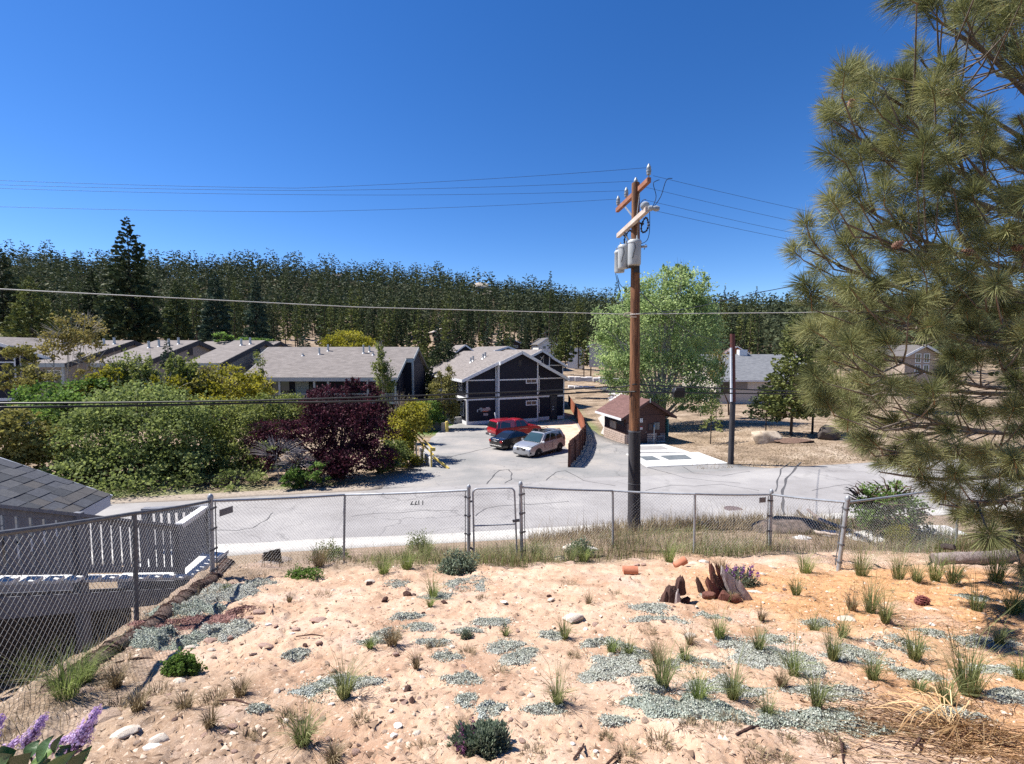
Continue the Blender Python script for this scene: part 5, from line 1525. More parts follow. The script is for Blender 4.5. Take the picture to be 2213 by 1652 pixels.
# ------------------------------------------------------------------ red-brown wooden fence along the lot
WF = thing('wooden_fence', 'red-brown wooden board fence curving between the parking lot and the shed', 'fence', (3.7, 30.5, -7.9))
def build_wood_fence():
    path = [(3.75, 30.4), (5.0, 34.5), (6.55, 41.2), (7.3, 47), (8.1, 58), (8.9, 73)]
    pts = []
    for i in range(len(path) - 1):
        for k in range(12):
            t = k / 12; pts.append((path[i][0] + (path[i + 1][0] - path[i][0]) * t, path[i][1] + (path[i + 1][1] - path[i][1]) * t))
    pts.append(path[-1])
    seg = [0]
    for i in range(1, len(pts)): seg.append(seg[-1] + math.hypot(pts[i][0] - pts[i - 1][0], pts[i][1] - pts[i - 1][1]))
    X = lambda s: float(np.interp(s, seg, [p[0] for p in pts])); Y = lambda s: float(np.interp(s, seg, [p[1] for p in pts]))
    mats = [M('fence_board_%s' % k, c, c2, 1.5, .85, .3, 8, stretch=(5, 5, .6)) for k, c, c2 in (('dark', (.085, .032, .022), (.13, .052, .036)), ('mid', (.14, .047, .026), (.20, .075, .044)), ('bright', (.24, .072, .034), (.31, .105, .055)))]
    q = MB(); q.box((0, 0, 0), (.022, .165, 1.0)); pm = q.build('board', mats[0], WF).data
    bpy.data.objects.remove([o for o in WF.children if o.data == pm][0])
    me = []
    for m_ in mats:
        c = pm.copy(); c.materials.clear(); c.materials.append(m_); me.append(c)
    rr = random.Random(9)
    s = 0.0; I = inv_of(WF); n = 0; far = MB()
    while s < seg[-1] - .2:
        x, y = X(s), Y(s); dx, dy = X(s + .1) - x, Y(s + .1) - y; a = atan2(dy, dx) - pi / 2
        z = float(flat_z(x, y)); h = (1.72 if s < 9 else 1.62) + rr.uniform(-.03, .03) + (.0 if s > .5 else -.1)
        if n < 190:
            k = (0 if rr.random() < .6 else 1) if s < 11.5 else (2 if rr.random() < .75 else 1)
            o = put('board', me[k], WF); o.location = I @ Vector((x, y, z + h / 2 + .03)); o.scale = (1, 1, h)
            o.rotation_euler = (rr.uniform(-.015, .015), rr.uniform(-.015, .015), a)
        else:
            far.box((x, y, z + h / 2 + .03), (.022, .165, h), rz=a)
        n += 1; s += .175
    f = far.build('board_run', mats[2], WF, world=True); f['kind'] = 'stuff'
    rl = MB()
    for i in range(len(pts) - 1):
        for hh in (.45, 1.3):
            a = Vector((pts[i][0] + .035, pts[i][1], float(flat_z(*pts[i])) + hh)); b = Vector((pts[i + 1][0] + .035, pts[i + 1][1], float(flat_z(*pts[i + 1])) + hh)); rl.bar(a, b, .04, .09)
    rl.build('back_rail', mats[0], WF, world=True)
    s = 0.05
    while s < seg[-1]:
        x, y = X(s) + .09, Y(s); z = float(flat_z(x, y)); p = MB(); p.box((x, y, z + .7), (.10, .10, 1.7)); p.build('post', mats[0], WF, world=True, bevel=.006); s += 2.4
    for s in (4.3, 6.6):
        x, y = X(s) - .04, Y(s); p = MB(); p.box((x, y, float(flat_z(x, y)) + .75), (.05, .07, 1.4)); p.build('pale_batten', ARMW, WF, world=True)
build_wood_fence()

# ------------------------------------------------------------------ ramp wall with yellow railing, bollard, small wall
YEL = M('yellow_paint', (.55, .40, .07), (.66, .52, .16), 5, .7, .3, 20)
RW = thing('yellow_handrail', 'worn yellow handrail on a peeling white ramp wall at the lot entrance', 'railing', tuple(atz(920, 985, -7.95)))
def build_ramp():
    p0 = atz(880, 990, -7.9); p1 = atz(926, 1004, -7.85)
    a0 = Vector((-6.9, 33.9, 0)); a1 = Vector((-5.5, 30.9, 0))
    g = lambda p: float(hgt(p.x, p.y))
    w = MB(); d = (a1 - a0).normalized()
    for i in range(5):
        q0 = a0.lerp(a1, i / 5); q1 = a0.lerp(a1, (i + 1) / 5); zb = g(q0)
        m_ = MB(); m_.prism([(q0.x, q0.y, zb - .3), (q1.x, q1.y, zb - .3), (q1.x, q1.y, zb + .92 - .07 * (i + 1)), (q0.x, q0.y, zb + .92 - .07 * i)], (.12, .06, 0))
        m_.build('wall_board', M('peeling_white', (.22, .20, .19), (.60, .58, .55), 2.2, .85, .5, 9, stretch=(3, 3, .7), lo=.3, hi=.5), RW, world=True, bevel=.01)
    for h, r in ((1.5, .055), (1.12, .05)):
        m_ = MB(); m_.bar(Vector((a0.x - .6, a0.y + 1.2, g(a0) + h + .45)), Vector((a1.x + .25, a1.y - .3, g(a1) + h - .2)), .05, .13); m_.build('rail', YEL, RW, world=True, bevel=.008)
    for t in (-.3, .35, 1.0):
        q = a0.lerp(a1, t); m_ = MB(); m_.box((q.x + .03, q.y, g(q) + .65), (.1, .1, 1.75 - .3 * max(t, 0))); m_.build('post', YEL if t > 0 else GREYTRIM, RW, world=True, bevel=.008)
    q = a1 + Vector((.25, -.25, 0)); m_ = MB(); m_.box((q.x, q.y, g(q) + 1.28), (.22, .12, .24)); m_.build('end_block', YEL, RW, world=True, bevel=.01)
    m_ = MB(); m_.bar(Vector((a1.x + .15, a1.y + .3, g(a1) + .62)), Vector((a1.x + 1.3, a1.y - .6, g(a1) + .08)), .09, .14); m_.build('kick_rail', YEL, RW, world=True)
build_ramp()
bo = thing('yellow_bollard', 'worn yellow bollard beside the low wall at the back of the lot', 'bollard', tuple(atz(966, 933, -8.45)))
o = MB(); o.tube([(0, 0, -.3), (0, 0, 1.0)], .17, 14); o.lathe([(.17, .0), (.13, .08), (.02, .1)], (0, 0, 1.0), 14); o.build('post', YEL, bo, smooth=True)
o = MB(); o.box((-.35, .15, .45), (.5, .3, .95)); o.build('end_stub', M('stub_concrete', (.24, .21, .18), (.34, .30, .26), 5), bo, bevel=.03)
lw = thing('low_wall', 'low dark wall at the back edge of the parking lot left of the yellow bollard', 'wall', tuple(atz(930, 930, -8.45)))
o = MB(); o.box((-.5, .4, .3), (3.4, .3, .9)); o.build('wall', M('wall_grey', (.10, .105, .10), (.16, .165, .155), 3, .9), lw, bevel=.02)
o = MB(); o.box((-.5, .4, .775), (3.5, .36, .05)); o.build('coping', GREYTRIM, lw, bevel=.01)
lw2 = thing('low_wall', 'low white wall under the birch at the left corner of the navy townhouse', 'wall', (-6.9, 54.2, -8.6), radians(24))
for k in range(4):
    o = MB(); o.box((-1.35 + k * .9, 0, .36), (.88, .22, .78 + .08 * (k % 2))); o.build('block', M('white_block', (.42, .40, .38), (.56, .54, .51), 4, .9), lw2, bevel=.015)

# painted house number on the road, seen upside down, and the manhole
num = thing('road_number', 'black painted number strokes on the road, upside down from here', 'road marking', tuple(atz(900, 1089, -7.1)))
INK = M('road_ink', (.015, .015, .016), (.03, .03, .03), 8, .9)
def stroke(pix, name='digit'):
    m_ = MB(); P_ = [atg(px, py) for px, py in pix]
    z = [float(flat_z(p.x, p.y)) + .036 for p in P_]
    m_.prism([(p.x, p.y, zz_) for p, zz_ in zip(P_, z)], (0, 0, .002)); m_.build(name, INK, num, world=True)
def zp(x, y): return ((900 + x / 2.203) * .5403, (1750 + y / 2.203) * .5403)
stroke([zp(*p) for p in ((1630, 604), (1664, 600), (1663, 593), (1646, 594), (1655, 568), (1648, 568))])
stroke([zp(*p) for p in ((1668, 604), (1698, 600), (1698, 593), (1682, 594), (1690, 565), (1682, 565))])
stroke([zp(*p) for p in ((1704, 603), (1713, 602), (1711, 563), (1702, 564))])
stroke([zp(*p) for p in ((1738, 604), (1746, 603), (1747, 563), (1738, 564))])
mh = thing('manhole_cover', 'round dark manhole cover in the near part of the road', 'manhole cover', tuple(atz(1585, 1102, -7.0)))
p = atg(1585, 1102); mh.location = (p.x, p.y, float(flat_z(p.x, p.y)) + .03)
o = MB(); o.lathe([(.40, 0), (.40, .012), (.35, .014), (.35, .008), (.01, .008)], (0, 0, 0), 24); ring = o.build('frame', M('rust_iron', (.10, .075, .075), (.16, .12, .12), 10, .8, .5, 40), mh)
o = MB()
for k in range(-3, 4): o.box((k * .09, 0, .012), (.04, sqrt(.33 ** 2 - (k * .09) ** 2) * 2, .008))
o.build('cover', M('rust_iron', (.1, .08, .08)), mh)
# long tar seams wandering over the road
TAR = M('tar_seam', (.055, .052, .054), (.09, .088, .09), 6, .8)
def seam(label, pix, w):
    o = thing('tar_seam', label, 'road seam', tuple(atg(*pix[0])))
    P_ = [atg(*p) for p in pix]; m_ = MB(); L_ = []
    pts = []
    for i in range(len(P_) - 1):
        for k in range(6): pts.append(P_[i].lerp(P_[i + 1], k / 6))
    pts.append(P_[-1])
    for i, p in enumerate(pts):
        d = (pts[min(i + 1, len(pts) - 1)] - pts[max(0, i - 1)]); n = Vector((-d.y, d.x, 0)).normalized()
        p = p + n * .03 * sin(i * .9)
        ww = w * (1 + .3 * sin(i * 1.1))
        for s in (-1, 1):
            q_ = p + n * s * ww / 2; L_.append((q_.x, q_.y, float(flat_z(q_.x, q_.y)) + .0345))
    for i in range(len(pts) - 1): m_.add([], [(2 * i, 2 * i + 1, 2 * i + 3, 2 * i + 2)])
    m_.v = L_
    m_.build('seam', TAR, o, world=True)
seam('wide dark tar seam wandering from the right verge down across the road', [(1738, 985), (1722, 1010), (1700, 1036), (1692, 1060), (1691, 1090), (1697, 1125)], .11)
seam('thinner tar seam beside the wide one on the right of the road', [(1712, 992), (1688, 1016), (1681, 1040), (1676, 1064)], .07)
seam('curved dark crack on the road behind the left fence bay', [(458, 1148), (515, 1148), (545, 1143), (575, 1126), (590, 1110)], .05)
seam('tar crack crossing the lot from the black sedan towards the ramp', [(1085, 956), (1060, 968), (1030, 975), (1000, 982), (965, 990)], .06)
seam('fine crack on the road seen through the gate', [(1028, 1117), (1045, 1103), (1062, 1098), (1090, 1094), (1140, 1092), (1230, 1086)], .05)
seam('long crack along the middle of the road right of the pole', [(1395, 1062), (1450, 1050), (1500, 1052), (1560, 1048), (1640, 1062)], .04)
seam('crack curving over the road in front of the concrete pad', [(1400, 1012), (1440, 1022), (1480, 1034), (1530, 1040), (1600, 1046)], .04)
seam('crack from the concrete pad corner running down to the pole foot', [(1475, 1010), (1500, 1024), (1560, 1030), (1620, 1020)], .035)
seam('crack at the right side of the road under the pine tips', [(1755, 1062), (1800, 1052), (1860, 1046), (1930, 1042)], .035)
seam('crack across the lot mouth below the wooden fence end', [(1180, 1040), (1200, 1022), (1222, 1018), (1262, 1040), (1330, 1052)], .045)
seam('crack along the left part of the road behind the fence', [(760, 1118), (800, 1112), (860, 1110), (930, 1104), (990, 1106)], .035)
seam('looping crack in the mouth of the lot', [(1052, 1048), (1064, 1032), (1078, 1018), (1100, 1016), (1106, 1026), (1104, 1038), (1090, 1046)], .06)

# ------------------------------------------------------------------ vegetation
def unit(rng, n):
    v = rng.normal(size=(n, 3)); return v / np.linalg.norm(v, axis=1, keepdims=True)
def leaf_quads(P, size, rng, aspect=1.0, up=0.0, axis=None, spread=1.0):
    """diamond leaves (2 tris each) at points P; size scalar or array; axis = preferred long direction"""
    n = len(P)
    d1 = unit(rng, n)
    if axis is not None: d1 = axis + d1 * spread; d1 /= np.linalg.norm(d1, axis=1, keepdims=True)
    if up: d1[:, 2] *= (1 - up); d1 /= np.linalg.norm(d1, axis=1, keepdims=True)
    d2 = np.cross(d1, unit(rng, n)); d2 /= np.linalg.norm(d2, axis=1, keepdims=True) + 1e-9
    s = (np.asarray(size) * np.ones(n) * rng.uniform(.7, 1.3, n))[:, None]
    a = P - d1 * s * .5; b = P + d2 * s * .5 / aspect; c = P + d1 * s * .5; d = P - d2 * s * .5 / aspect
    V = np.stack([a, b, c, d], 1).reshape(-1, 3)
    Fc = np.arange(n * 4).reshape(n, 4)
    return V, Fc
def conifer(seed, H, R, nb, per, leaf, cb=.12, top=.9, droop=.1, gaps=.0, k=6):
    """trunk (MB) and foliage arrays for a conifer of height H"""
    rng = np.random.default_rng(seed)
    t = MB(); n = 6
    lean = rng.uniform(-.02, .02, 2)
    t.tube([(lean[0] * H * f, lean[1] * H * f, H * f - (.6 if f == 0 else 0)) for f in np.linspace(0, .96, n)], [max(.012 * H * (1 - f * .95), .02) for f in np.linspace(0, 1, n)], k)
    pts = []; axs = []; tin = []; szs = []
    for i in range(nb):
        f = cb + (1 - cb) * ((i + rng.random()) / nb) ** top
        if rng.random() < gaps: continue
        z = H * f
        prof = (1 - f) ** .75 * (.55 + .45 * min(1, (f - cb) / .12 + .3))
        L = R * prof * rng.uniform(.65, 1.12) + .12
        a = i * 2.399 + rng.uniform(-.5, .5)
        dz = -droop * L + (.25 * L if f > .8 else 0)
        c0 = rng.uniform(0, 1)
        d = np.array([cos(a), sin(a), 0])
        if L > 1.2 and k > 4:
            b0 = Vector((lean[0] * z, lean[1] * z, z)); t.tube([b0, b0 + Vector((d[0] * L * .6, d[1] * L * .6, dz * .5))], [.004 * H * (1 - f) + .02, .012], 3, caps=False)
        m = max(2, int(per * (L / R) ** .65 * 1.6))
        u = rng.uniform(.18, 1, m) ** .7
        side = rng.normal(0, .20, m) * L * (1.15 - u)
        p = np.stack([lean[0] * z + d[0] * L * u - d[1] * side, lean[1] * z + d[1] * L * u + d[0] * side, z + dz * u * u + rng.normal(0, .06, m) * L + .05], 1)
        szs.append(np.full(m, .45 + .65 * (1 - f) ** .8)); pts.append(p); axs.append(np.tile(d + np.array([0, 0, .25]), (m, 1))); tin.append(np.clip(c0 * .6 + rng.uniform(0, .4, m), 0, 1))
    P = np.concatenate(pts); A = np.concatenate(axs); T = np.concatenate(tin)
    SZ = np.concatenate(szs)
    V, Fc = leaf_quads(P, leaf * SZ, rng, 1.55, axis=A, spread=.75)
    return t, V, Fc, np.repeat(T, 4)
NEEDLE_DK = LEAF('conifer_dark', (.012, .018, .010), (.030, .040, .019), (.050, .060, .026), .12, gain=1.75)
NEEDLE_MD = LEAF('conifer_mid', (.020, .028, .012), (.042, .054, .022), (.070, .080, .032), .12, gain=2.1)
NEEDLE_OL = LEAF('conifer_olive', (.030, .036, .012), (.062, .072, .024), (.100, .105, .036), .15, gain=2.1)
NEEDLE_BL = LEAF('conifer_blue', (.016, .026, .018), (.034, .050, .034), (.056, .074, .05), .12, gain=1.75)
BARK = M('bark', (.05, .032, .022), (.10, .066, .045), 3, .95, .4, 12, stretch=(4, 4, 1))
BARKD = M('bark_dark', (.025, .018, .014), (.05, .036, .028), 3, .95, .4, 12, stretch=(4, 4, 1))
BARKP = M('bark_pale', (.28, .25, .21), (.42, .38, .33), 3, .9, .3, 12)
def conifer_tree(name, label, loc, seed, H, R, nb, per, leaf, mat, cat='tree', group=None, bark=BARKD, **kw):
    root = thing(name, label, cat, loc, 0, group)
    t, V, Fc, T = conifer(seed, H, R, nb, per, leaf, **kw)
    a = t.build('trunk', bark, root, fix=False); b = fast('crown', V, Fc, mat, root, T)
    kids(root, a, b)
    return root

# ---- the forest on the ridge: nearest trees as things, the rest as one mass
rng = np.random.default_rng(21)
def fz(x, y): return hgt(x, y)
pos = []
clear = [(960, 720, 30, 26), (650, 742, 60, 12), (1095, 740, 45, 22), (560, 752, 30, 8), (905, 752, 40, 12), (205, 690, 26, 16), (1195, 738, 26, 12), (1280, 752, 40, 14), (1240, 762, 20, 10), (735, 622, 12, 12), (1017, 630, 14, 12), (1040, 650, 20, 16), (1720, 682, 16, 12), (1740, 668, 14, 12), (1695, 700, 10, 8), (1648, 708, 8, 8), (1690, 728, 9, 8)]
tries = 0
cell = {}
N_ALL = 4700
while len(pos) < N_ALL and tries < 90000:
    tries += 1
    az = rng.uniform(-1.22, 1.22)
    y = 92 + (505 - 92) * rng.random() ** .80
    R_ = np.interp(az, [-1.2, 0, .6, 1.2], [400, 430, 560, 600])
    if y > R_ + 12: continue
    x = az * y
    # keep the built-up valley floor open and thin the near edge
    near = 112 if az < -.55 else 104
    if y < near: continue
    if y < 140 and rng.random() < .35: continue
    mind = 6.3 if y < 190 else (4.4 if y < 230 else 4.9)
    c = (int(x // 6), int(y // 6)); bad = False
    for i in (-1, 0, 1):
        for j in (-1, 0, 1):
            for q in cell.get((c[0] + i, c[1] + j), ()):
                if (q[0] - x) ** 2 + (q[1] - y) ** 2 < mind ** 2: bad = True
    if bad: continue
    z = float(fz(x, y))
    px = 1106 + 1000 * az; pyb = 758 - 1000 * z / y
    if any(((px - a) / w) ** 2 + ((pyb - b) / h) ** 2 < 1 for a, b, w, h in clear): continue
    cell.setdefault(c, []).append((x, y))
    pos.append((x, y, z))
pos = np.array(pos)
order = np.argsort(pos[:, 1]); pos = pos[order]
near = []; rest = []
for x, y, z in pos:
    (near if len(near) < 270 and abs(x / y) < 1.12 and not (.53 < x / y) else rest).append((x, y, z))
protos = []
PT = [(1, 19, 3.1, 78, 17, .80, NEEDLE_DK, dict(cb=.16)), (2, 23, 2.9, 92, 16, .80, NEEDLE_MD, dict(cb=.30, gaps=.12)), (3, 17, 3.4, 72, 18, .82, NEEDLE_OL, dict(cb=.10)), (4, 25, 2.6, 86, 15, .78, NEEDLE_MD, dict(cb=.42, gaps=.18)),
      (5, 15, 2.8, 66, 17, .74, NEEDLE_BL, dict(cb=.06)), (6, 21, 3.5, 82, 17, .88, NEEDLE_OL, dict(cb=.34, gaps=.1)), (7, 20, 2.3, 84, 15, .72, NEEDLE_DK, dict(cb=.22))]
FOREST_WORDS = [(-.98, 'above the far left navy house'), (-.84, 'left of the tallest conifer'), (-.72, 'right of the tallest conifer'), (-.6, 'above the row houses'), (-.48, 'above the left end of the long apartments'), (-.38, 'above the round yellow shrub'), (-.28, 'above the right end of the long apartments'), (-.18, 'left of the cabin clearing'), (-.08, 'right of the cabin clearing'), (.02, 'above the navy townhouse peak'), (.1, 'above the rear navy gable'), (.22, 'left of the cottonwood'), (.6, 'around the cottonwood')]
KIND_WORDS = ['dense dark', 'tall bare-stemmed', 'full olive', 'tall thin-crowned', 'short bluish', 'wide olive', 'narrow dark']
for i, (x, y, z) in enumerate(near):
    v = int(rng.integers(0, 7))
    az = x / y
    words = [w for lim, w in FOREST_WORDS if az < lim]
    words = words[0] if words else FOREST_WORDS[-1][1]
    lab = f'{KIND_WORDS[v]} pine in the hillside forest {words}'; grp = f'{KIND_WORDS[v]} pines {words}'
    if v >= len(protos) or all(p[0] != v for p in protos):
        s = PT[v]
        r0 = conifer_tree('forest_pine', lab, (x, y, z - .3), s[0], s[1], s[2], s[3], s[4], s[5], s[6], group=grp, bark=BARK, **s[7])
        protos.append((v, r0)); o = r0
    else:
        r0 = [p[1] for p in protos if p[0] == v][0]
        o = dup(r0, (x, y, z - .3), label=lab); o['group'] = grp
    o.rotation_euler = (0, 0, float(rng.uniform(0, 6.28)))
    sc = float(rng.uniform(.62, 1.12)) * (.9 if y < 125 else 1.0); o.scale = (sc * float(rng.uniform(.9, 1.15)), sc * float(rng.uniform(.9, 1.15)), sc)
# the rest of the forest, one mass of small low trees
lowV = []
for s in range(6):
    t, V, Fc, T = conifer(50 + s, 1.0, .20 + .03 * (s % 3), 25, 4.2, .105, cb=[.10, .25, .15, .3, .06, .2][s], k=3)
    tv = np.array(t.v); 
    lowV.append((V, Fc, T))
AV = []; AF = []; AT = []; nv = 0
ll = 0
for x, y, z in rest:
    V, Fc, T = lowV[int(rng.integers(0, 6))]
    h = rng.choice([rng.uniform(7, 12), rng.uniform(11, 16), rng.uniform(14, 24)], p=[.4, .4, .2]); a = rng.uniform(0, 6.28); w = h * rng.uniform(.8, 1.2)
    ca, sa_ = cos(a), sin(a)
    W = np.stack([(V[:, 0] * ca - V[:, 1] * sa_) * w + x, (V[:, 0] * sa_ + V[:, 1] * ca) * w + y, V[:, 2] * h + z - .3], 1)
    AV.append(W); AF.append(Fc + nv); AT.append(np.clip(T * .55 + rng.uniform(-.15, .45), 0, 1)); nv += len(V)
o = fast('hillside_forest', np.concatenate(AV), np.concatenate(AF), LEAF('conifer_far', (.022, .030, .016), (.060, .072, .036), (.115, .120, .058), .12, gain=1.25), None, np.concatenate(AT)); tag(o, 'dense pine forest covering the ridge', 'forest', None, 'stuff')
# bare trunks of the mass
tm = MB()
for x, y, z in rest[:700]:
    tm.tube([(x, y, z - .5), (x, y, z + 5)], [.22, .12], 4, caps=False)
o = tm.build('forest_trunks', BARK, None, fix=False); tag(o, 'trunks of the dense pine forest', 'forest', None, 'stuff')
# granite outcrops
GRAN = M('granite', (.30, .25, .20), (.44, .38, .31), .7, .95, .8, 3)
def rock(name, label, cat, loc, dims, mat, seed, group=None, sub=3, rough=.25, parent=None, flat=0.0, rz=0):
    bm = bmesh.new(); bmesh.ops.create_icosphere(bm, subdivisions=sub, radius=1)
    r = np.random.default_rng(seed); off = r.uniform(0, 50, 3)
    cuts = [(Vector(unit(r, 1)[0]), r.uniform(.62, .9)) for _ in range(9)]
    for v in bm.verts:
        p = v.co.copy(); n = p.normalized()
        k = 1 + rough * float(fbm(n.x * 1.5 + off[0] + n.z, n.y * 1.5 + off[1] - n.z * .7, 1.0, 3, 30)) * 1.3
        p = n * k
        for c, d in cuts:
            e = p.dot(c) - d
            if e > 0: p -= c * e * .85
        v.co = Vector((p.x * dims[0], p.y * dims[1], max(p.z, -.6) * dims[2]))
    me = bpy.data.meshes.new(name); bm.to_mesh(me); bm.free(); me.materials.append(mat)
    me.polygons.foreach_set('use_smooth', np.ones(len(me.polygons), bool)); me.set_sharp_from_angle(angle=radians(28))
    o = put(name, me, parent); o.location = loc; o.rotation_euler = (0, 0, rz)
    if label: tag(o, label, cat, group)
    return o
for i, (px, py, w) in enumerate(((735, 607, 13), (1017, 615, 12), (1040, 632, 18), (1056, 642, 12), (1020, 650, 10), (962, 712, 7), (970, 742, 12), (1720, 668, 16), (1740, 655, 14), (1695, 690, 10), (700, 640, 6), (1648, 700, 8), (1600, 716, 7), (1690, 720, 9))):
    p = atg(px, py + 6); s = 1.25 * w * p.y / 1000
    rock('granite_outcrop', None, None, (p.x, p.y - 6, p.z + s * .55), (s, s * .7, s * .62), GRAN, 100 + i)
outs = [o for o in COL.objects if o.name.startswith('granite_outcrop')]
OW = ['high on the ridge above the long grey apartments', 'near the skyline right of the ridge middle', 'largest of the pale cliffs below the skyline', 'right end of the pale cliff below the skyline', 'lower left of the pale cliffs', 'standing upright in the cabin clearing', 'low and wide at the foot of the cabin clearing', 'on the right ridge beside the pine', 'topmost on the right ridge beside the pine', 'half way up the right hillside', 'small, among trees left of the ridge middle', 'beside the top of the dark second pole', 'small, right of the cottonwood', 'above the cream ranch roof']
for o, w in zip(outs, OW): tag(o, f'pale granite outcrop {w}', 'rock', 'granite outcrops on the ridge')

# ---- distinct conifers
def at_ground(px, py, Y):
    p = at(px, py, Y); return (p.x, Y, p.z)
conifer_tree('tall_conifer', 'tallest dark conifer rising above the skyline behind the row houses', at_ground(292, 748, 78), 11, 21.2, 6.0, 150, 26, .95, NEEDLE_DK, cb=.05, top=1.0, droop=.12)
conifer_tree('conifer', 'pale olive spruce left of the tallest dark conifer, above the navy gable', at_ground(72, 742, 72), 12, 10.2, 4.6, 110, 24, .62, NEEDLE_OL, cb=.02)
conifer_tree('conifer', 'dense dark conifer above the long grey apartments, second right of the tallest', at_ground(468, 752, 84), 13, 13.6, 3.7, 130, 24, .74, NEEDLE_BL, cb=.04)
conifer_tree('conifer', 'narrow green conifer directly behind the left end of the long apartment roof', at_ground(556, 752, 86), 14, 13.2, 2.9, 120, 22, .7, NEEDLE_BL, cb=.03)
conifer_tree('conifer', 'dark spreading conifer at the left picture edge above the navy gable', at_ground(10, 742, 80), 15, 16, 4.8, 120, 24, .85, NEEDLE_DK, cb=.1)
conifer_tree('conifer', 'dark conifer just left of the tallest one', at_ground(205, 752, 88), 16, 14.5, 3.6, 110, 22, .8, NEEDLE_DK, cb=.1)
conifer_tree('conifer', 'broad conifer filling the gap right of the tallest dark conifer', at_ground(385, 752, 92), 17, 13.0, 3.8, 110, 22, .8, NEEDLE_MD, cb=.06)
conifer_tree('conifer', 'tall thin pine in front of the slope right of the navy peak', at_ground(1250, 790, 96), 18, 14.0, 2.4, 90, 18, .7, NEEDLE_OL, cb=.25)
conifer_tree('conifer', 'slim pine left of the cottonwood with bare lower trunk', at_ground(1222, 792, 84), 19, 9.5, 2.3, 90, 18, .6, NEEDLE_OL, cb=.1)
conifer_tree('conifer', 'dark flat-topped juniper between the lawn cottage and the navy roof', at_ground(960, 792, 72), 20, 3.9, 4.2, 80, 30, .42, NEEDLE_DK, cb=.05)
conifer_tree('conifer', 'layered green cedar beside the navy house left eave', at_ground(912, 866, 64), 21, 7.6, 2.9, 90, 30, .42, NEEDLE_OL, cb=.02)
conifer_tree('young_spruce', 'small dark spruce in front of the middle row house roof', at_ground(365, 800, 46), 22, 2.9, .8, 60, 14, .22, NEEDLE_BL, cb=.02)
conifer_tree('young_pine', 'bright olive young pine behind the dark pole and boulder', at_ground(1709, 948, 41), 23, 11.0, 3.3, 170, 40, .36, NEEDLE_OL, cb=.16, bark=BARK, droop=-.15)
conifer_tree('young_pine', 'small dark leaning pine behind the tan boulder', at_ground(1655, 935, 43), 24, 4.6, 2.7, 80, 30, .32, NEEDLE_DK, cb=.25, droop=-.05, gaps=.15)
conifer_tree('young_pine', 'broad olive pine with dark trunk left of the dark boulder', at_ground(1755, 945, 42), 25, 9.0, 3.0, 130, 36, .36, NEEDLE_OL, cb=.22, bark=BARKD, droop=-.1)
conifer_tree('young_pine', 'thin sapling pine in the shade right of the brown shed', at_ground(1536, 945, 40), 26, 4.2, 1.3, 50, 14, .22, NEEDLE_OL, cb=.15, gaps=.3)
conifer_tree('young_pine', 'tiny sapling at the shaded edge right of the brown shed', at_ground(1547, 918, 46), 27, 3.4, .9, 40, 12, .2, NEEDLE_OL, cb=.1, gaps=.3)

# ---- broadleaf trees and shrubs
def leafy(name, label, base, blobs, n, leaf, mat, seed, bark=BARK, limbs=True, clump=.25, cat='shrub', inner=.35, trunk_r=.12, axis=None, spread=1.0, aspect=1.25, twigs=0, fork=.25, tw_len=.9, nk=None):
    """blobs: (centre, (rx, ry, rz), weight) in local coordinates above the base"""
    rng = np.random.default_rng(seed)
    root = thing(name, label, cat, base)
    W = np.array([b[2] for b in blobs], float); W /= W.sum()
    pts = []; tin = []
    for (c, r, _), w in zip(blobs, W):
        m = int(n * w); 
        if m < 4: continue
        k = nk or max(7, int(m / 60))
        d = unit(rng, k); rad = rng.uniform(inner, 1.0, k) ** .6
        ctr = d * rad[:, None]
        sc = rng.uniform(.5, 1.3, k)
        idx = rng.integers(0, k, m)
        q = ctr[idx] + rng.normal(size=(m, 3)) * (clump * .85 * sc[idx])[:, None] * np.array([1, 1, .7])
        p = np.array(c) + q * np.array(r)
        tc = rng.uniform(0, 1, k)
        pts.append(p); tin.append(np.clip(tc[idx] * .8 + rng.uniform(-.05, .3, m), 0, 1))
    P = np.concatenate(pts); T = np.concatenate(tin)
    keep = P[:, 2] > .03; P = P[keep]; T = T[keep]
    ax = None if axis is None else np.tile(np.array(axis, float), (len(P), 1))
    V, Fc = leaf_quads(P, leaf, rng, aspect, axis=ax, spread=spread)
    fast('crown', V, Fc, mat, root, np.repeat(T, 4))
    t = MB()
    for (c, r, w) in blobs:
        c = Vector(c); f = Vector((c.x * .15 + rng.uniform(-.1, .1), c.y * .15 + rng.uniform(-.1, .1), min(c.z * fork, c.z)))
        if limbs:
            t.tube([(c.x * .05, c.y * .05, -.4), f, f.lerp(c, .5) + Vector((rng.uniform(-.2, .2), rng.uniform(-.2, .2), .1)), c + Vector((0, 0, r[2] * .55))], [trunk_r, trunk_r * .75, trunk_r * .45, trunk_r * .12], 6)
            for _ in range(5):
                d = unit(rng, 1)[0] * np.array(r) * .8; d[2] = abs(d[2]) * .9
                a = f.lerp(c, rng.uniform(.3, 1)); t.tube([a, a + Vector(d) * .5 + Vector((0, 0, .08)), c + Vector(d)], [trunk_r * .3, trunk_r * .18, trunk_r * .06], 4)
        for _ in range(twigs):
            d = unit(rng, 1)[0]; d[2] = abs(d[2]); d = d * np.array(r)
            a = c + Vector(d) * .55; b_ = c + Vector(d) * (1.0 + tw_len * .3 * rng.random()); t.tube([a, a.lerp(b_, .5) + Vector((rng.uniform(-.1, .1), 0, .06)), b_], [.02, .014, .005], 3)
    if len(t.v): t.build('trunk', bark, root, fix=False)
    return root
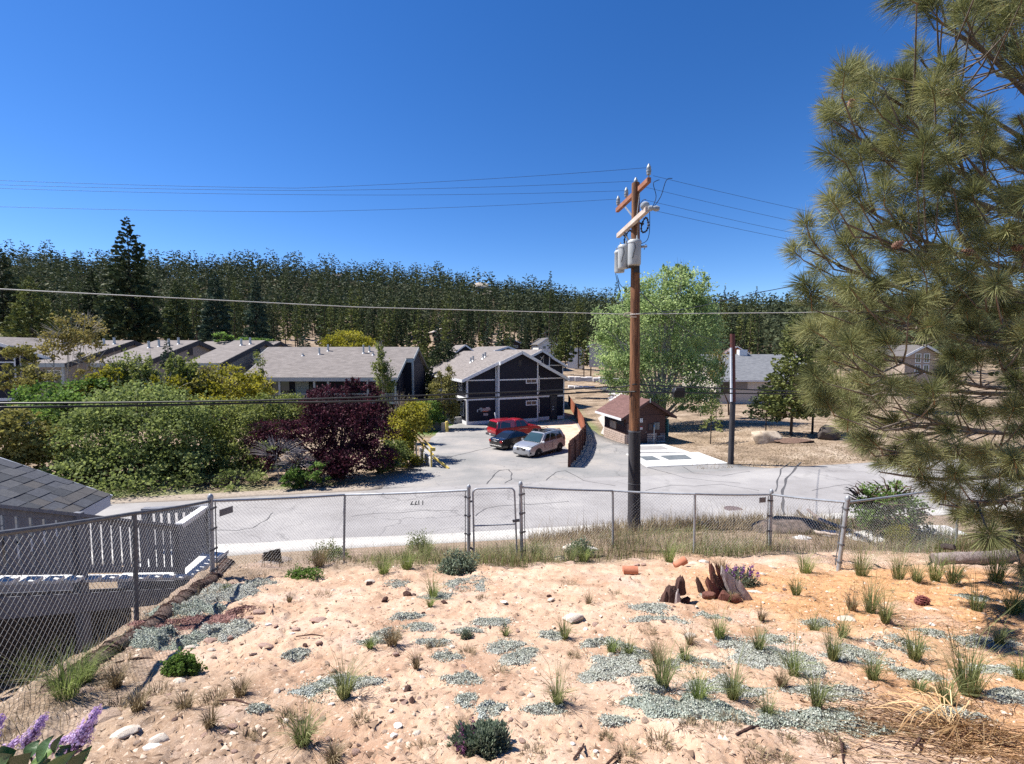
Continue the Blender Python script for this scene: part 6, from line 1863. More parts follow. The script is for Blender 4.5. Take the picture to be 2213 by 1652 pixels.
def px_blobs(base, lst):
    """picture blobs (px, py, half width px, half height px, Y, weight) -> local blobs"""
    out = []
    for (px, py, w, h, Y, wt) in lst:
        c = at(px, py, Y); s = Y / 1000
        out.append(((c.x - base[0], c.y - base[1], c.z - base[2]), (w * s, max(w * s * .8, .6), h * s), wt))
    return out
LF_GREEN = LEAF('leaf_green', (.030, .050, .012), (.070, .115, .028), (.115, .165, .048), .35, gain=1.7)
LF_DEEP = LEAF('leaf_deep', (.026, .034, .012), (.062, .076, .026), (.115, .130, .052), .4, gain=2.7)
LF_YEL = LEAF('leaf_yellowgreen', (.085, .085, .014), (.160, .150, .024), (.220, .200, .045), .35, gain=1.7)
LF_OLIVE = LEAF('leaf_olive', (.065, .062, .020), (.120, .112, .036), (.185, .170, .062), .32, gain=1.7)
LF_WILLOW = LEAF('leaf_willow', (.065, .080, .022), (.115, .130, .040), (.165, .180, .070), .35, gain=1.7)
LF_PURPLE = LEAF('leaf_purple', (.014, .006, .009), (.034, .011, .017), (.080, .024, .034), .2, gain=1.4)
LF_COTTON = LEAF('leaf_cottonwood', (.070, .095, .038), (.130, .165, .072), (.205, .240, .115), .5, gain=2.3)
LF_DRY = LEAF('leaf_ochre', (.10, .085, .028), (.165, .14, .05), (.23, .195, .08), .3, gain=1.5)
b0 = tuple(atg(300, 1075)); 
def base_at(px, py, Y):
    p = at(px, py, Y); return (p.x, Y, float(hgt(p.x, Y)))
B = base_at(300, 1060, 27)
leafy('green_shrub', 'huge rounded green shrub filling the roadside left of the purple tree', B, px_blobs(B, [(300, 935, 120, 95, 27.5, 5), (200, 960, 90, 85, 27, 3.2), (395, 945, 80, 90, 27.5, 3), (270, 1020, 140, 60, 26, 4), (400, 1020, 80, 55, 26.5, 2.4), (300, 880, 85, 55, 28.5, 2.2), (170, 1030, 60, 45, 25.5, 1.6), (250, 1062, 70, 28, 25.5, 1.2)]), 36000, .165, LF_DEEP, 31, trunk_r=.13, clump=.20, inner=.55)
B = base_at(130, 1010, 30)
leafy('green_shrub', 'pale leafed shrub in front of the navy house at the left edge', B, px_blobs(B, [(150, 900, 60, 55, 31, 2), (95, 870, 55, 50, 32, 2), (200, 860, 60, 45, 33, 2)]), 7500, .2, LF_GREEN, 32, clump=.22, inner=.5)
B = base_at(30, 1010, 25)
leafy('dark_shrub', 'dark olive tree with bare stems at the left picture edge', B, px_blobs(B, [(15, 930, 75, 45, 25, 3), (75, 960, 50, 45, 25.5, 2), (-40, 960, 60, 60, 24, 2), (50, 1005, 60, 30, 25, 1)]), 9000, .19, LF_OLIVE, 33, bark=BARKD, trunk_r=.16, clump=.2, inner=.5, twigs=8)
B = base_at(130, 880, 38)
leafy('sapling', 'tall ochre-leafed sapling in front of the left row house chimney', B, px_blobs(B, [(150, 735, 50, 50, 39, 2.4), (185, 720, 38, 48, 39, 1.8), (110, 745, 40, 38, 38, 1.4), (200, 790, 45, 45, 38, 1.2)]), 3400, .18, LF_DRY, 34, bark=BARKP, trunk_r=.1, clump=.2, inner=.2, twigs=26, cat='tree')
B = base_at(60, 880, 36)
leafy('sapling', 'thin leafy sapling before the navy gable at far left', B, px_blobs(B, [(50, 775, 36, 30, 37, 1.5), (20, 830, 50, 28, 36, 1.5), (85, 820, 42, 34, 36, 1.4)]), 3000, .21, LF_OLIVE, 35, bark=BARKP, trunk_r=.08, clump=.2, inner=.25, twigs=14, cat='tree')
for k, (px, top, w, Y, mt, lab) in enumerate(((265, 765, 34, 36, LF_WILLOW, 'upright yellow-green sapling before the left row house eave'), (320, 770, 30, 35, LF_WILLOW, 'upright sapling before the middle row house roof edge'), (395, 765, 34, 36, LF_WILLOW, 'slim sapling beside the small dark spruce'), (235, 800, 40, 34, LF_YEL, 'yellow-green sapling clump left of the upright saplings'), (440, 800, 36, 36, LF_OLIVE, 'olive sapling in front of the middle row house wall'), (360, 812, 46, 34, LF_YEL, 'yellow bush below the small dark spruce'), (165, 830, 46, 33, LF_OLIVE, 'olive sapling with leaning pale stems left of the green shrub'))):
    B = base_at(px, 905, Y)
    leafy('sapling', lab, B, px_blobs(B, [(px, (top + 890) / 2, w, (890 - top) / 2 + 4, Y, 2), (px + 12, top + 60, w * .8, 45, Y, 1), (px - 14, top + 45, w * .7, 45, Y - .4, 1)]), 3600, .2, mt, 40 + k, bark=BARKP, trunk_r=.07, clump=.2, inner=.2, twigs=14, axis=(0, 0, .5), cat='tree')
B = base_at(480, 900, 37)
leafy('yellow_shrub', 'bright yellow-green bush before the porch of the right row house', B, px_blobs(B, [(480, 830, 75, 40, 37, 3), (430, 845, 45, 35, 36, 1.5), (540, 842, 45, 36, 37, 1.5), (490, 870, 80, 30, 36, 1.5)]), 8500, .19, LF_YEL, 51, clump=.2, inner=.5)
B = base_at(545, 1040, 29)
leafy('willow_shrub', 'soft pale green willow shrub between the green shrub and the purple tree', B, px_blobs(B, [(520, 935, 75, 75, 30, 3.5), (575, 900, 60, 50, 31, 2), (470, 915, 50, 50, 30.5, 1.8), (520, 1000, 60, 50, 28.5, 2), (620, 890, 50, 40, 32, 1.3)]), 24000, .14, LF_WILLOW, 52, clump=.18, inner=.5, axis=(0, 0, -.4))
B = base_at(735, 1035, 27.5)
leafy('purple_plum', 'purple leafed plum tree beside the road', B, px_blobs(B, [(745, 930, 85, 70, 28, 4), (720, 880, 70, 45, 28.5, 2.2), (790, 900, 55, 60, 28.5, 2.2), (670, 945, 60, 55, 27.5, 2), (610, 930, 60, 28, 27.5, 1.2), (575, 965, 34, 50, 27, 1.2), (690, 855, 30, 25, 29, .7), (762, 838, 14, 26, 29, .5), (800, 860, 30, 32, 29, .8), (760, 990, 70, 40, 27, 2), (700, 1000, 60, 34, 26.6, 1.2), (820, 960, 40, 50, 27.5, 1.4)]), 28000, .13, LF_PURPLE, 53, bark=BARKD, trunk_r=.14, clump=.2, inner=.4, cat='tree', twigs=8)
B = base_at(600, 1040, 25.8)
leafy('bare_shrub', 'grey bare branched shrub in front of the purple tree', B, px_blobs(B, [(600, 985, 55, 40, 26, 1), (640, 1005, 40, 30, 26, 1)]), 260, .12, LF_DEEP, 54, bark=M('bark_grey', (.16, .14, .14), (.24, .21, .21), 4), trunk_r=.05, twigs=120, inner=.3, clump=.2)
B = base_at(890, 990, 33)
leafy('yellow_shrub', 'yellow-green bush at the ramp between purple tree and parking lot', B, px_blobs(B, [(885, 915, 40, 45, 33, 2), (860, 960, 34, 50, 32, 2), (905, 895, 30, 30, 34, 1), (880, 990, 30, 24, 31.5, 1)]), 8500, .16, LF_YEL, 55, clump=.2, inner=.45)
B = base_at(850, 1010, 30)
leafy('green_shrub', 'low green shrub below the yellow handrail wall', B, px_blobs(B, [(850, 985, 34, 32, 30, 1), (825, 1005, 26, 24, 29.5, 1)]), 3600, .15, LF_DEEP, 56, clump=.2, inner=.45)
B = base_at(870, 980, 34.5)
leafy('bare_shrub', 'fan of bare tan twigs behind the yellow-green bush', B, px_blobs(B, [(868, 905, 40, 55, 35, 1)]), 500, .13, LF_OLIVE, 57, bark=M('bark_tan', (.22, .16, .12), (.32, .25, .19), 4), trunk_r=.05, twigs=90, inner=.3, clump=.25)
B = base_at(826, 900, 42)
leafy('birch', 'pale thin birch in front of the right end of the long grey roof', B, px_blobs(B, [(826, 790, 18, 45, 42, 1), (832, 830, 24, 50, 42, 1.2), (822, 760, 9, 25, 42, .3)]), 2600, .17, LF_WILLOW, 58, bark=BARKP, trunk_r=.09, clump=.22, inner=.1, twigs=16, axis=(0, 0, -.6), cat='tree')
B = base_at(561, 905, 42)
leafy('birch', 'wispy birch before the left end of the long grey roof', B, px_blobs(B, [(560, 795, 18, 36, 42, 1), (562, 835, 22, 36, 42, 1)]), 900, .16, LF_WILLOW, 59, bark=BARKP, trunk_r=.07, clump=.22, inner=.1, twigs=20, axis=(0, 0, -.6), cat='tree')
B = base_at(962, 926, 50)
leafy('birch', 'light leafed birch clump at the left corner of the navy townhouse', B, px_blobs(B, [(955, 850, 26, 45, 50, 2), (975, 870, 18, 45, 50, 1.6), (935, 885, 26, 30, 50, 1.4), (962, 812, 18, 28, 50.5, .9)]), 7200, .19, LF_OLIVE, 60, bark=BARKP, trunk_r=.13, clump=.22, inner=.3, twigs=14, cat='tree')
B = base_at(915, 920, 50)
leafy('green_shrub', 'leafy green tree over the low wall at the back of the lot', B, px_blobs(B, [(915, 885, 34, 24, 49, 1.5), (890, 900, 30, 26, 49, 1), (940, 905, 26, 14, 49, .8)]), 4600, .19, LF_GREEN, 61, clump=.22, inner=.4)
B = base_at(752, 775, 76)
leafy('yellow_shrub', 'round yellow-green shrub above the long grey apartment roof', B, px_blobs(B, [(752, 745, 52, 28, 76, 3), (720, 750, 30, 20, 76, 1), (785, 752, 24, 18, 76, 1)]), 6500, .3, LF_YEL, 62, clump=.2, inner=.5, axis=(0, 0, 1.2), twigs=20)
B = base_at(460, 760, 70)
leafy('green_shrub', 'pale green bush at the ridge of the row houses', B, px_blobs(B, [(545, 738, 34, 9, 74, 1), (480, 728, 20, 12, 74, 1)]), 1600, .3, LF_GREEN, 63, clump=.25, inner=.4)
B = base_at(1424, 905, 52)
leafy('cottonwood', 'large pale green cottonwood tree behind the brown shed and utility pole', B, px_blobs(B, [(1425, 720, 105, 105, 52, 6), (1350, 740, 70, 80, 51, 3), (1505, 730, 62, 95, 52, 3.2), (1455, 640, 75, 60, 52.5, 2.4), (1400, 650, 60, 50, 52, 2), (1430, 820, 110, 60, 51, 3.2), (1520, 820, 46, 55, 50.5, 1.6), (1345, 800, 50, 45, 50, 1.6), (1505, 655, 40, 55, 52.5, 1.3), (1465, 600, 28, 38, 52.5, .8), (1310, 700, 30, 50, 51.5, .9), (1500, 868, 50, 26, 49, 1.1), (1400, 872, 40, 24, 50, .8), (1440, 605, 12, 34, 52.5, .3), (1475, 595, 9, 34, 52.5, .25), (1520, 625, 12, 36, 52.5, .3), (1362, 640, 12, 36, 52, .3), (1340, 660, 12, 30, 52, .25)]), 56000, .205, LF_COTTON, 64, bark=BARKP, trunk_r=.26, clump=.17, inner=.45, axis=(0, 0, .5), cat='tree', twigs=6)
B = base_at(1915, 1165, 10.6)
leafy('green_shrub', 'spreading green shrub behind the chain link fence under the pine', B, px_blobs(B, [(1900, 1110, 52, 42, 10.6, 3), (1950, 1105, 42, 46, 10.8, 2.4), (1925, 1070, 34, 34, 10.8, 1.2), (1875, 1085, 20, 34, 10.6, .8), (1930, 1145, 60, 20, 10.4, 1.4)]), 7500, .052, LF_GREEN, 65, clump=.2, inner=.3, trunk_r=.02, twigs=26, tw_len=1.2)
B = base_at(1577, 890, 60)
leafy('green_shrub', 'dull pink-tipped shrub at the right foot of the cottonwood', B, px_blobs(B, [(1545, 790, 22, 30, 56, 1)]), 1200, .25, LF_DRY, 66, clump=.25, inner=.3)
B = base_at(655, 1035, 25.6)
leafy('green_shrub', 'small bright green bush in the shade under the purple tree', B, px_blobs(B, [(640, 1020, 24, 22, 25.4, 1), (690, 1022, 26, 20, 25.4, 1), (632, 1040, 24, 14, 25, .7)]), 2600, .14, LF_GREEN, 67, clump=.2, inner=.4)
B = base_at(470, 1075, 25.2)
leafy('dark_shrub', 'dark tangle of stems at the foot of the green shrub by the road', B, px_blobs(B, [(440, 1055, 60, 30, 25.4, 1), (520, 1048, 55, 34, 25.6, 1)]), 3000, .16, LF_DEEP, 68, clump=.2, inner=.3, twigs=60, bark=BARKD)
# boulders by the young pines
TANR = M('boulder_tan', (.30, .235, .165), (.50, .41, .31), 1.6, .9, .9, 6)
p = atg(1655, 956); rock('boulder', 'large tan boulder with pale top beside the dark second pole', 'boulder', (p.x, p.y, p.z + .36), (1.3, .9, .85), TANR, 71, sub=4, rough=.2)
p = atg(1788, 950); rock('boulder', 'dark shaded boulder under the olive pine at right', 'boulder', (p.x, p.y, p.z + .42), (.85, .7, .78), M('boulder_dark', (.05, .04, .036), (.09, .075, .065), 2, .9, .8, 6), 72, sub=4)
mu = rock('mulch_mound', 'low mound of brown bark mulch between the two boulders', 'mound', (0, 0, 0), (1.7, .8, .22), M('bark_mulch', (.06, .035, .024), (.20, .125, .09), 14, .95, .9, 30), 73, sub=4)
p = atg(1725, 957); mu.location = (p.x, p.y + .3, p.z + .08)
# pale debris and walls in the valley behind the lot
def far_bank(name, label, pix, Y, h, m):
    a = at(pix[0][0], pix[0][1], Y); b_ = at(pix[1][0], pix[1][1], Y)
    o = MB(); n = 9
    r = random.Random(len(label))
    for i in range(n):
        p = a.lerp(b_, (i + .5) / n); o.box((p.x, p.y + r.uniform(-.6, .6), p.z + h * .3), ((b_ - a).length / n * 1.02, 1.6, h * r.uniform(.7, 1.1)), rz=r.uniform(-.08, .08), ry=r.uniform(-.04, .04))
    k = o.build(name, m, None, bevel=.08); return tag(k, label, 'rock bank')
PALE = M('pale_bank', (.46, .43, .41), (.62, .59, .57), 1.1, .9, .6, 6)
far_bank('pale_bank', 'upper white gravel bank between navy townhouse and cottonwood', ((1228, 822), (1345, 826)), 92, 1.0, PALE)
far_bank('pale_bank', 'lower white gravel bank in front of the dry grass behind the lot', ((1228, 838), (1330, 842)), 84, .5, PALE)
# rock edged path curving up behind the shed
pa = ground_poly('path', [(1292, 905), (1308, 892), (1325, 884), (1336, 890), (1322, 905), (1318, 930), (1315, 946), (1298, 938), (1304, 925)], M('path_pale', (.36, .32, .29), (.48, .44, .40), 2, .95, .5, 12), .05)
r = random.Random(4)
for i in range(16):
    p = atg(1322 + (i % 4) * 9 + r.uniform(-3, 3), 858 + (i // 4) * 7 + r.uniform(-2, 2))
    s = r.uniform(.5, .95)
    rock('retaining_stone', 'pale stone in the bank of stones behind the brown shed roof', 'stone', (p.x, p.y, p.z + s * .35), (s, s * .8, s * .6), PALE, 200 + i, 'stones of the bank behind the shed', sub=2)

# ------------------------------------------------------------------ the big pine at the right
NEEDLE_PINE = LEAF('pine_needle', (.10, .11, .048), (.22, .23, .10), (.38, .37, .18), .22, .5)
TWIG = M('pine_twig', (.085, .064, .05), (.22, .18, .15), 6, .9, .3, 30)
PINEBARK = M('pine_bark', (.06, .035, .025), (.14, .085, .06), 2, .95, .9, 8, stretch=(3, 3, 1))
def in_poly(x, y, poly):
    c = False; n = len(poly); j = n - 1
    for i in range(n):
        if (poly[i][1] > y) != (poly[j][1] > y) and x < (poly[j][0] - poly[i][0]) * (y - poly[i][1]) / (poly[j][1] - poly[i][1]) + poly[i][0]: c = not c
        j = i
    return c
def build_pine():
    rr = np.random.default_rng(77)
    tx, ty = 8.35, 7.1
    tz = zg(tx, ty)
    root = thing('big_pine', 'big long-needled pine filling the right side of the picture', 'tree', (tx, ty, tz))
    tk = MB(); zs = np.linspace(tz - .4, 9.0, 14)
    tk.tube([(tx + .06 * sin(z), ty + .05 * cos(z * 1.3), z) for z in zs], [.26 - .012 * (z - tz) for z in zs], 14)
    tk.build('trunk', PINEBARK, root, world=True, smooth=True)
    outline = [(1805, 172), (1850, 150), (1905, 180), (1950, 170), (1985, 120), (2015, 150), (2060, 170), (2110, 260), (2150, 300), (2300, 230), (2320, 1260), (2205, 1225), (2165, 1170), (2100, 1130), (2030, 1075), (1995, 1030), (1900, 1005), (1885, 975), (1830, 935), (1790, 900), (1768, 850), (1790, 780), (1770, 715), (1745, 640), (1750, 590), (1722, 545), (1742, 500), (1790, 480), (1835, 440), (1830, 400), (1808, 370), (1805, 320), (1775, 280), (1782, 230)]
    top = [(1965, 15), (2000, -60), (2320, -80), (2320, 200), (2230, 180), (2110, 110), (2060, 70), (2010, 30)]
    holes = [(2150, 180, 60, 50), (1975, 420, 40, 30), (2080, 270, 30, 30), (2040, 520, 30, 34), (1900, 560, 36, 26), (2160, 660, 70, 26), (1994, 780, 62, 62), (2140, 840, 80, 46), (2190, 400, 36, 30), (2110, 960, 60, 34), (1842, 600, 34, 24), (2180, 300, 36, 36), (1880, 400, 26, 22), (1960, 660, 34, 22)]
    def ok(x, y):
        if not (in_poly(x, y, outline) or in_poly(x, y, top)): return False
        return not any(((x - a) / w) ** 2 + ((y - b) / h) ** 2 < 1 for a, b, w, h in holes)
    def poisson(dmin, tries):
        out = []
        for _ in range(tries):
            x, y = rr.uniform(1720, 2320), rr.uniform(-80, 1260)
            if not ok(x, y): continue
            if all((x - a) ** 2 + (y - b) ** 2 > dmin ** 2 for a, b in out): out.append((x, y))
        return out
    tufts = []
    for (x, y) in poisson(36, 7000): tufts.append(at(x, y, rr.uniform(4.3, 5.8) if x < 2100 else rr.uniform(4.0, 6.0)))
    for (x, y) in poisson(38, 4500):
        if x > 1840: tufts.append(at(x, y, rr.uniform(5.8, 7.2)))
    # keep everything above the soil
    tufts = [p for p in tufts if p.z > zg(p.x, p.y) + .22]
    # limbs: tips spread over the crown
    tips = [(1800, 260, 5.0), (1850, 165, 5.2), (1990, 130, 5.0), (1960, 250, 4.6), (2080, 330, 4.8), (1840, 430, 5.0), (1745, 540, 5.2), (1820, 480, 4.8), (1930, 470, 4.6), (2060, 480, 4.5), (1760, 640, 5.4), (1880, 640, 4.8), (1800, 780, 5.2), (1900, 760, 4.7), (1790, 870, 5.2), (1930, 880, 4.6), (1850, 960, 5.0), (1900, 1020, 4.9), (2020, 950, 4.5), (2030, 1090, 4.6), (2130, 1170, 4.6), (2090, 1080, 4.4), (2150, 620, 4.6), (2160, 780, 4.5), (2180, 480, 4.4), (1990, 20, 5.4), (2080, 60, 5.2), (2180, 40, 5.0), (2150, 960, 4.6), (2200, 1080, 4.5), (2200, 250, 4.6), (1990, 690, 5.6), (2080, 860, 5.8), (2060, 200, 5.8)]
    limbs = []
    for (x, y, Y) in tips:
        e = at(x, y, Y); L = (Vector((tx, ty, 0)) - Vector((e.x, e.y, 0))).length
        s = Vector((tx, ty, e.z - .10 * L + rr.uniform(-.1, .1)))
        s.z = max(s.z, tz + .7)
        c = s.lerp(e, .5) + Vector((rr.uniform(-.25, .25), rr.uniform(-.2, .2), -.06 * L + rr.uniform(-.12, .05)))
        pts = []
        for k in range(11):
            t = k / 10
            pts.append(s * (1 - t) ** 2 + c * 2 * t * (1 - t) + e * t * t)
        limbs.append(pts)
    groups = [[] for _ in limbs]
    for p in tufts:
        best = None
        for i, pts in enumerate(limbs):
            for k in range(3, 11):
                d = (pts[k] - p).length + (10 - k) * .015
                if best is None or d < best[0]: best = (d, i, k)
        groups[best[1]].append((p, best[2]))
    for i, pts in enumerate(limbs):
        m = MB(); L = (pts[-1] - pts[0]).length
        m.tube(pts, [.036 * (1 - k / 10) ** .8 + .007 for k in range(11)], 7, caps=False)
        NV = []; NT = []; buds = MB()
        # dead side twigs
        for _ in range(5):
            k = rr.integers(2, 8); a = pts[k]; d = Vector(unit(rr, 1)[0]) * rr.uniform(.25, .6); d.z *= .5
            m.tube([a, a + d * .5 + Vector((0, 0, .03)), a + d], [.010, .007, .003], 4, caps=False)
        for (p, k) in groups[i]:
            a = pts[max(1, k - 1 - int(rr.integers(0, 2)))]
            d = p - a
            mid = a.lerp(p, .5) + Vector((rr.uniform(-.05, .05), rr.uniform(-.05, .05), -.12 * d.length))
            m.tube([a, mid, p], [.011, .009, .006], 5, caps=False)
            out = Vector((p.x - tx, p.y - ty, 0)); out.normalize()
            ax = (p - mid).normalized() * .5 + out * .45 + Vector((rr.uniform(-.45, .45), rr.uniform(-.45, .45), rr.uniform(.0, .75))); ax.normalize()
            axn = np.array(ax); lenT = rr.uniform(.14, .27)
            base = np.array(p)
            buds.tube([p - ax * .02, p + ax * (lenT * .5), p + ax * lenT], [.006, .0055, .003], 4)
            n = int(rr.uniform(360, 480))
            u = rr.random(n) ** .8
            o = base + axn * (u * lenT)[:, None]
            dirs = unit(rr, n); side = dirs - axn * (dirs @ axn)[:, None]; side /= np.linalg.norm(side, axis=1, keepdims=True)
            ang = np.radians(rr.uniform(28, 88, n) * (1.08 - .45 * u))
            dd = axn * np.cos(ang)[:, None] + side * np.sin(ang)[:, None]
            dd[:, 2] -= .06
            ln = rr.uniform(.17, .255, n) * rr.uniform(.92, 1.08)
            e = o + dd * ln[:, None]; e[:, 2] -= .10 * ln * np.abs(np.sin(ang))
            w = np.cross(dd, unit(rr, n)); w /= np.linalg.norm(w, axis=1, keepdims=True) + 1e-9
            hw = (.0022 * rr.uniform(.8, 1.2, n))[:, None]
            md = o * .5 + e * .5 + np.array([0, 0, .004])
            q = np.stack([o - w * hw * .6, md + w * hw, e, md - w * hw], 1).reshape(-1, 3)
            NV.append(q); tb = rr.uniform(.1, .8)
            tt = np.clip(tb + rr.uniform(-.3, .3, n), 0, 1)
            NT.append(np.stack([tt * .6, tt, np.clip(tt + .2, 0, 1), tt], 1).ravel())
        lo = m.build('limb', TWIG, root, world=True, smooth='all', fix=False)
        if NV:
            V = np.concatenate(NV); I = np.array(inv_of(root)); V = V @ I[:3, :3].T + I[:3, 3]
            nd = fast('needles', V, np.arange(len(V)).reshape(-1, 4), NEEDLE_PINE, lo, np.concatenate(NT)); nd['kind'] = 'stuff'
            b = buds.build('shoots', M('pine_bud', (.22, .12, .05), (.34, .21, .10), 8), lo, fix=False); b['kind'] = 'stuff'
            for v in b.data.vertices: v.co = inv_of(root) @ v.co
    # cones
    CONE = M('pine_cone', (.17, .085, .055), (.30, .17, .12), 20, .8)
    for (x, y, Y) in ((1840, 222, 4.9), (2040, 200, 4.6), (1942, 528, 4.3), (2090, 545, 4.3), (2172, 612, 4.2), (2196, 535, 4.4)):
        p = at(x, y, Y); c = MB(); R0 = .035
        for ring in range(6):
            f = ring / 5; rad = R0 * sin(pi * (.15 + .75 * f)); z = (f - .5) * .08
            for k in range(8):
                a = k * pi / 4 + ring * .4
                c.bar((cos(a) * rad * .4, sin(a) * rad * .4, z), (cos(a) * rad, sin(a) * rad, z - .008), .018, .006)
        o = c.build('pine_cone', CONE, root); o.location = inv_of(root) @ p; o.rotation_euler = (1.1, .3, x)
build_pine()

# ------------------------------------------------------------------ things in the yard
LM = [(460, 1252, 'the corner fence post'), (743, 1217, 'the first slim post'), (1070, 1215, 'the gate'), (1362, 1230, 'the terracotta pipe'), (1458, 1285, 'the dark stump'), (1570, 1265, 'the split stump'), (1812, 1232, 'the leaning post'), (1040, 1600, 'the lavender'), (390, 1435, 'the round shrub'), (120, 1600, 'the lilac'), (2080, 1590, 'the straw heap'), (1990, 1312, 'the pine cone'), (1640, 1550, 'the big sage mat'), (745, 1500, 'the blue mat'), (1235, 1345, 'the big white stone'), (590, 1205, 'the black boards'), (2090, 1490, 'the biggest grass clump'), (420, 1350, 'the maroon slab')]
def atm(px, py):
    p = atg(px, py); p.z = zg(p.x, p.y); return p

# --- mats of grey-green ground cover, hugging the soil
MATM = {}
def mat_material(name, c1, c2, c3):
    m, N, L = new_mat(name)
    out = N.new('ShaderNodeOutputMaterial'); b = N.new('ShaderNodeBsdfPrincipled'); b.inputs['Roughness'].default_value = .95; b.inputs['Specular IOR Level'].default_value = .15
    L.new(b.outputs[0], out.inputs[0]); tc = N.new('ShaderNodeTexCoord')
    t = N.new('ShaderNodeTexVoronoi'); t.inputs['Scale'].default_value = 85; L.new(tc.outputs['Object'], t.inputs['Vector'])
    n = N.new('ShaderNodeTexNoise'); n.inputs['Scale'].default_value = 7; n.inputs['Detail'].default_value = 9; n.inputs['Roughness'].default_value = .8; L.new(tc.outputs['Object'], n.inputs['Vector'])
    k = N.new('ShaderNodeMix'); k.data_type = 'RGBA'; k.inputs[0].default_value = .55; L.new(t.outputs['Color'], k.inputs[6]); L.new(n.outputs['Color'], k.inputs[7])
    r = ramp(N, [(.34, c1), (.5, c2), (.66, c3)]); L.new(k.outputs[2], r.inputs[0]); L.new(r.outputs[0], b.inputs['Base Color'])
    bp = N.new('ShaderNodeBump'); bp.inputs['Strength'].default_value = 1; bp.inputs['Distance'].default_value = .02; L.new(t.outputs['Distance'], bp.inputs['Height']); L.new(bp.outputs[0], b.inputs['Normal'])
    return m
SAGE = mat_material('sage_mat', (.20, .185, .15), (.34, .345, .30), (.50, .51, .46))
SAGEB = mat_material('blue_sage_mat', (.20, .205, .18), (.33, .365, .345), (.48, .52, .50))
SAGEG = mat_material('green_sage_mat', (.14, .15, .115), (.26, .295, .245), (.38, .42, .36))
ROSE = mat_material('rose_crust', (.13, .062, .055), (.24, .125, .11), (.34, .20, .175))
SAGEL = LEAF('sage_leaf', (.25, .245, .195), (.39, .405, .345), (.53, .55, .48), .1, .9)
ROSEL = LEAF('rose_leaf', (.16, .09, .075), (.27, .16, .135), (.36, .24, .20), .1, .9)
def ground_mat(name, px, py, w, h, mat, seed, thick=.035, cat='ground cover', tufts=True):
    c = atg(px, py); r_, _ = ray(px + w / 2, py); hw = abs(r_ * c.y - c.x)
    f = atg(px, py - h / 2); n = atg(px, py + h / 2); hd = max(.06, (f.y - n.y) / 2)
    cy = (f.y + n.y) / 2; cx = c.x * cy / c.y
    rg = np.random.default_rng(seed); ph = rg.uniform(0, 6.28, 4)
    nr, na = 18, 56
    V = []; 
    for i in range(nr + 1):
        rr_ = i / nr
        for j in range(na):
            a = 2 * pi * j / na
            e = 1 + .16 * sin(2 * a + ph[0]) + .13 * sin(3 * a + ph[1]) + .10 * sin(5 * a + ph[2]) + .07 * sin(9 * a + ph[3])
            V.append((cx + cos(a) * hw * rr_ * e, cy + sin(a) * hd * rr_ * e, rr_))
    V = np.array(V)
    X, Y, Rr = V[:, 0], V[:, 1], V[:, 2]
    lump = fbm(X, Y, .16, 3, 130) * .5 + fbm(X, Y, .035, 2, 140) * .3
    edge = sm((1 - Rr) / .28)
    hole = sm((fbm(X, Y, .30, 3, 150 + seed % 5) + .42) / .22)
    Z = hgt(X, Y) + micro(X, Y) - .022 + (thick * .6 + .020 + thick * lump) * edge * (0.25 + .75 * hole)
    P = np.stack([X - cx, Y - cy, Z - zg(cx, cy)], 1)
    i = np.arange(nr)[:, None] * na + np.arange(na)[None, :]
    j = np.arange(nr)[:, None] * na + (np.arange(na)[None, :] + 1) % na
    Fc = np.stack([i, i + na, j + na, j], -1).reshape(-1, 4)
    o = fast(name, P, Fc, mat, smooth=True); o.location = (cx, cy, zg(cx, cy))
    m = int(600 + 11000 * hw * hd); m = min(m, 2000); k = rg.integers(0, len(P), m * 2); k = k[(Rr[k] > .25) | (rg.random(m * 2) < .3)][:m]; q = P[k] + rg.normal(size=(len(k), 3)) * np.array([hw * .07, hd * .07, 0])
    q[:, 2] = hgt(q[:, 0] + cx, q[:, 1] + cy) + micro(q[:, 0] + cx, q[:, 1] + cy) - zg(cx, cy) + np.maximum(0, (P[k, 2] - (hgt(X[k], Y[k]) + micro(X[k], Y[k]) - zg(cx, cy)))) + .004
    v2, f2 = leaf_quads(q, .008 + .0017 * cy, rg, 1.5, up=.3)
    l = fast('leaves', v2, f2, SAGEL if mat is not ROSE else ROSEL, o, np.repeat(rg.random(len(q)), 4)); l['kind'] = 'stuff'
    o['category'] = cat; o['group'] = 'ground cover mats in the yard'
    return o
items = []
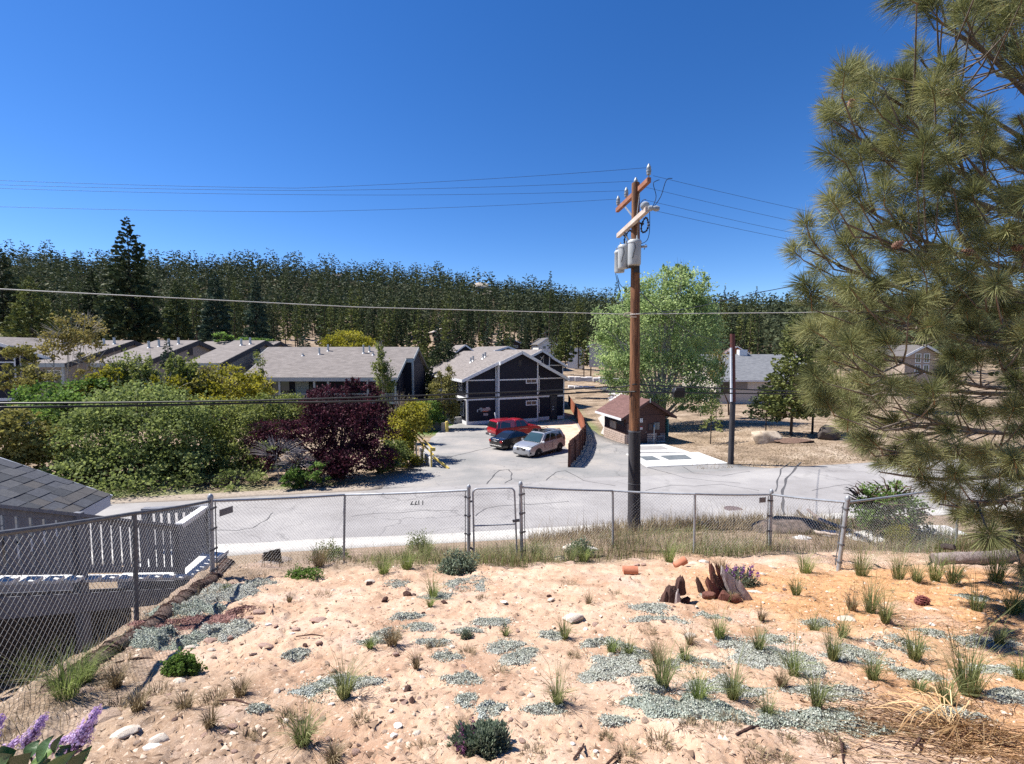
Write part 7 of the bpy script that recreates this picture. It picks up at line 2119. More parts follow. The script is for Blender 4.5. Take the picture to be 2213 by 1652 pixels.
mats = [(700, 1490, 130, 42, 'b'), (760, 1478, 110, 30, 's'), (1010, 1265, 96, 22, 's'), (945, 1290, 60, 16, 's'), (860, 1262, 50, 14, 's'), (640, 1415, 60, 18, 's'), (880, 1335, 60, 14, 's'), (905, 1360, 70, 16, 's'), (835, 1375, 60, 22, 's'), (800, 1395, 50, 16, 's'), (940, 1392, 70, 14, 'b'), (1010, 1370, 60, 14, 's'), (965, 1420, 60, 18, 's'), (1012, 1478, 60, 18, 's'), (995, 1475, 70, 22, 's'), (1008, 1518, 48, 22, 'b'), (1060, 1540, 60, 28, 'b'), (1090, 1400, 80, 22, 's'), (1120, 1430, 74, 26, 's'), (1140, 1412, 40, 18, 's'), (1065, 1350, 90, 16, 's'), (1195, 1378, 60, 12, 's'), (1290, 1398, 60, 14, 's'), (1405, 1325, 70, 22, 's'), (1425, 1345, 100, 18, 's'), (1330, 1400, 46, 18, 's'),
        (1290, 1462, 70, 34, 's'), (1330, 1440, 110, 38, 's'), (1370, 1420, 90, 26, 's'), (1400, 1490, 70, 34, 's'), (1440, 1530, 170, 56, 'g'), (1520, 1545, 150, 48, 'g'), (1640, 1555, 210, 44, 'g'), (1760, 1555, 220, 40, 'g'), (1870, 1575, 100, 24, 'g'), (1560, 1490, 150, 40, 's'), (1500, 1440, 120, 30, 's'), (1640, 1425, 120, 36, 's'), (1720, 1440, 130, 40, 's'), (1790, 1500, 140, 36, 's'), (1850, 1420, 150, 30, 's'), (1930, 1395, 100, 26, 's'), (1975, 1455, 90, 26, 's'), (2010, 1380, 60, 16, 's'), (1680, 1385, 80, 22, 's'), (1760, 1352, 60, 14, 's'), (2130, 1390, 110, 22, 's'), (2150, 1450, 110, 30, 's'), (2180, 1505, 80, 30, 's'), (2050, 1540, 130, 36, 's'), (1590, 1395, 90, 20, 's'), (1540, 1290, 60, 12, 's'), (1450, 1300, 46, 10, 's'), (2100, 1300, 70, 14, 's'), (560, 1540, 44, 14, 's'), (1180, 1540, 70, 20, 's'), (1540, 1335, 60, 12, 's'), (1330, 1560, 60, 18, 's')]
for i, (px, py, w, h, k) in enumerate(mats):
    o = ground_mat('sage_mat', px, py, w * 1.22, h * 1.2, {'s': SAGE, 'b': SAGEB, 'g': SAGEG}[k], 300 + i, .03 if k != 'g' else .045)
    sz = 'large' if w > 125 else ('small' if w < 58 else 'flat'); col = {'s': 'pale sage', 'b': 'bluish sage', 'g': 'dense green-grey'}[k]
    items.append((o, px, py, f'{sz} {col}'))
place_labels(items, 'ground cover mat', LM)
# ledges at the left: sage blankets of cover over stone with a maroon band
items = []
for i, (px, py, w, h, m_, lab, th) in enumerate(((470, 1290, 140, 46, SAGE, 'pale sage ledge of ground cover below the left corner fence post', .09), (545, 1268, 90, 26, SAGE, 'narrow sage ledge right of the left corner fence post', .05), (410, 1325, 150, 34, SAGEG, 'middle sage ledge of ground cover above the maroon slab', .08), (400, 1350, 220, 36, ROSE, 'maroon crusted slab running across the ledges at left', .05), (350, 1385, 200, 42, SAGEG, 'lower dark sage ledge under the maroon slab', .10), (490, 1365, 110, 40, SAGE, 'rounded sage ledge at the right end of the maroon slab', .10), (520, 1330, 60, 24, ROSE, 'pink crusted patch at the upper end of the maroon slab', .04))):
    o = ground_mat('sage_ledge', px, py, w, h, m_, 380 + i, th); o['label'] = lab; o['category'] = 'ground cover'

# --- stones
STC = [M('stone_tan', (.33, .23, .165), (.46, .34, .255), 5, .95, .7, 20), M('stone_pink', (.34, .215, .165), (.46, .32, .26), 5, .95, .7, 20), M('stone_pale', (.50, .42, .34), (.62, .54, .45), 5, .95, .5, 20), M('stone_white', (.55, .52, .48), (.66, .63, .59), 5, .9, .4, 20), M('stone_dark', (.10, .06, .05), (.19, .12, .10), 6, .95, .7, 20)]
def stone_mesh(seed, mat):
    o = rock('tmp', None, None, (0, 0, 0), (1, 1, 1), mat, seed, sub=2, rough=.22); me = o.data; me.name = 'stone'; bpy.data.objects.remove(o); return me
SM = {k: [stone_mesh(500 + 10 * k + s, STC[k]) for s in range(4)] for k in range(5)}
rr = random.Random(31)
items = []
named = [(1236, 1343, 60, 24, 2), (800, 1258, 24, 14, 2), (1320, 1415, 26, 18, 2), (455, 1382, 32, 18, 1), (492, 1378, 28, 18, 1), (412, 1396, 26, 12, 2), (455, 1402, 22, 12, 2), (385, 1470, 30, 14, 2), (270, 1600, 60, 26, 2), (330, 1625, 40, 20, 3), (345, 1612, 44, 30, 2), (185, 1495, 40, 20, 0), (230, 1560, 70, 30, 0), (540, 1338, 24, 14, 1), (560, 1332, 30, 16, 1), (1210, 1213, 34, 22, 2), (1232, 1222, 36, 20, 0), (1600, 1287, 34, 12, 2), (1635, 1278, 40, 10, 2), (1648, 1243, 16, 10, 2), (1668, 1228, 24, 12, 2), (1560, 1232, 20, 12, 2), (1500, 1220, 24, 14, 2), (1522, 1222, 26, 12, 2), (1375, 1222, 16, 14, 1), (1288, 1620, 16, 22, 3), (1238, 1604, 14, 10, 3), (845, 1540, 14, 18, 3), (852, 1590, 22, 16, 3), (860, 1570, 26, 8, 3), (880, 1490, 26, 10, 3), (1085, 1496, 18, 14, 4), (850, 1520, 18, 22, 1), (700, 1475, 22, 12, 4), (905, 1428, 24, 12, 1), (690, 1395, 18, 12, 1), (575, 1395, 40, 12, 1), (690, 1345, 40, 12, 1), (640, 1365, 24, 12, 1), (580, 1358, 14, 14, 3), (632, 1372, 12, 12, 3), (1190, 1300, 24, 8, 2), (1090, 1308, 20, 6, 3), (1345, 1515, 14, 12, 2), (1090, 1580, 20, 12, 1), (1390, 1222, 14, 16, 1), (1830, 1350, 40, 12, 2), (1935, 1362, 30, 10, 2), (1530, 1390, 24, 12, 2), (1490, 1382, 30, 16, 2), (2010, 1325, 40, 10, 2), (1020, 1195, 30, 10, 2), (900, 1200, 30, 14, 2), (880, 1220, 24, 10, 2), (1240, 1185, 60, 24, 2), (1275, 1190, 40, 18, 3)]
seq = [(px, py, w, h, k, True) for px, py, w, h, k in named]
while len(seq) < 285:
    px = rr.uniform(230, 2150); py = 1255 + 390 * rr.random() ** 1.1
    if px < 460 and py < 1400: continue
    if px > 1250 and py > 1400 and rr.random() < .75: continue
    if px > 1500 and rr.random() < .45: continue
    w = rr.uniform(7, 17) * (.7 + .7 * (py - 1230) / 400); seq.append((px, py, w, w * rr.uniform(.4, .75), rr.choices((0, 1, 2, 3, 4), (6, 6, 2.5, .25, 2.2))[0], False))
WRD = ['flat tan stone', 'flat pinkish stone', 'pale cream stone', 'white stone', 'dark brown stone']
for i, (px, py, w, h, k, nm) in enumerate(seq):
    p = atg(px, py); s = w * p.y / 1000 / 2
    o = put('stone', rr.choice(SM[k])); z = zg(p.x, p.y)
    o.location = (p.x, p.y, z + s * h / w * .12)
    o.scale = (s, s * rr.uniform(.7, 1.0), s * min(.75, h / w) * .8); o.rotation_euler = (rr.uniform(-.2, .1) - .2, rr.uniform(-.2, .2), rr.uniform(-.5, .5) if nm else rr.uniform(0, 6.28))
    tag(o, None, 'stone', 'stones lying in the yard'); items.append((o, px, py, 'big' if w > 32 else ('small' if w < 15 else 'medium')+''))
items2 = [(o, px, py, a + ' ' + WRD[seq[i][4]].replace('stone', '').strip()) for i, (o, px, py, a) in enumerate(items)]
place_labels(items2, 'stone', LM)
# grit too small to count
n = 17000
az_ = RNG.uniform(-1.0, 1.15, n); yy = 1.9 + 7.2 * RNG.random(n) ** 1.3; xx = az_ * yy
keep = (xx > fence_left_x(yy) + .1); xx, yy = xx[keep], yy[keep]; n = len(xx)
zz = hgt(xx, yy) + micro(xx, yy)
base = np.array([(1, 0, 0), (-.5, .87, 0), (-.5, -.87, 0), (0, 0, .8)])
sz = .004 + .026 * RNG.random(n) ** 4
rot = RNG.uniform(0, 6.28, n); V = np.zeros((n, 4, 3))
for k in range(4):
    bx_, by_, bz_ = base[k]
    fx = RNG.uniform(.6, 1.4, n); V[:, k, 0] = xx + sz * fx * (bx_ * np.cos(rot) - by_ * np.sin(rot)); V[:, k, 1] = yy + sz * fx * (bx_ * np.sin(rot) + by_ * np.cos(rot)); V[:, k, 2] = zz + sz * bz_ * .8 - .001
Fc = (np.arange(n)[:, None, None] * 4 + np.array([(0, 1, 3), (1, 2, 3), (2, 0, 3)])[None]).reshape(-1, 3)
GRITM = LEAF('grit', (.12, .075, .05), (.38, .27, .19), (.60, .50, .41), 0.0, .9)
o = fast('gravel', V.reshape(-1, 3), Fc, GRITM, None, np.repeat(RNG.random(n), 4)); tag(o, 'small stone chips scattered over the yard soil', 'gravel', None, 'stuff')
# twigs, needles and bark lying about
def litter(name, label, n, region, ln, wd, mat, seed, h=.004):
    rg = np.random.default_rng(seed); V = []; T = []
    x, y = region(rg, n); n = len(x); z = hgt(x, y) + micro(x, y) + .003
    a = rg.uniform(0, pi, n); L = ln * rg.uniform(.4, 1.3, n); w = wd * rg.uniform(.6, 1.4, n)
    dx, dy = np.cos(a), np.sin(a)
    V = np.stack([np.stack([x - dx * L / 2, y - dy * L / 2, hgt(x - dx * L / 2, y - dy * L / 2) + micro(x - dx * L / 2, y - dy * L / 2) + .002], 1), np.stack([x - dy * w, y + dx * w, z + rg.uniform(.3, 1.6, n) * h + .001], 1), np.stack([x + dx * L / 2, y + dy * L / 2, hgt(x + dx * L / 2, y + dy * L / 2) + micro(x + dx * L / 2, y + dy * L / 2) + .003], 1), np.stack([x + dy * w, y - dx * w, z + rg.uniform(.3, 1.6, n) * h], 1)], 1).reshape(-1, 3)
    o = fast(name, V, np.arange(n * 4).reshape(n, 4), mat, None, np.repeat(rg.random(n), 4)); return tag(o, label, name.replace('_', ' '), None, 'stuff')
def reg_all(rg, n):
    y = 1.9 + 7.0 * rg.random(n) ** 1.2; x = rg.uniform(-1, 1.15, n) * y; k = x > fence_left_x(y) + .1; return x[k], y[k]
def reg_right(rg, n):
    y = rg.uniform(1.9, 8.6, n); x = rg.uniform(.35, 1.2, n) * y; k = duff_mask(x, y) > rg.uniform(0, .7, n); return x[k], y[k]
TWL = LEAF('twig_litter', (.045, .028, .02), (.11, .07, .048), (.20, .14, .10), 0.0, .9)
litter('twig_litter', 'dark twigs and bark chips strewn over the yard soil', 5200, reg_all, .07, .0022, TWL, 5)
STRAWL = LEAF('needle_litter', (.26, .13, .05), (.40, .22, .09), (.55, .36, .18), 0.0, .8)
litter('needle_litter', 'fallen orange pine needles under the pine at right', 9000, reg_right, .15, .0016, STRAWL, 6)

# --- grass
GR_GREEN = LEAF('grass_green', (.09, .105, .04), (.18, .21, .085), (.33, .34, .17), .35)
GR_DRY = LEAF('grass_dry', (.12, .088, .05), (.22, .17, .10), (.36, .295, .19), .2)
GR_FRESH = LEAF('grass_fresh', (.10, .135, .04), (.20, .25, .085), (.34, .37, .16), .35)
def blades(rg, n, base, spread, H, lean, w, stalks=.0, bend=.35):
    """curved blades: 2 quads each, from base points within spread"""
    a = rg.uniform(0, 6.28, n); r = spread * np.sqrt(rg.random(n))
    bx = np.stack([np.cos(a) * r, np.sin(a) * r, np.zeros(n)], 1)
    az = a + rg.normal(0, .7, n)
    L = H * rg.uniform(.45, 1.0, n); tall = rg.random(n) < stalks; L = np.where(tall, H * rg.uniform(1.2, 1.9, n), L)
    ln = lean * rg.uniform(.2, 1.3, n) * np.where(tall, .6, 1)
    d = np.stack([np.cos(az), np.sin(az), np.zeros(n)], 1)
    up = np.array([0, 0, 1.0])
    m = bx + d * (L * ln * .35)[:, None] + up * (L * .55)[:, None]
    e = bx + d * (L * ln * (1.0 + bend))[:, None] + up * (L * (1 - .35 * ln))[:, None]
    s = np.stack([-np.sin(az + rg.normal(0, .8, n)), np.cos(az), np.zeros(n)], 1) * (w * np.where(tall, .7, 1) * rg.uniform(.7, 1.3, n))[:, None]
    V = np.stack([bx - s, bx + s, m + s * .75, m - s * .75, e], 1)
    V = V + np.array(base)
    return V.reshape(-1, 3), n
def grass_mesh(name, V, n, mat, parent=None, T=None, rg=None):
    b = np.arange(n)[:, None] * 5
    q = b + np.array([[0, 1, 2, 3]]); t = b + np.array([[3, 2, 4, 4]])
    tri = np.concatenate([b + np.array([[0, 1, 2]]), b + np.array([[0, 2, 3]]), b + np.array([[3, 2, 4]])], 0)
    tint = np.repeat(rg.random(n) if T is None else T, 5)
    return fast(name, V, tri, mat, parent, tint)
items = []
clumps = [(745, 1508, 72, 60, 'g', 1), (655, 1603, 70, 74, 'g', 1), (1220, 1382, 42, 40, 'g', 1), (1093, 1380, 22, 24, 'g', 0), (1272, 1312, 26, 24, 'd', 1), (800, 1410, 24, 30, 'f', 0), (900, 1450, 30, 26, 'd', 1), (626, 1306, 24, 16, 'd', 0), (936, 1292, 42, 40, 'f', 1), (930, 1312, 24, 24, 'f', 0), (848, 1400, 46, 56, 'd', 0), (490, 1282, 16, 18, 'g', 0), (1432, 1490, 78, 62, 'g', 1), (1510, 1520, 60, 46, 'f', 1), (1583, 1512, 70, 58, 'g', 1), (1358, 1415, 34, 32, 'g', 1), (1322, 1412, 34, 32, 'f', 0), (1554, 1386, 52, 48, 'f', 1), (1640, 1418, 56, 40, 'g', 1), (1714, 1468, 62, 44, 'f', 1), (1720, 1296, 44, 36, 'g', 1), (1758, 1370, 36, 44, 'g', 1), (1800, 1432, 74, 46, 'g', 1), (1886, 1470, 56, 50, 'g', 1), (1880, 1332, 80, 44, 'g', 1), (1912, 1352, 50, 44, 'g', 1), (1765, 1528, 70, 44, 'g', 1), (1975, 1422, 60, 56, 'g', 1), (2092, 1498, 120, 84, 'g', 1), (2045, 1514, 74, 40, 'g', 1), (2110, 1330, 56, 50, 'g', 1), (2190, 1335, 66, 70, 'f', 1), (1205, 1530, 66, 40, 'g', 1), (1480, 1440, 44, 36, 'g', 0), (455, 1590, 40, 46, 'd', 1), (145, 1510, 90, 120, 'f', 0), (62, 1482, 84, 90, 'g', 0), (180, 1470, 70, 90, 'f', 0), (2160, 1395, 40, 36, 'g', 1), (2205, 1470, 46, 44, 'f', 1), (1985, 1490, 40, 40, 'g', 0), (1690, 1490, 40, 40, 'd', 1), (1820, 1382, 44, 40, 'g', 1), (1580, 1300, 24, 24, 'd', 1), (1645, 1340, 30, 26, 'd', 1), (1490, 1395, 34, 24, 'd', 1), (1420, 1440, 50, 44, 'd', 0), (1660, 1545, 44, 36, 'g', 1), (1560, 1235, 40, 60, 'd', 0), (1446, 1215, 56, 40, 'f', 0), (1262, 1216, 40, 50, 'f', 0), (1235, 1215, 46, 36, 'g', 0), (1160, 1212, 36, 40, 'f', 0), (880, 1235, 46, 60, 'f', 0), (830, 1245, 40, 54, 'f', 0), (920, 1215, 60, 60, 'g', 0), (1740, 1240, 44, 60, 'f', 0), (1860, 1250, 70, 50, 'g', 1), (1940, 1256, 60, 50, 'g', 1), (2020, 1262, 70, 44, 'f', 1), (2150, 1270, 96, 60, 'f', 1), (2060, 1268, 60, 50, 'g', 0), (1980, 1264, 40, 40, 'g', 0), (690, 1225, 50, 60, 'd', 0), (300, 1545, 50, 60, 'd', 0), (400, 1545, 44, 60, 'd', 0), (250, 1480, 50, 60, 'd', 0), (520, 1500, 40, 60, 'd', 0), (1840, 1330, 40, 40, 'd', 1), (720, 1640, 40, 60, 'd', 0)]
items = []
for i, (px, py, h, w, k, st) in enumerate(clumps):
    rg = np.random.default_rng(900 + i); p = atm(px, py); H = h * p.y / 1000 * 1.35; sp = w * p.y / 1000 * .17
    n = int(60 + w * 2.2); n = min(n, 230)
    V, n = blades(rg, n, (0, 0, -.01), sp, H, .62, .0017 + .00035 * p.y / 4, .12 * st)
    m_ = {'g': GR_GREEN, 'd': GR_DRY, 'f': GR_FRESH}[k]
    o = grass_mesh('grass_clump', V, n, m_, rg=rg); o.location = p; tag(o, None, 'grass clump', 'grass clumps in the yard')
    # a skirt of dead leaves at the foot
    items.append((o, px, py, ('tall' if h > 62 else 'short' if h < 34 else 'middle sized') + ' ' + {'g': 'green', 'd': 'dry brownish', 'f': 'fresh green'}[k]))
place_labels(items, 'grass clump', LM)
items = []
dry = [(1545, 1592, 60, 26), (1490, 1585, 50, 24), (1630, 1640, 70, 30), (1352, 1632, 60, 40), (1425, 1605, 60, 40), (910, 1618, 50, 26), (720, 1620, 40, 26), (1310, 1588, 30, 20), (1150, 1630, 60, 24), (1580, 1575, 50, 26), (1700, 1600, 40, 26), (850, 1385, 40, 30), (940, 1402, 40, 24), (1080, 1455, 50, 20), (1010, 1415, 40, 24), (700, 1288, 40, 18), (560, 1255, 40, 20), (1795, 1605, 60, 50), (1690, 1640, 50, 30), (620, 1560, 40, 30), (780, 1560, 40, 22), (1040, 1300, 30, 16), (1230, 1268, 40, 16), (1330, 1290, 30, 14), (1400, 1370, 40, 20), (1240, 1420, 30, 20), (460, 1520, 60, 40), (340, 1500, 60, 40), (250, 1530, 60, 40), (530, 1600, 50, 34), (1860, 1545, 60, 22), (1000, 1580, 40, 40)]
for i, (px, py, w, h) in enumerate(dry):
    rg = np.random.default_rng(1200 + i); p = atm(px, py); H = h * p.y / 1000 * .8
    V, n = blades(rg, 150, (0, 0, -.01), w * p.y / 1000 * .45, H, .8, .0018, 0)
    V[:, 2] += 0
    o = grass_mesh('dry_tuft', V, n, GR_DRY, rg=rg); o.location = p; tag(o, None, 'dry tuft', 'low dry tufts in the yard'); items.append((o, px, py, 'low brown' if i % 3 else 'thin dry'))
place_labels(items, 'tuft of weeds', LM)
# band of grass along the fence and down the bank: uncountable
def band(name, label, n, xs, ys, mat, seed, H, w, dens=None, lean=.5):
    rg = np.random.default_rng(seed); x = rg.uniform(*xs, n); y = ys(x, rg)
    if dens is not None: k = rg.random(n) < dens(x, y); x, y = x[k], y[k]
    n = len(x); V, n = blades(rg, n, (0, 0, 0), 0.001, H, lean, w, .06)
    V = V.reshape(n, 5, 3); hs = (.55 + .9 * vnoise(x * .9, y * 1.3, 160))[:, None]
    V[:, :, 2] *= hs; V[:, :, 0] += x[:, None]; V[:, :, 1] += y[:, None]; V[:, :, 2] += (hgt(x, y) + micro(x, y) - .01)[:, None]
    T = np.clip(vnoise(x * 1.2, y * 1.2, 161) * .7 + rg.uniform(0, .4, n), 0, 1)
    o = grass_mesh(name, V.reshape(-1, 3), n, mat, None, T, rg); return tag(o, label, 'grass', None, 'stuff')
patch = lambda x, y: np.clip(1.5 * vnoise(x * .9, y * .9, 170) - .12, .05, 1)
band('fence_grass', 'dry brown grass along the chain link fence and down the bank', 20000, (-4.6, 10.5), lambda x, r: fence_y(x) - .45 + 3.6 * r.random(len(x)) ** 1.5, GR_DRY, 61, .30, .0034, lambda x, y: patch(x, y) * np.interp(x, [-4, -1, 1, 10], [.35, .8, 1, 1]))
band('fence_grass', 'green grass mixed along the chain link fence', 15000, (-2.9, 10.5), lambda x, r: fence_y(x) - .6 + 2.8 * r.random(len(x)) ** 1.5, GR_GREEN, 62, .32, .0034, lambda x, y: np.clip(1.7 * vnoise(x * .7 + 9, y * .8, 171) - .45, 0, 1))
band('bank_grass', 'tall dry grass around the foot of the utility pole', 7000, (0.5, 9), lambda x, r: 11.0 + 3.4 * r.random(len(x)), GR_DRY, 63, .40, .006, lambda x, y: np.clip(1.4 * vnoise(x * .6, y * .6, 172), 0, 1))
band('shade_grass', 'long grass on the dark ground left of the fence', 2600, (-4.4, -1.7), lambda x, r: 1.9 + 4.2 * r.random(len(x)), GR_DRY, 64, .26, .0028, lambda x, y: np.where(np.abs(x - fence_left_x(y)) < .55, .9, .0) * patch(x, y))
band('valley_grass', 'straw coloured grass on the verge right of the lot', 16000, (12, 42), lambda x, r: road_far(x) + .6 + 16 * r.random(len(x)) ** 1.4, GR_DRY, 65, .14, .018, lambda x, y: patch(x * .3, y * .3) * .9, .9)

# --- small shrubs in the yard
def yard_shrub(name, label, px, py, w, h, n, leaf, mat, seed, axis=None, spread=1.0, cat='shrub', flowers=None):
    p = atm(px, py); s = p.y / 1000; W, Hh = w * s / 2, h * s
    rg = np.random.default_rng(seed); root = thing(name, label, cat, tuple(p))
    u = unit(rg, n); u[:, 2] = np.abs(u[:, 2]); rad = rg.uniform(.25, 1, n) ** .5
    lum = 1 + .5 * fbm(u[:, 0] * 3 + seed, u[:, 1] * 3, 1.0, 2, 180)
    P = u * rad[:, None] * lum[:, None] * np.array([W, W * .7, Hh])
    ax = None if axis is None else u * .8 + np.array(axis)
    V, Fc = leaf_quads(P, leaf, rg, 2.2 if axis else 1.4, axis=ax, spread=spread)
    T = np.clip(.25 + .5 * rad * rg.random(n) + .2 * lum - .2, 0, 1)
    fast('foliage', V, Fc, mat, root, np.repeat(T, 4))
    st = MB()
    for _ in range(14):
        d = Vector(unit(rg, 1)[0]); d.z = abs(d.z); st.tube([(0, 0, -.03), (d.x * W * .4, d.y * W * .3, d.z * Hh * .5), (d.x * W * .8, d.y * W * .55, d.z * Hh * .85)], [.006, .004, .002], 4)
    st.build('stems', BARKD, root, fix=False)
    if flowers:
        fm, nf, ps = flowers; Pf = []
        for (fx, fy, fz_) in ps:
            Pf.append(np.array([fx * W, fy * W * .7, fz_ * Hh]) + rg.normal(size=(nf, 3)) * np.array([.012, .012, .03]) * (W / .25))
        Pf = np.concatenate(Pf); V, Fc = leaf_quads(Pf, .022 * W / .25, rg, 1.2); fast('flower_spikes', V, Fc, fm, root, np.repeat(rg.random(len(Pf)), 4))
    return root
PURPF = LEAF('flower_purple', (.10, .035, .13), (.19, .075, .24), (.30, .15, .36), .3)
MAROONF = LEAF('flower_maroon', (.06, .02, .05), (.10, .035, .075), (.16, .07, .12), .2)
LAV = LEAF('lavender_leaf', (.09, .115, .075), (.17, .21, .145), (.31, .35, .26), .2)
yard_shrub('round_shrub', 'small round bright green shrub in the sand below the maroon slab', 392, 1448, 84, 46, 3200, .020, LF_GREEN, 401)
yard_shrub('round_shrub', 'grey-green bushy shrub at the left foot of the gate', 990, 1238, 96, 46, 3600, .034, LAV, 402)
yard_shrub('round_shrub', 'dark green weed bush behind the fence left of the gate', 905, 1190, 60, 40, 1500, .04, LF_DEEP, 403)
yard_shrub('round_shrub', 'dark green bush around the first slim fence post', 715, 1215, 84, 44, 2200, .036, LF_DEEP, 404)
yard_shrub('round_shrub', 'low flowering green bush in front of the black boards', 655, 1248, 80, 24, 1300, .03, LF_GREEN, 405)
yard_shrub('lavender', 'grey-green lavender clump with dull purple spikes low in the picture', 1042, 1615, 130, 44, 5200, .026, LAV, 406, axis=(0, 0, .5), spread=.4, flowers=(MAROONF, 26, ((-.72, -.2, .95), (-.35, .1, 1.15), (-.62, -.6, .45), (-.8, -.5, .3))))
yard_shrub('lavender', 'purple flowering clump behind the split grey stump', 1597, 1260, 86, 34, 1800, .035, LAV, 407, axis=(0, 0, .6), spread=.4, flowers=(PURPF, 34, [(x, y, .85 + .3 * ((i * 7) % 3) / 3) for i, (x, y) in enumerate([(-.85 + .14 * k, -.35 + .25 * (k % 3)) for k in range(13)])]))
yard_shrub('round_shrub', 'small grey-blue cushion on a mat left of the centre of the yard', 1008, 1382, 30, 18, 700, .018, LAV, 408, axis=(0, 0, .5), spread=.5)
yard_shrub('round_shrub', 'bright yellow-green tuft plant behind the fence under the pine', 1940, 1182, 60, 50, 2400, .035, LF_YEL, 409, axis=(0, 0, 1), spread=.3)
yard_shrub('round_shrub', 'small grey shrub among pale stones right of the gate', 1255, 1205, 60, 36, 1200, .035, LAV, 410)
for i, (px, py, w, h, lab) in enumerate(((785, 1385, 0, 0, ''),)): pass

# --- stumps, pipe and other single objects
WEATH = M('weathered_wood', (.26, .22, .205), (.52, .46, .44), 3, .9, .8, 14, stretch=(10, 10, .9))
ROTTEN = M('rotten_wood', (.035, .016, .013), (.10, .05, .038), 4, .95, .9, 12, stretch=(6, 6, 1))
ROTRED = M('red_rot_wood', (.10, .036, .026), (.17, .07, .05), 4, .9, .7, 12, stretch=(6, 6, .8))
def splinter(root, name, base, tip, w, d, mat, seed, n=8):
    rg = random.Random(seed); base, tip = Vector(base), Vector(tip)
    m_ = MB(); ax = (tip - base); rows = 7; k = 9; vs = []
    for i in range(rows):
        t = i / (rows - 1); c = base.lerp(tip, t); f = (1 - t * .55) * (1 if i < rows - 1 else .5)
        for j in range(k):
            a = 2 * pi * j / k; q = 1 + (.22 * sin(3 * a + seed) + rg.uniform(-.12, .12)) * (.6 + .4 * t)
            jag = rg.uniform(-.18, .12) * ax.length if i == rows - 1 else 0
            vs.append(c + Vector((cos(a) * w * f * q, sin(a) * d * f * q, jag)))
    fs = []
    for i in range(rows - 1):
        for j in range(k): fs.append((i * k + j, i * k + (j + 1) % k, (i + 1) * k + (j + 1) % k, (i + 1) * k + j))
    fs.append(tuple((rows - 1) * k + j for j in range(k))); m_.add(vs, fs)
    return m_.build(name, mat, root, smooth=True)
p = atm(1452, 1305); s = p.y / 1000
st = thing('tree_stump', 'dark rotten stump with a knobbed top left of the split grey stump', 'stump', tuple(p))
splinter(st, 'trunk', (0, 0, -.05), (.0, .03, 40 * s), 24 * s, 18 * s, ROTTEN, 1)
splinter(st, 'trunk', (-16 * s, 0, -.05), (-13 * s, 0, 28 * s), 15 * s, 12 * s, ROTTEN, 7)
splinter(st, 'knob', (18 * s, .05, 20 * s), (22 * s, .06, 58 * s), 15 * s, 13 * s, ROTTEN, 2)
splinter(st, 'pale_flank', (8 * s, -.06, -.04), (9 * s, -.05, 36 * s), 8 * s, 7 * s, WEATH, 3)
splinter(st, 'root', (26 * s, .05, -.03), (40 * s, .05, 12 * s), 14 * s, 9 * s, ROTTEN, 4)
p = atm(1568, 1294); s = p.y / 1000
st = thing('tree_stump', 'split stump of grey and red-brown splinters before the purple flowers', 'stump', tuple(p))
for i, (x0, x1, h, w, m_) in enumerate(((20, -12, 62, 9, WEATH), (34, 4, 50, 9, WEATH), (8, -20, 66, 6, ROTRED), (44, 24, 34, 9, WEATH), (2, -28, 52, 7, ROTTEN), (-14, -34, 74, 7, ROTRED), (-20, -44, 40, 10, ROTRED), (26, 12, 40, 10, WEATH))):
    splinter(st, 'splinter', (x0 * s, (i % 3 - 1) * .04, -.04), (x1 * s, (i % 3 - 1) * .03, h * s), w * s * 1.6, w * s * .9, m_, 20 + i)
rock('bark_lump', None, None, (-12 * s, -.12, 6 * s), (17 * s, 12 * s, 14 * s), ROTRED, 81, sub=3, rough=.4, parent=st)
rock('bark_lump', None, None, (-46 * s, -.08, 5 * s), (15 * s, 11 * s, 13 * s), ROTRED, 82, sub=3, rough=.4, parent=st)
rock('bark_lump', None, None, (10 * s, -.14, 5 * s), (13 * s, 10 * s, 12 * s), ROTRED, 83, sub=3, rough=.4, parent=st)
p = atm(1514, 1280); s = p.y / 1000
st = thing('tree_stump', 'short leaning red-brown stub between the two stumps', 'stump', tuple(p)); splinter(st, 'stub', (6 * s, 0, -.03), (-8 * s, 0, 34 * s), 9 * s, 8 * s, ROTTEN, 31)
TERRA = M('terracotta', (.36, .13, .07), (.45, .18, .105), 5, .8, .2, 20)
p = atm(1362, 1240); s = p.y / 1000
tp = thing('terracotta_pipe', 'short terracotta pipe lying on its side in the sand', 'pipe', (p.x, p.y, p.z + 9 * s), -.06)
o = MB(); n = 20
for r_ in (9.5 * s, 7.6 * s):
    pass
R1, R0, L_ = 9.5 * s, 8.0 * s, 16 * s
o.lathe([(R0, -L_), (R1 * .96, -L_), (R1, L_), (R0 * 1.05, L_), (R0, L_ * .98), (R0, -L_ * .9)], (0, 0, 0), 22); k = o.build('pipe', TERRA, tp, smooth=True); k.rotation_euler = (0, pi / 2, 0)
p = atm(1470, 1226); s = p.y / 1000
tp = thing('terracotta_pipe', 'broken terracotta piece leaning in the grass by the fence', 'pipe', (p.x, p.y, p.z + 9 * s), .2)
o = MB(); o.lathe([(6 * s, -15 * s), (8 * s, -14 * s), (8.5 * s, 14 * s), (5 * s, 16 * s)], (0, 0, 0), 14); k = o.build('pipe', TERRA, tp, smooth=True); k.rotation_euler = (0, pi / 2 - .45, 0)
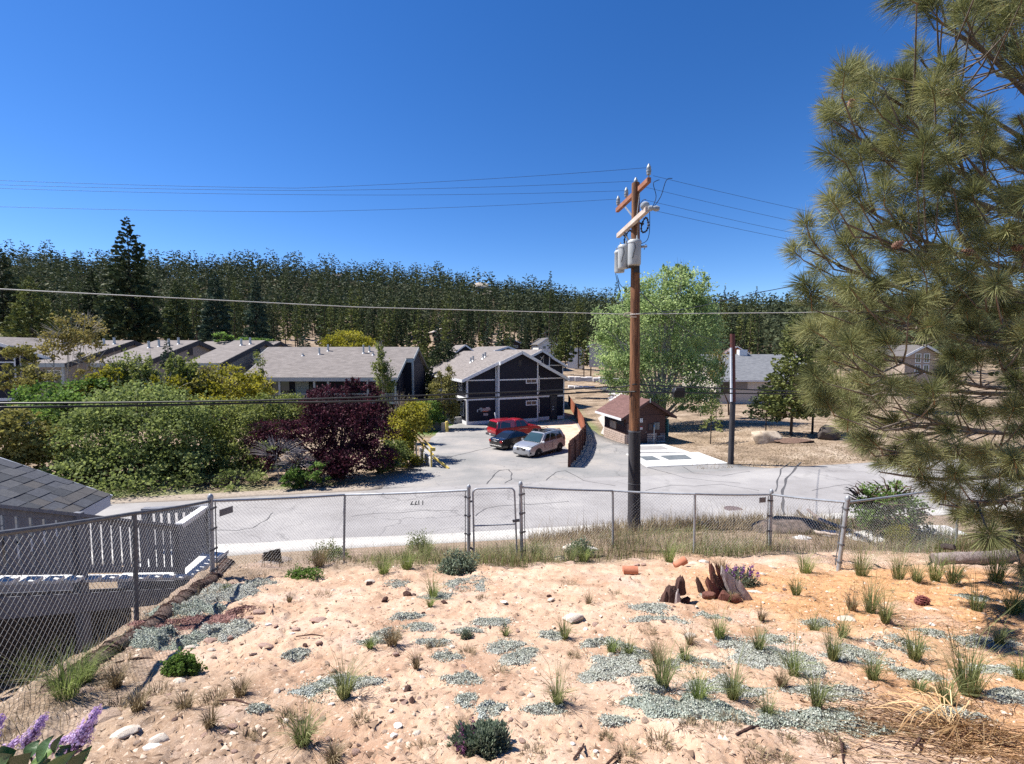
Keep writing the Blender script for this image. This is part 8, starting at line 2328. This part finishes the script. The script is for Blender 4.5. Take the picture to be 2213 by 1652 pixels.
# red-brown open cone at right
p = atm(1992, 1316); s = p.y / 1000
pc = thing('pine_cone', 'large red-brown pine cone lying in the needle litter', 'pine cone', (p.x, p.y, p.z + 9 * s), .4)
o = MB(); PCM = M('cone_red', (.12, .03, .028), (.22, .07, .06), 20, .8)
for ring in range(8):
    f = ring / 7; rad = 12 * s * sin(pi * (.12 + .72 * f)); x = (f - .5) * 34 * s
    for k in range(10):
        a = k * .628 + ring * .31
        o.bar((x, cos(a) * rad * .3, sin(a) * rad * .3), (x - 3 * s, cos(a) * rad, sin(a) * rad), 6 * s, 2.2 * s)
o.build('scales', PCM, pc)
# black boards in the mound behind the left fence bay
p = atg(590, 1218)
bb = thing('black_boards', 'three charred black boards standing in a stony mound behind the fence', 'boards', (p.x, p.y, p.z))
s = p.y / 1000
for i, (dx, h, w) in enumerate(((-13, 26, 12), (0, 30, 12), (13, 33, 11))):
    o = MB(); o.box((dx * s, 0, h * s / 2 - .03), (w * s, .05, h * s + .06), ry=-.10); o.build('board', M('charred', (.012, .011, .011), (.05, .045, .042), 4, .8, .5, 12, stretch=(5, 5, .7)), bb, bevel=.006)
o = MB(); o.box((-20 * s, .01, 9 * s), (5 * s, .05, 22 * s), ry=-.1); o.build('post', WEATH, bb)
rock('earth_mound', 'low stony mound holding the black boards', 'mound', (p.x, p.y + .1, p.z - .05), (.55, .4, .17), M('mound_soil', (.16, .13, .11), (.34, .28, .24), 10, .95, .9, 30), 84, sub=4)
# three black blocks by the road edge
items = []
for i, (px, py, w, h) in enumerate(((1517, 1142, 22, 15), (1545, 1138, 15, 14), (1574, 1136, 24, 14))):
    p = atg(px, py + 2); s = p.y / 1000
    bk = thing('black_block', ['black rounded block at the road edge, left one of three', 'black rounded block at the road edge, middle one of three', 'black rounded block at the road edge, right one of three'][i], 'block', tuple(p), 0, 'black blocks at the road edge')
    o = MB(); o.box((0, 0, h * s / 2 - .05), (w * s, .3, h * s + .1)); o.build('block', M('black_plastic', (.012, .012, .012), (.03, .028, .028), 5, .7), bk, bevel=.07, seg=3, smooth=True)
    o = MB(); o.box((0, -.1, h * s + .0), (w * s * .8, .1, .02)); o.build('lid', GALVD, bk)
# debris: logs and limbs behind the fence at right
LOGM = M('log_grey', (.16, .125, .115), (.30, .25, .235), 3, .95, .8, 10, stretch=(6, 6, 1))
def log(label, pts, r, mat, name='log', cat='log', n=9):
    P_ = [atg(px, py, lift) for px, py, lift in pts]
    o = MB(); 
    rg = random.Random(len(label))
    Q = []
    for i in range(len(P_) - 1):
        for k in range(4): Q.append(P_[i].lerp(P_[i + 1], k / 4) + Vector((0, rg.uniform(-.02, .02), rg.uniform(-.015, .015))))
    Q.append(P_[-1]); c = Q[0].copy()
    rd = r if hasattr(r, '__len__') else (r, r)
    o.tube([q - c for q in Q], [rd[0] + (rd[1] - rd[0]) * i / (len(Q) - 1) for i in range(len(Q))], n)
    k = o.build(name, mat, None, smooth=True); k.location = c; return tag(k, label, cat)
log('thick grey log lying behind the fence under the pine', [(2020, 1222, .10), (2075, 1222, .12), (2150, 1218, .12), (2215, 1210, .12)], (.11, .13), LOGM)
log('dark log on top of the thick grey log', [(2036, 1203, .20), (2062, 1206, .2)], (.06, .06), M('log_dark', (.03, .022, .02), (.06, .045, .04), 4, .9))
log('dark weathered plank end among the debris right of the fence corner', [(1722, 1122, .35), (1760, 1150, .12)], (.05, .06), M('log_dark', (.03, .022, .02)))
log('forked grey limb sticking out of the debris heap', [(1745, 1118, .34), (1775, 1142, .2), (1840, 1158, .1)], (.05, .05), LOGM)
log('pale limb lying along the debris heap', [(1715, 1144, .12), (1770, 1160, .1), (1815, 1165, .08)], (.045, .03), ARMW)
log('long grey limb on the white ground behind the fence', [(1820, 1150, .06), (1880, 1160, .06), (1935, 1158, .05)], (.04, .02), LOGM)
rock('debris_mound', 'dark mound of earth and brush behind the fence corner', 'mound', tuple(atg(1700, 1150)), (.95, .5, .34), M('dark_mound', (.05, .04, .034), (.16, .12, .10), 10, .95, 1, 20), 85, sub=4)
for i, (px, py, w, h, lab) in enumerate(((1870, 1163, 110, 18, 'white slab of rubble behind the leaning fence post'), (1735, 1166, 40, 12, 'white rubble piece in front of the debris mound'), (2030, 1150, 110, 24, 'white heap of rubble behind the thick grey log'), (1800, 1156, 60, 10, 'thin white rubble strip beside the debris mound'))):
    p = atg(px, py); s = p.y / 1000
    rock('rubble', lab, 'rubble', (p.x, p.y, p.z + .02), (w * s / 2, w * s * .3, max(.07, h * s * .45)), M('rubble_white', (.50, .48, .46), (.68, .66, .64), 4, .9, .7, 12), 90 + i, sub=4, rough=.4)
# sticks in the sand
items = []
for i, (px, py, qx, qy) in enumerate(((1990, 1590, 1968, 1625), (1800, 1570, 1822, 1650), (1240, 1640, 1262, 1600), (640, 1380, 700, 1385), (590, 1300, 585, 1340), (1590, 1600, 1640, 1575), (1310, 1650, 1340, 1618), (360, 1430, 400, 1425), (470, 1520, 540, 1535), (250, 1440, 330, 1420))):
    a, b_ = atm(px, py), atm(qx, qy); o = MB(); m_ = a.lerp(b_, .5) + Vector((.02, 0, .03)); o.tube([Vector((0, 0, .01)), m_ - a, b_ - a + Vector((0, 0, .01))], [.006, .008, .004], 6)
    k = o.build('stick', ROTTEN, None); k.location = a; tag(k, None, 'stick', 'dry sticks on the yard'); items.append((k, px, py, 'curved dark'))
place_labels(items, 'stick', LM)
# dark bark chunks
items = []
for i, (px, py, w) in enumerate(((880, 1287, 26), (832, 1302, 20), (798, 1262, 18), (1013, 1308, 14), (915, 1328, 12), (880, 1497, 26), (890, 1520, 22), (640, 1615, 22), (1186, 1288, 12), (960, 1305, 16), (660, 1395, 16), (660, 1615, 14), (1340, 1260, 10), (870, 1522, 14), (1150, 1655, 16), (850, 1650, 14))):
    p = atm(px, py); s = p.y / 1000
    o = rock('bark_chunk', 'x', 'bark', (p.x, p.y, p.z + .25 * w * s * .5), (w * s / 2, w * s * .3, w * s * .3), ROTTEN, 600 + i, 'dark bark chunks in the sand', sub=2, rough=.5, rz=rr.uniform(0, 3)); items.append((o, px, py, 'dark' if w > 15 else 'small dark'))
place_labels(items, 'bark chunk', LM)
# wattle roll holding the soil along the foot of the left fence
wt = MB(); pts = []
for k in range(40):
    y = 3.2 + 4.75 * k / 39; x = fence_left_x(y) + .17 + .03 * sin(y * 3); pts.append(Vector((x, y, zg(x + .05, y) - .03)))
o = thing('wattle_roll', 'dark straw wattle roll along the foot of the left fence', 'wattle', tuple(pts[20]))
wt.tube(pts, [.10 + .010 * (i % 2) for i in range(40)], 10); wt.build('roll', M('wattle_straw', (.055, .035, .028), (.17, .115, .09), 7, .95, 1, 25, stretch=(1, 6, 1)), o, world=True, smooth='all')
rb = MB()
for k in range(90):
    y = 3.25 + 4.65 * k / 89; x = fence_left_x(y) + .17 + .03 * sin(y * 3); z = zg(x + .05, y) - .03
    ring = [Vector((x + .112 * cos(a), y + .015 * sin(2 * a + k), z + .112 * sin(a))) for a in np.linspace(-.4, pi + .3, 7)]
    rb.tube(ring, .007, 4)
f = rb.build('netting', ROTTEN, o, world=True, fix=False)
# tan boulder and boards below the stairway
p = atg(45, 1372); rock('boulder', 'sunlit tan boulder under the stairway at the left edge', 'boulder', (p.x - .1, p.y, p.z + .05), (.62, .5, .30), TANR, 74, sub=4, rz=.5)
for i, (a, b_, w, lab) in enumerate((((62, 1350, .03), (140, 1335, .06), .05, 'sunlit board end under the stairway above the tan boulder'), ((165, 1352, .03), (300, 1318, .03), .018, 'long pale stick slanting in the shade under the stairway'))):
    P0, P1 = atg(*a), atg(*b_); o = MB(); o.bar(Vector(), P1 - P0, w * 2, w * .7); k = o.build('plank', ARMW, None, bevel=.003); k.location = P0; tag(k, lab, 'plank')
# heap of dry straw leaves
def straw():
    rg = np.random.default_rng(41); c = atm(2075, 1600)
    root = thing('straw_heap', 'heap of long dry straw leaves swept across the lower right corner', 'straw', tuple(c))
    for nm, n, org, ang, L, sp in (('straw_fan', 60, (2060, 1575), None, .42, .05), ('straw_sweep', 200, (2120, 1610), (-.5, .35), .9, .40), ('straw_sweep', 130, (1960, 1560), (-.55, .25), .7, .30), ('straw_sweep', 90, (2180, 1380), (-.2, .3), .7, .5)):
        p = atm(*org); V = []
        x = p.x + rg.normal(0, sp, n); y = p.y + rg.normal(0, sp * .55, n)
        a = rg.uniform(0, 6.28, n) if ang is None else rg.normal(ang[0], ang[1], n)
        l = L * rg.uniform(.5, 1.2, n); k = 5; bendv = rg.normal(0, .5, n); rise = rg.uniform(.01, .10 if ang is None else .04, n) * (2.2 if ang is None else 1)
        rows = []
        for i in range(k + 1):
            t = i / k - (.0 if ang is None else .5); aa = a + bendv * t
            qx = x + np.cos(aa) * l * t; qy = y + np.sin(aa) * l * t
            w = .0027 * (1 - abs(2 * i / k - 1) ** 3 * .8) * rg.uniform(.8, 1.2, n)
            z = hgt(qx, qy) + micro(qx, qy) + .008 + rise * np.sin(pi * np.clip(i / k, 0, 1))
            rows.append((np.stack([qx - np.sin(aa) * w, qy + np.cos(aa) * w, z], 1), np.stack([qx + np.sin(aa) * w, qy - np.cos(aa) * w, z + .003], 1)))
        Vv = np.stack([r for ab in rows for r in ab], 1)            # n, 2(k+1), 3
        Fc = np.concatenate([(np.arange(n)[:, None] * (2 * k + 2) + np.array([[2 * i, 2 * i + 1, 2 * i + 3, 2 * i + 2]])) for i in range(k)])
        o = fast(nm, Vv.reshape(-1, 3) - np.array(c), Fc, LEAF('straw', (.24, .13, .06), (.42, .27, .13), (.60, .44, .25), .1, .6), root, np.repeat(rg.random(n), 2 * k + 2)); o['kind'] = 'stuff'
straw()
# lilac at the lower left corner
def lilac():
    LLF = [M('lilac_leaf_lit', (.10, .175, .04), (.15, .23, .065), 9, .45, .3, 40), M('lilac_leaf_shaded', (.045, .085, .03), (.07, .12, .042), 9, .45, .3, 40)]  # sunlit and shaded leaf tones painted into two copies of one material
    FLW = LEAF('lilac_flower', (.34, .20, .44), (.52, .38, .60), (.74, .64, .78), .25, .6)
    FLB = LEAF('lilac_flower_dusky', (.20, .09, .20), (.34, .20, .33), (.52, .38, .50), .25, .6)
    Y0 = 1.75
    rootp = at(95, 1700, Y0); root = thing('lilac', 'lilac bush with pale purple flower spikes and broad leaves at the lower left corner', 'shrub', tuple(rootp))
    rg = np.random.default_rng(91); I = inv_of(root)
    sp = [((215, 1528), (168, 1600), 20, FLW), ((185, 1572), (165, 1612), 26, FLB), ((100, 1545), (55, 1608), 17, FLW), ((5, 1548), (-28, 1606), 18, FLW), ((158, 1590), (85, 1632), 15, FLW), ((45, 1595), (-30, 1655), 16, FLW), ((175, 1600), (140, 1640), 24, FLB)]
    stem = MB()
    for i, (t, b, r, m_) in enumerate(sp):
        Y = Y0 + .04 * (i % 3); T_, B_ = at(t[0], t[1], Y), at(b[0], b[1], Y - .02)
        n = 340; u = rg.random(n); rad = r * Y / 1000 * (1 - u * .75) ** .8 * np.sqrt(rg.uniform(.5, 1, n))
        a = rg.uniform(0, 6.28, n); ax = np.array((T_ - B_).normalized()); e1 = np.cross(ax, [0, 1, 0]); e1 /= np.linalg.norm(e1); e2 = np.cross(ax, e1)
        lob = 1 + .3 * np.sin(u * 22 + 2 * a)
        P = np.array(B_) + np.outer(u, np.array(T_ - B_)) + (np.cos(a) * rad * lob)[:, None] * e1 + (np.sin(a) * rad * lob)[:, None] * e2
        # florets: four petals each
        V = []; tt = []
        nrm = (np.cos(a)[:, None] * e1 + np.sin(a)[:, None] * e2) + ax * .35 + rg.normal(0, .25, (n, 3)); nrm /= np.linalg.norm(nrm, axis=1, keepdims=True)
        p1 = np.cross(nrm, unit(rg, n)); p1 /= np.linalg.norm(p1, axis=1, keepdims=True); p2 = np.cross(nrm, p1); s = .0055
        for q in range(4):
            d = p1 * cos(q * pi / 2) + p2 * sin(q * pi / 2); w_ = p1 * cos(q * pi / 2 + pi / 2) + p2 * sin(q * pi / 2 + pi / 2)
            V.append(np.stack([P, P + d * s * .6 + w_ * s * .35 + nrm * .001, P + d * s + nrm * .0015, P + d * s * .6 - w_ * s * .35 + nrm * .001], 1)); tt.append(np.repeat(np.clip(rg.random(n) * .6 + .4 * (1 - u), 0, 1), 4))
        V = np.concatenate(V).reshape(-1, 3); M4 = np.array(I); V = V @ M4[:3, :3].T + M4[:3, 3]
        o = fast('flower_spike', V, np.arange(len(V)).reshape(-1, 4), m_, root, np.concatenate(tt))
        stem.tube([T_.lerp(B_, .1), B_, B_.lerp(rootp, .5) + Vector((0, 0, -.01)), rootp + Vector((0, 0, -.12))], [.0015, .003, .005, .007], 6)
    stem.build('stems', BARK, root, world=True)
    # florets need a dark core so that the spikes read solid
    for i, (t, b, r, m_) in enumerate(sp):
        Y = Y0 + .04 * (i % 3); T_, B_ = at(t[0], t[1], Y), at(b[0], b[1], Y - .02); c = MB()
        c.tube([B_, B_.lerp(T_, .3), B_.lerp(T_, .9)], [r * Y / 1000 * .5, r * Y / 1000 * .5, .002], 8); c.build('flower_core', M('lilac_core', (.13, .07, .15), (.22, .13, .25), 30, .8), root, world=True, smooth=True)
    lv = [((20, 1655), (70, 1622), 26, 1), ((0, 1640), (40, 1620), 24, 0), ((85, 1648), (118, 1590), 17, 1), ((95, 1650), (112, 1612), 24, 0), ((60, 1640), (88, 1600), 16, 1), ((120, 1625), (140, 1585), 10, 1), ((128, 1610), (190, 1598), 12, 0), ((120, 1630), (178, 1612), 14, 1), ((100, 1665), (170, 1618), 14, 0), ((150, 1660), (195, 1618), 15, 1), ((165, 1660), (200, 1612), 12, 0), ((-20, 1665), (30, 1628), 26, 1), ((60, 1672), (110, 1640), 22, 1)]
    for i, (b, t, w, m_) in enumerate(lv):
        Y = Y0 - .02 - .015 * (i % 3); B_, T_ = at(b[0], b[1], Y), at(t[0], t[1], Y + rg.uniform(-.06, .06)); ax = T_ - B_; W = w * Y / 1000
        sd = Vector((-ax.z, rg.uniform(-.4, .4) * ax.length, ax.x)).normalized(); up = ax.cross(sd).normalized()
        vs = []; k = 7
        for j in range(k + 1):
            u = j / k; wd = W * sin(pi * u ** .75) ** .85 if 0 < u < 1 else 0.001
            c = B_ + ax * u + up * (.012 * sin(pi * u))
            vs += [c - sd * wd + up * .008, c, c + sd * wd + up * .008]
        fs = []
        for j in range(k): 
            for q in (0, 1): fs.append((3 * j + q, 3 * j + q + 1, 3 * j + q + 4, 3 * j + q + 3))
        o = MB(); o.add(vs, fs); lo = o.build('leaf', LLF[m_], root, world=True, smooth='all')
lilac()
print('OBJECTS', len(bpy.data.objects), 'TRIS', sum(len(o.data.loop_triangles) or sum(len(p.vertices) - 2 for p in o.data.polygons) if len(o.data.polygons) < 3000 else 2 * len(o.data.polygons) for o in COL.objects if o.type == 'MESH'))
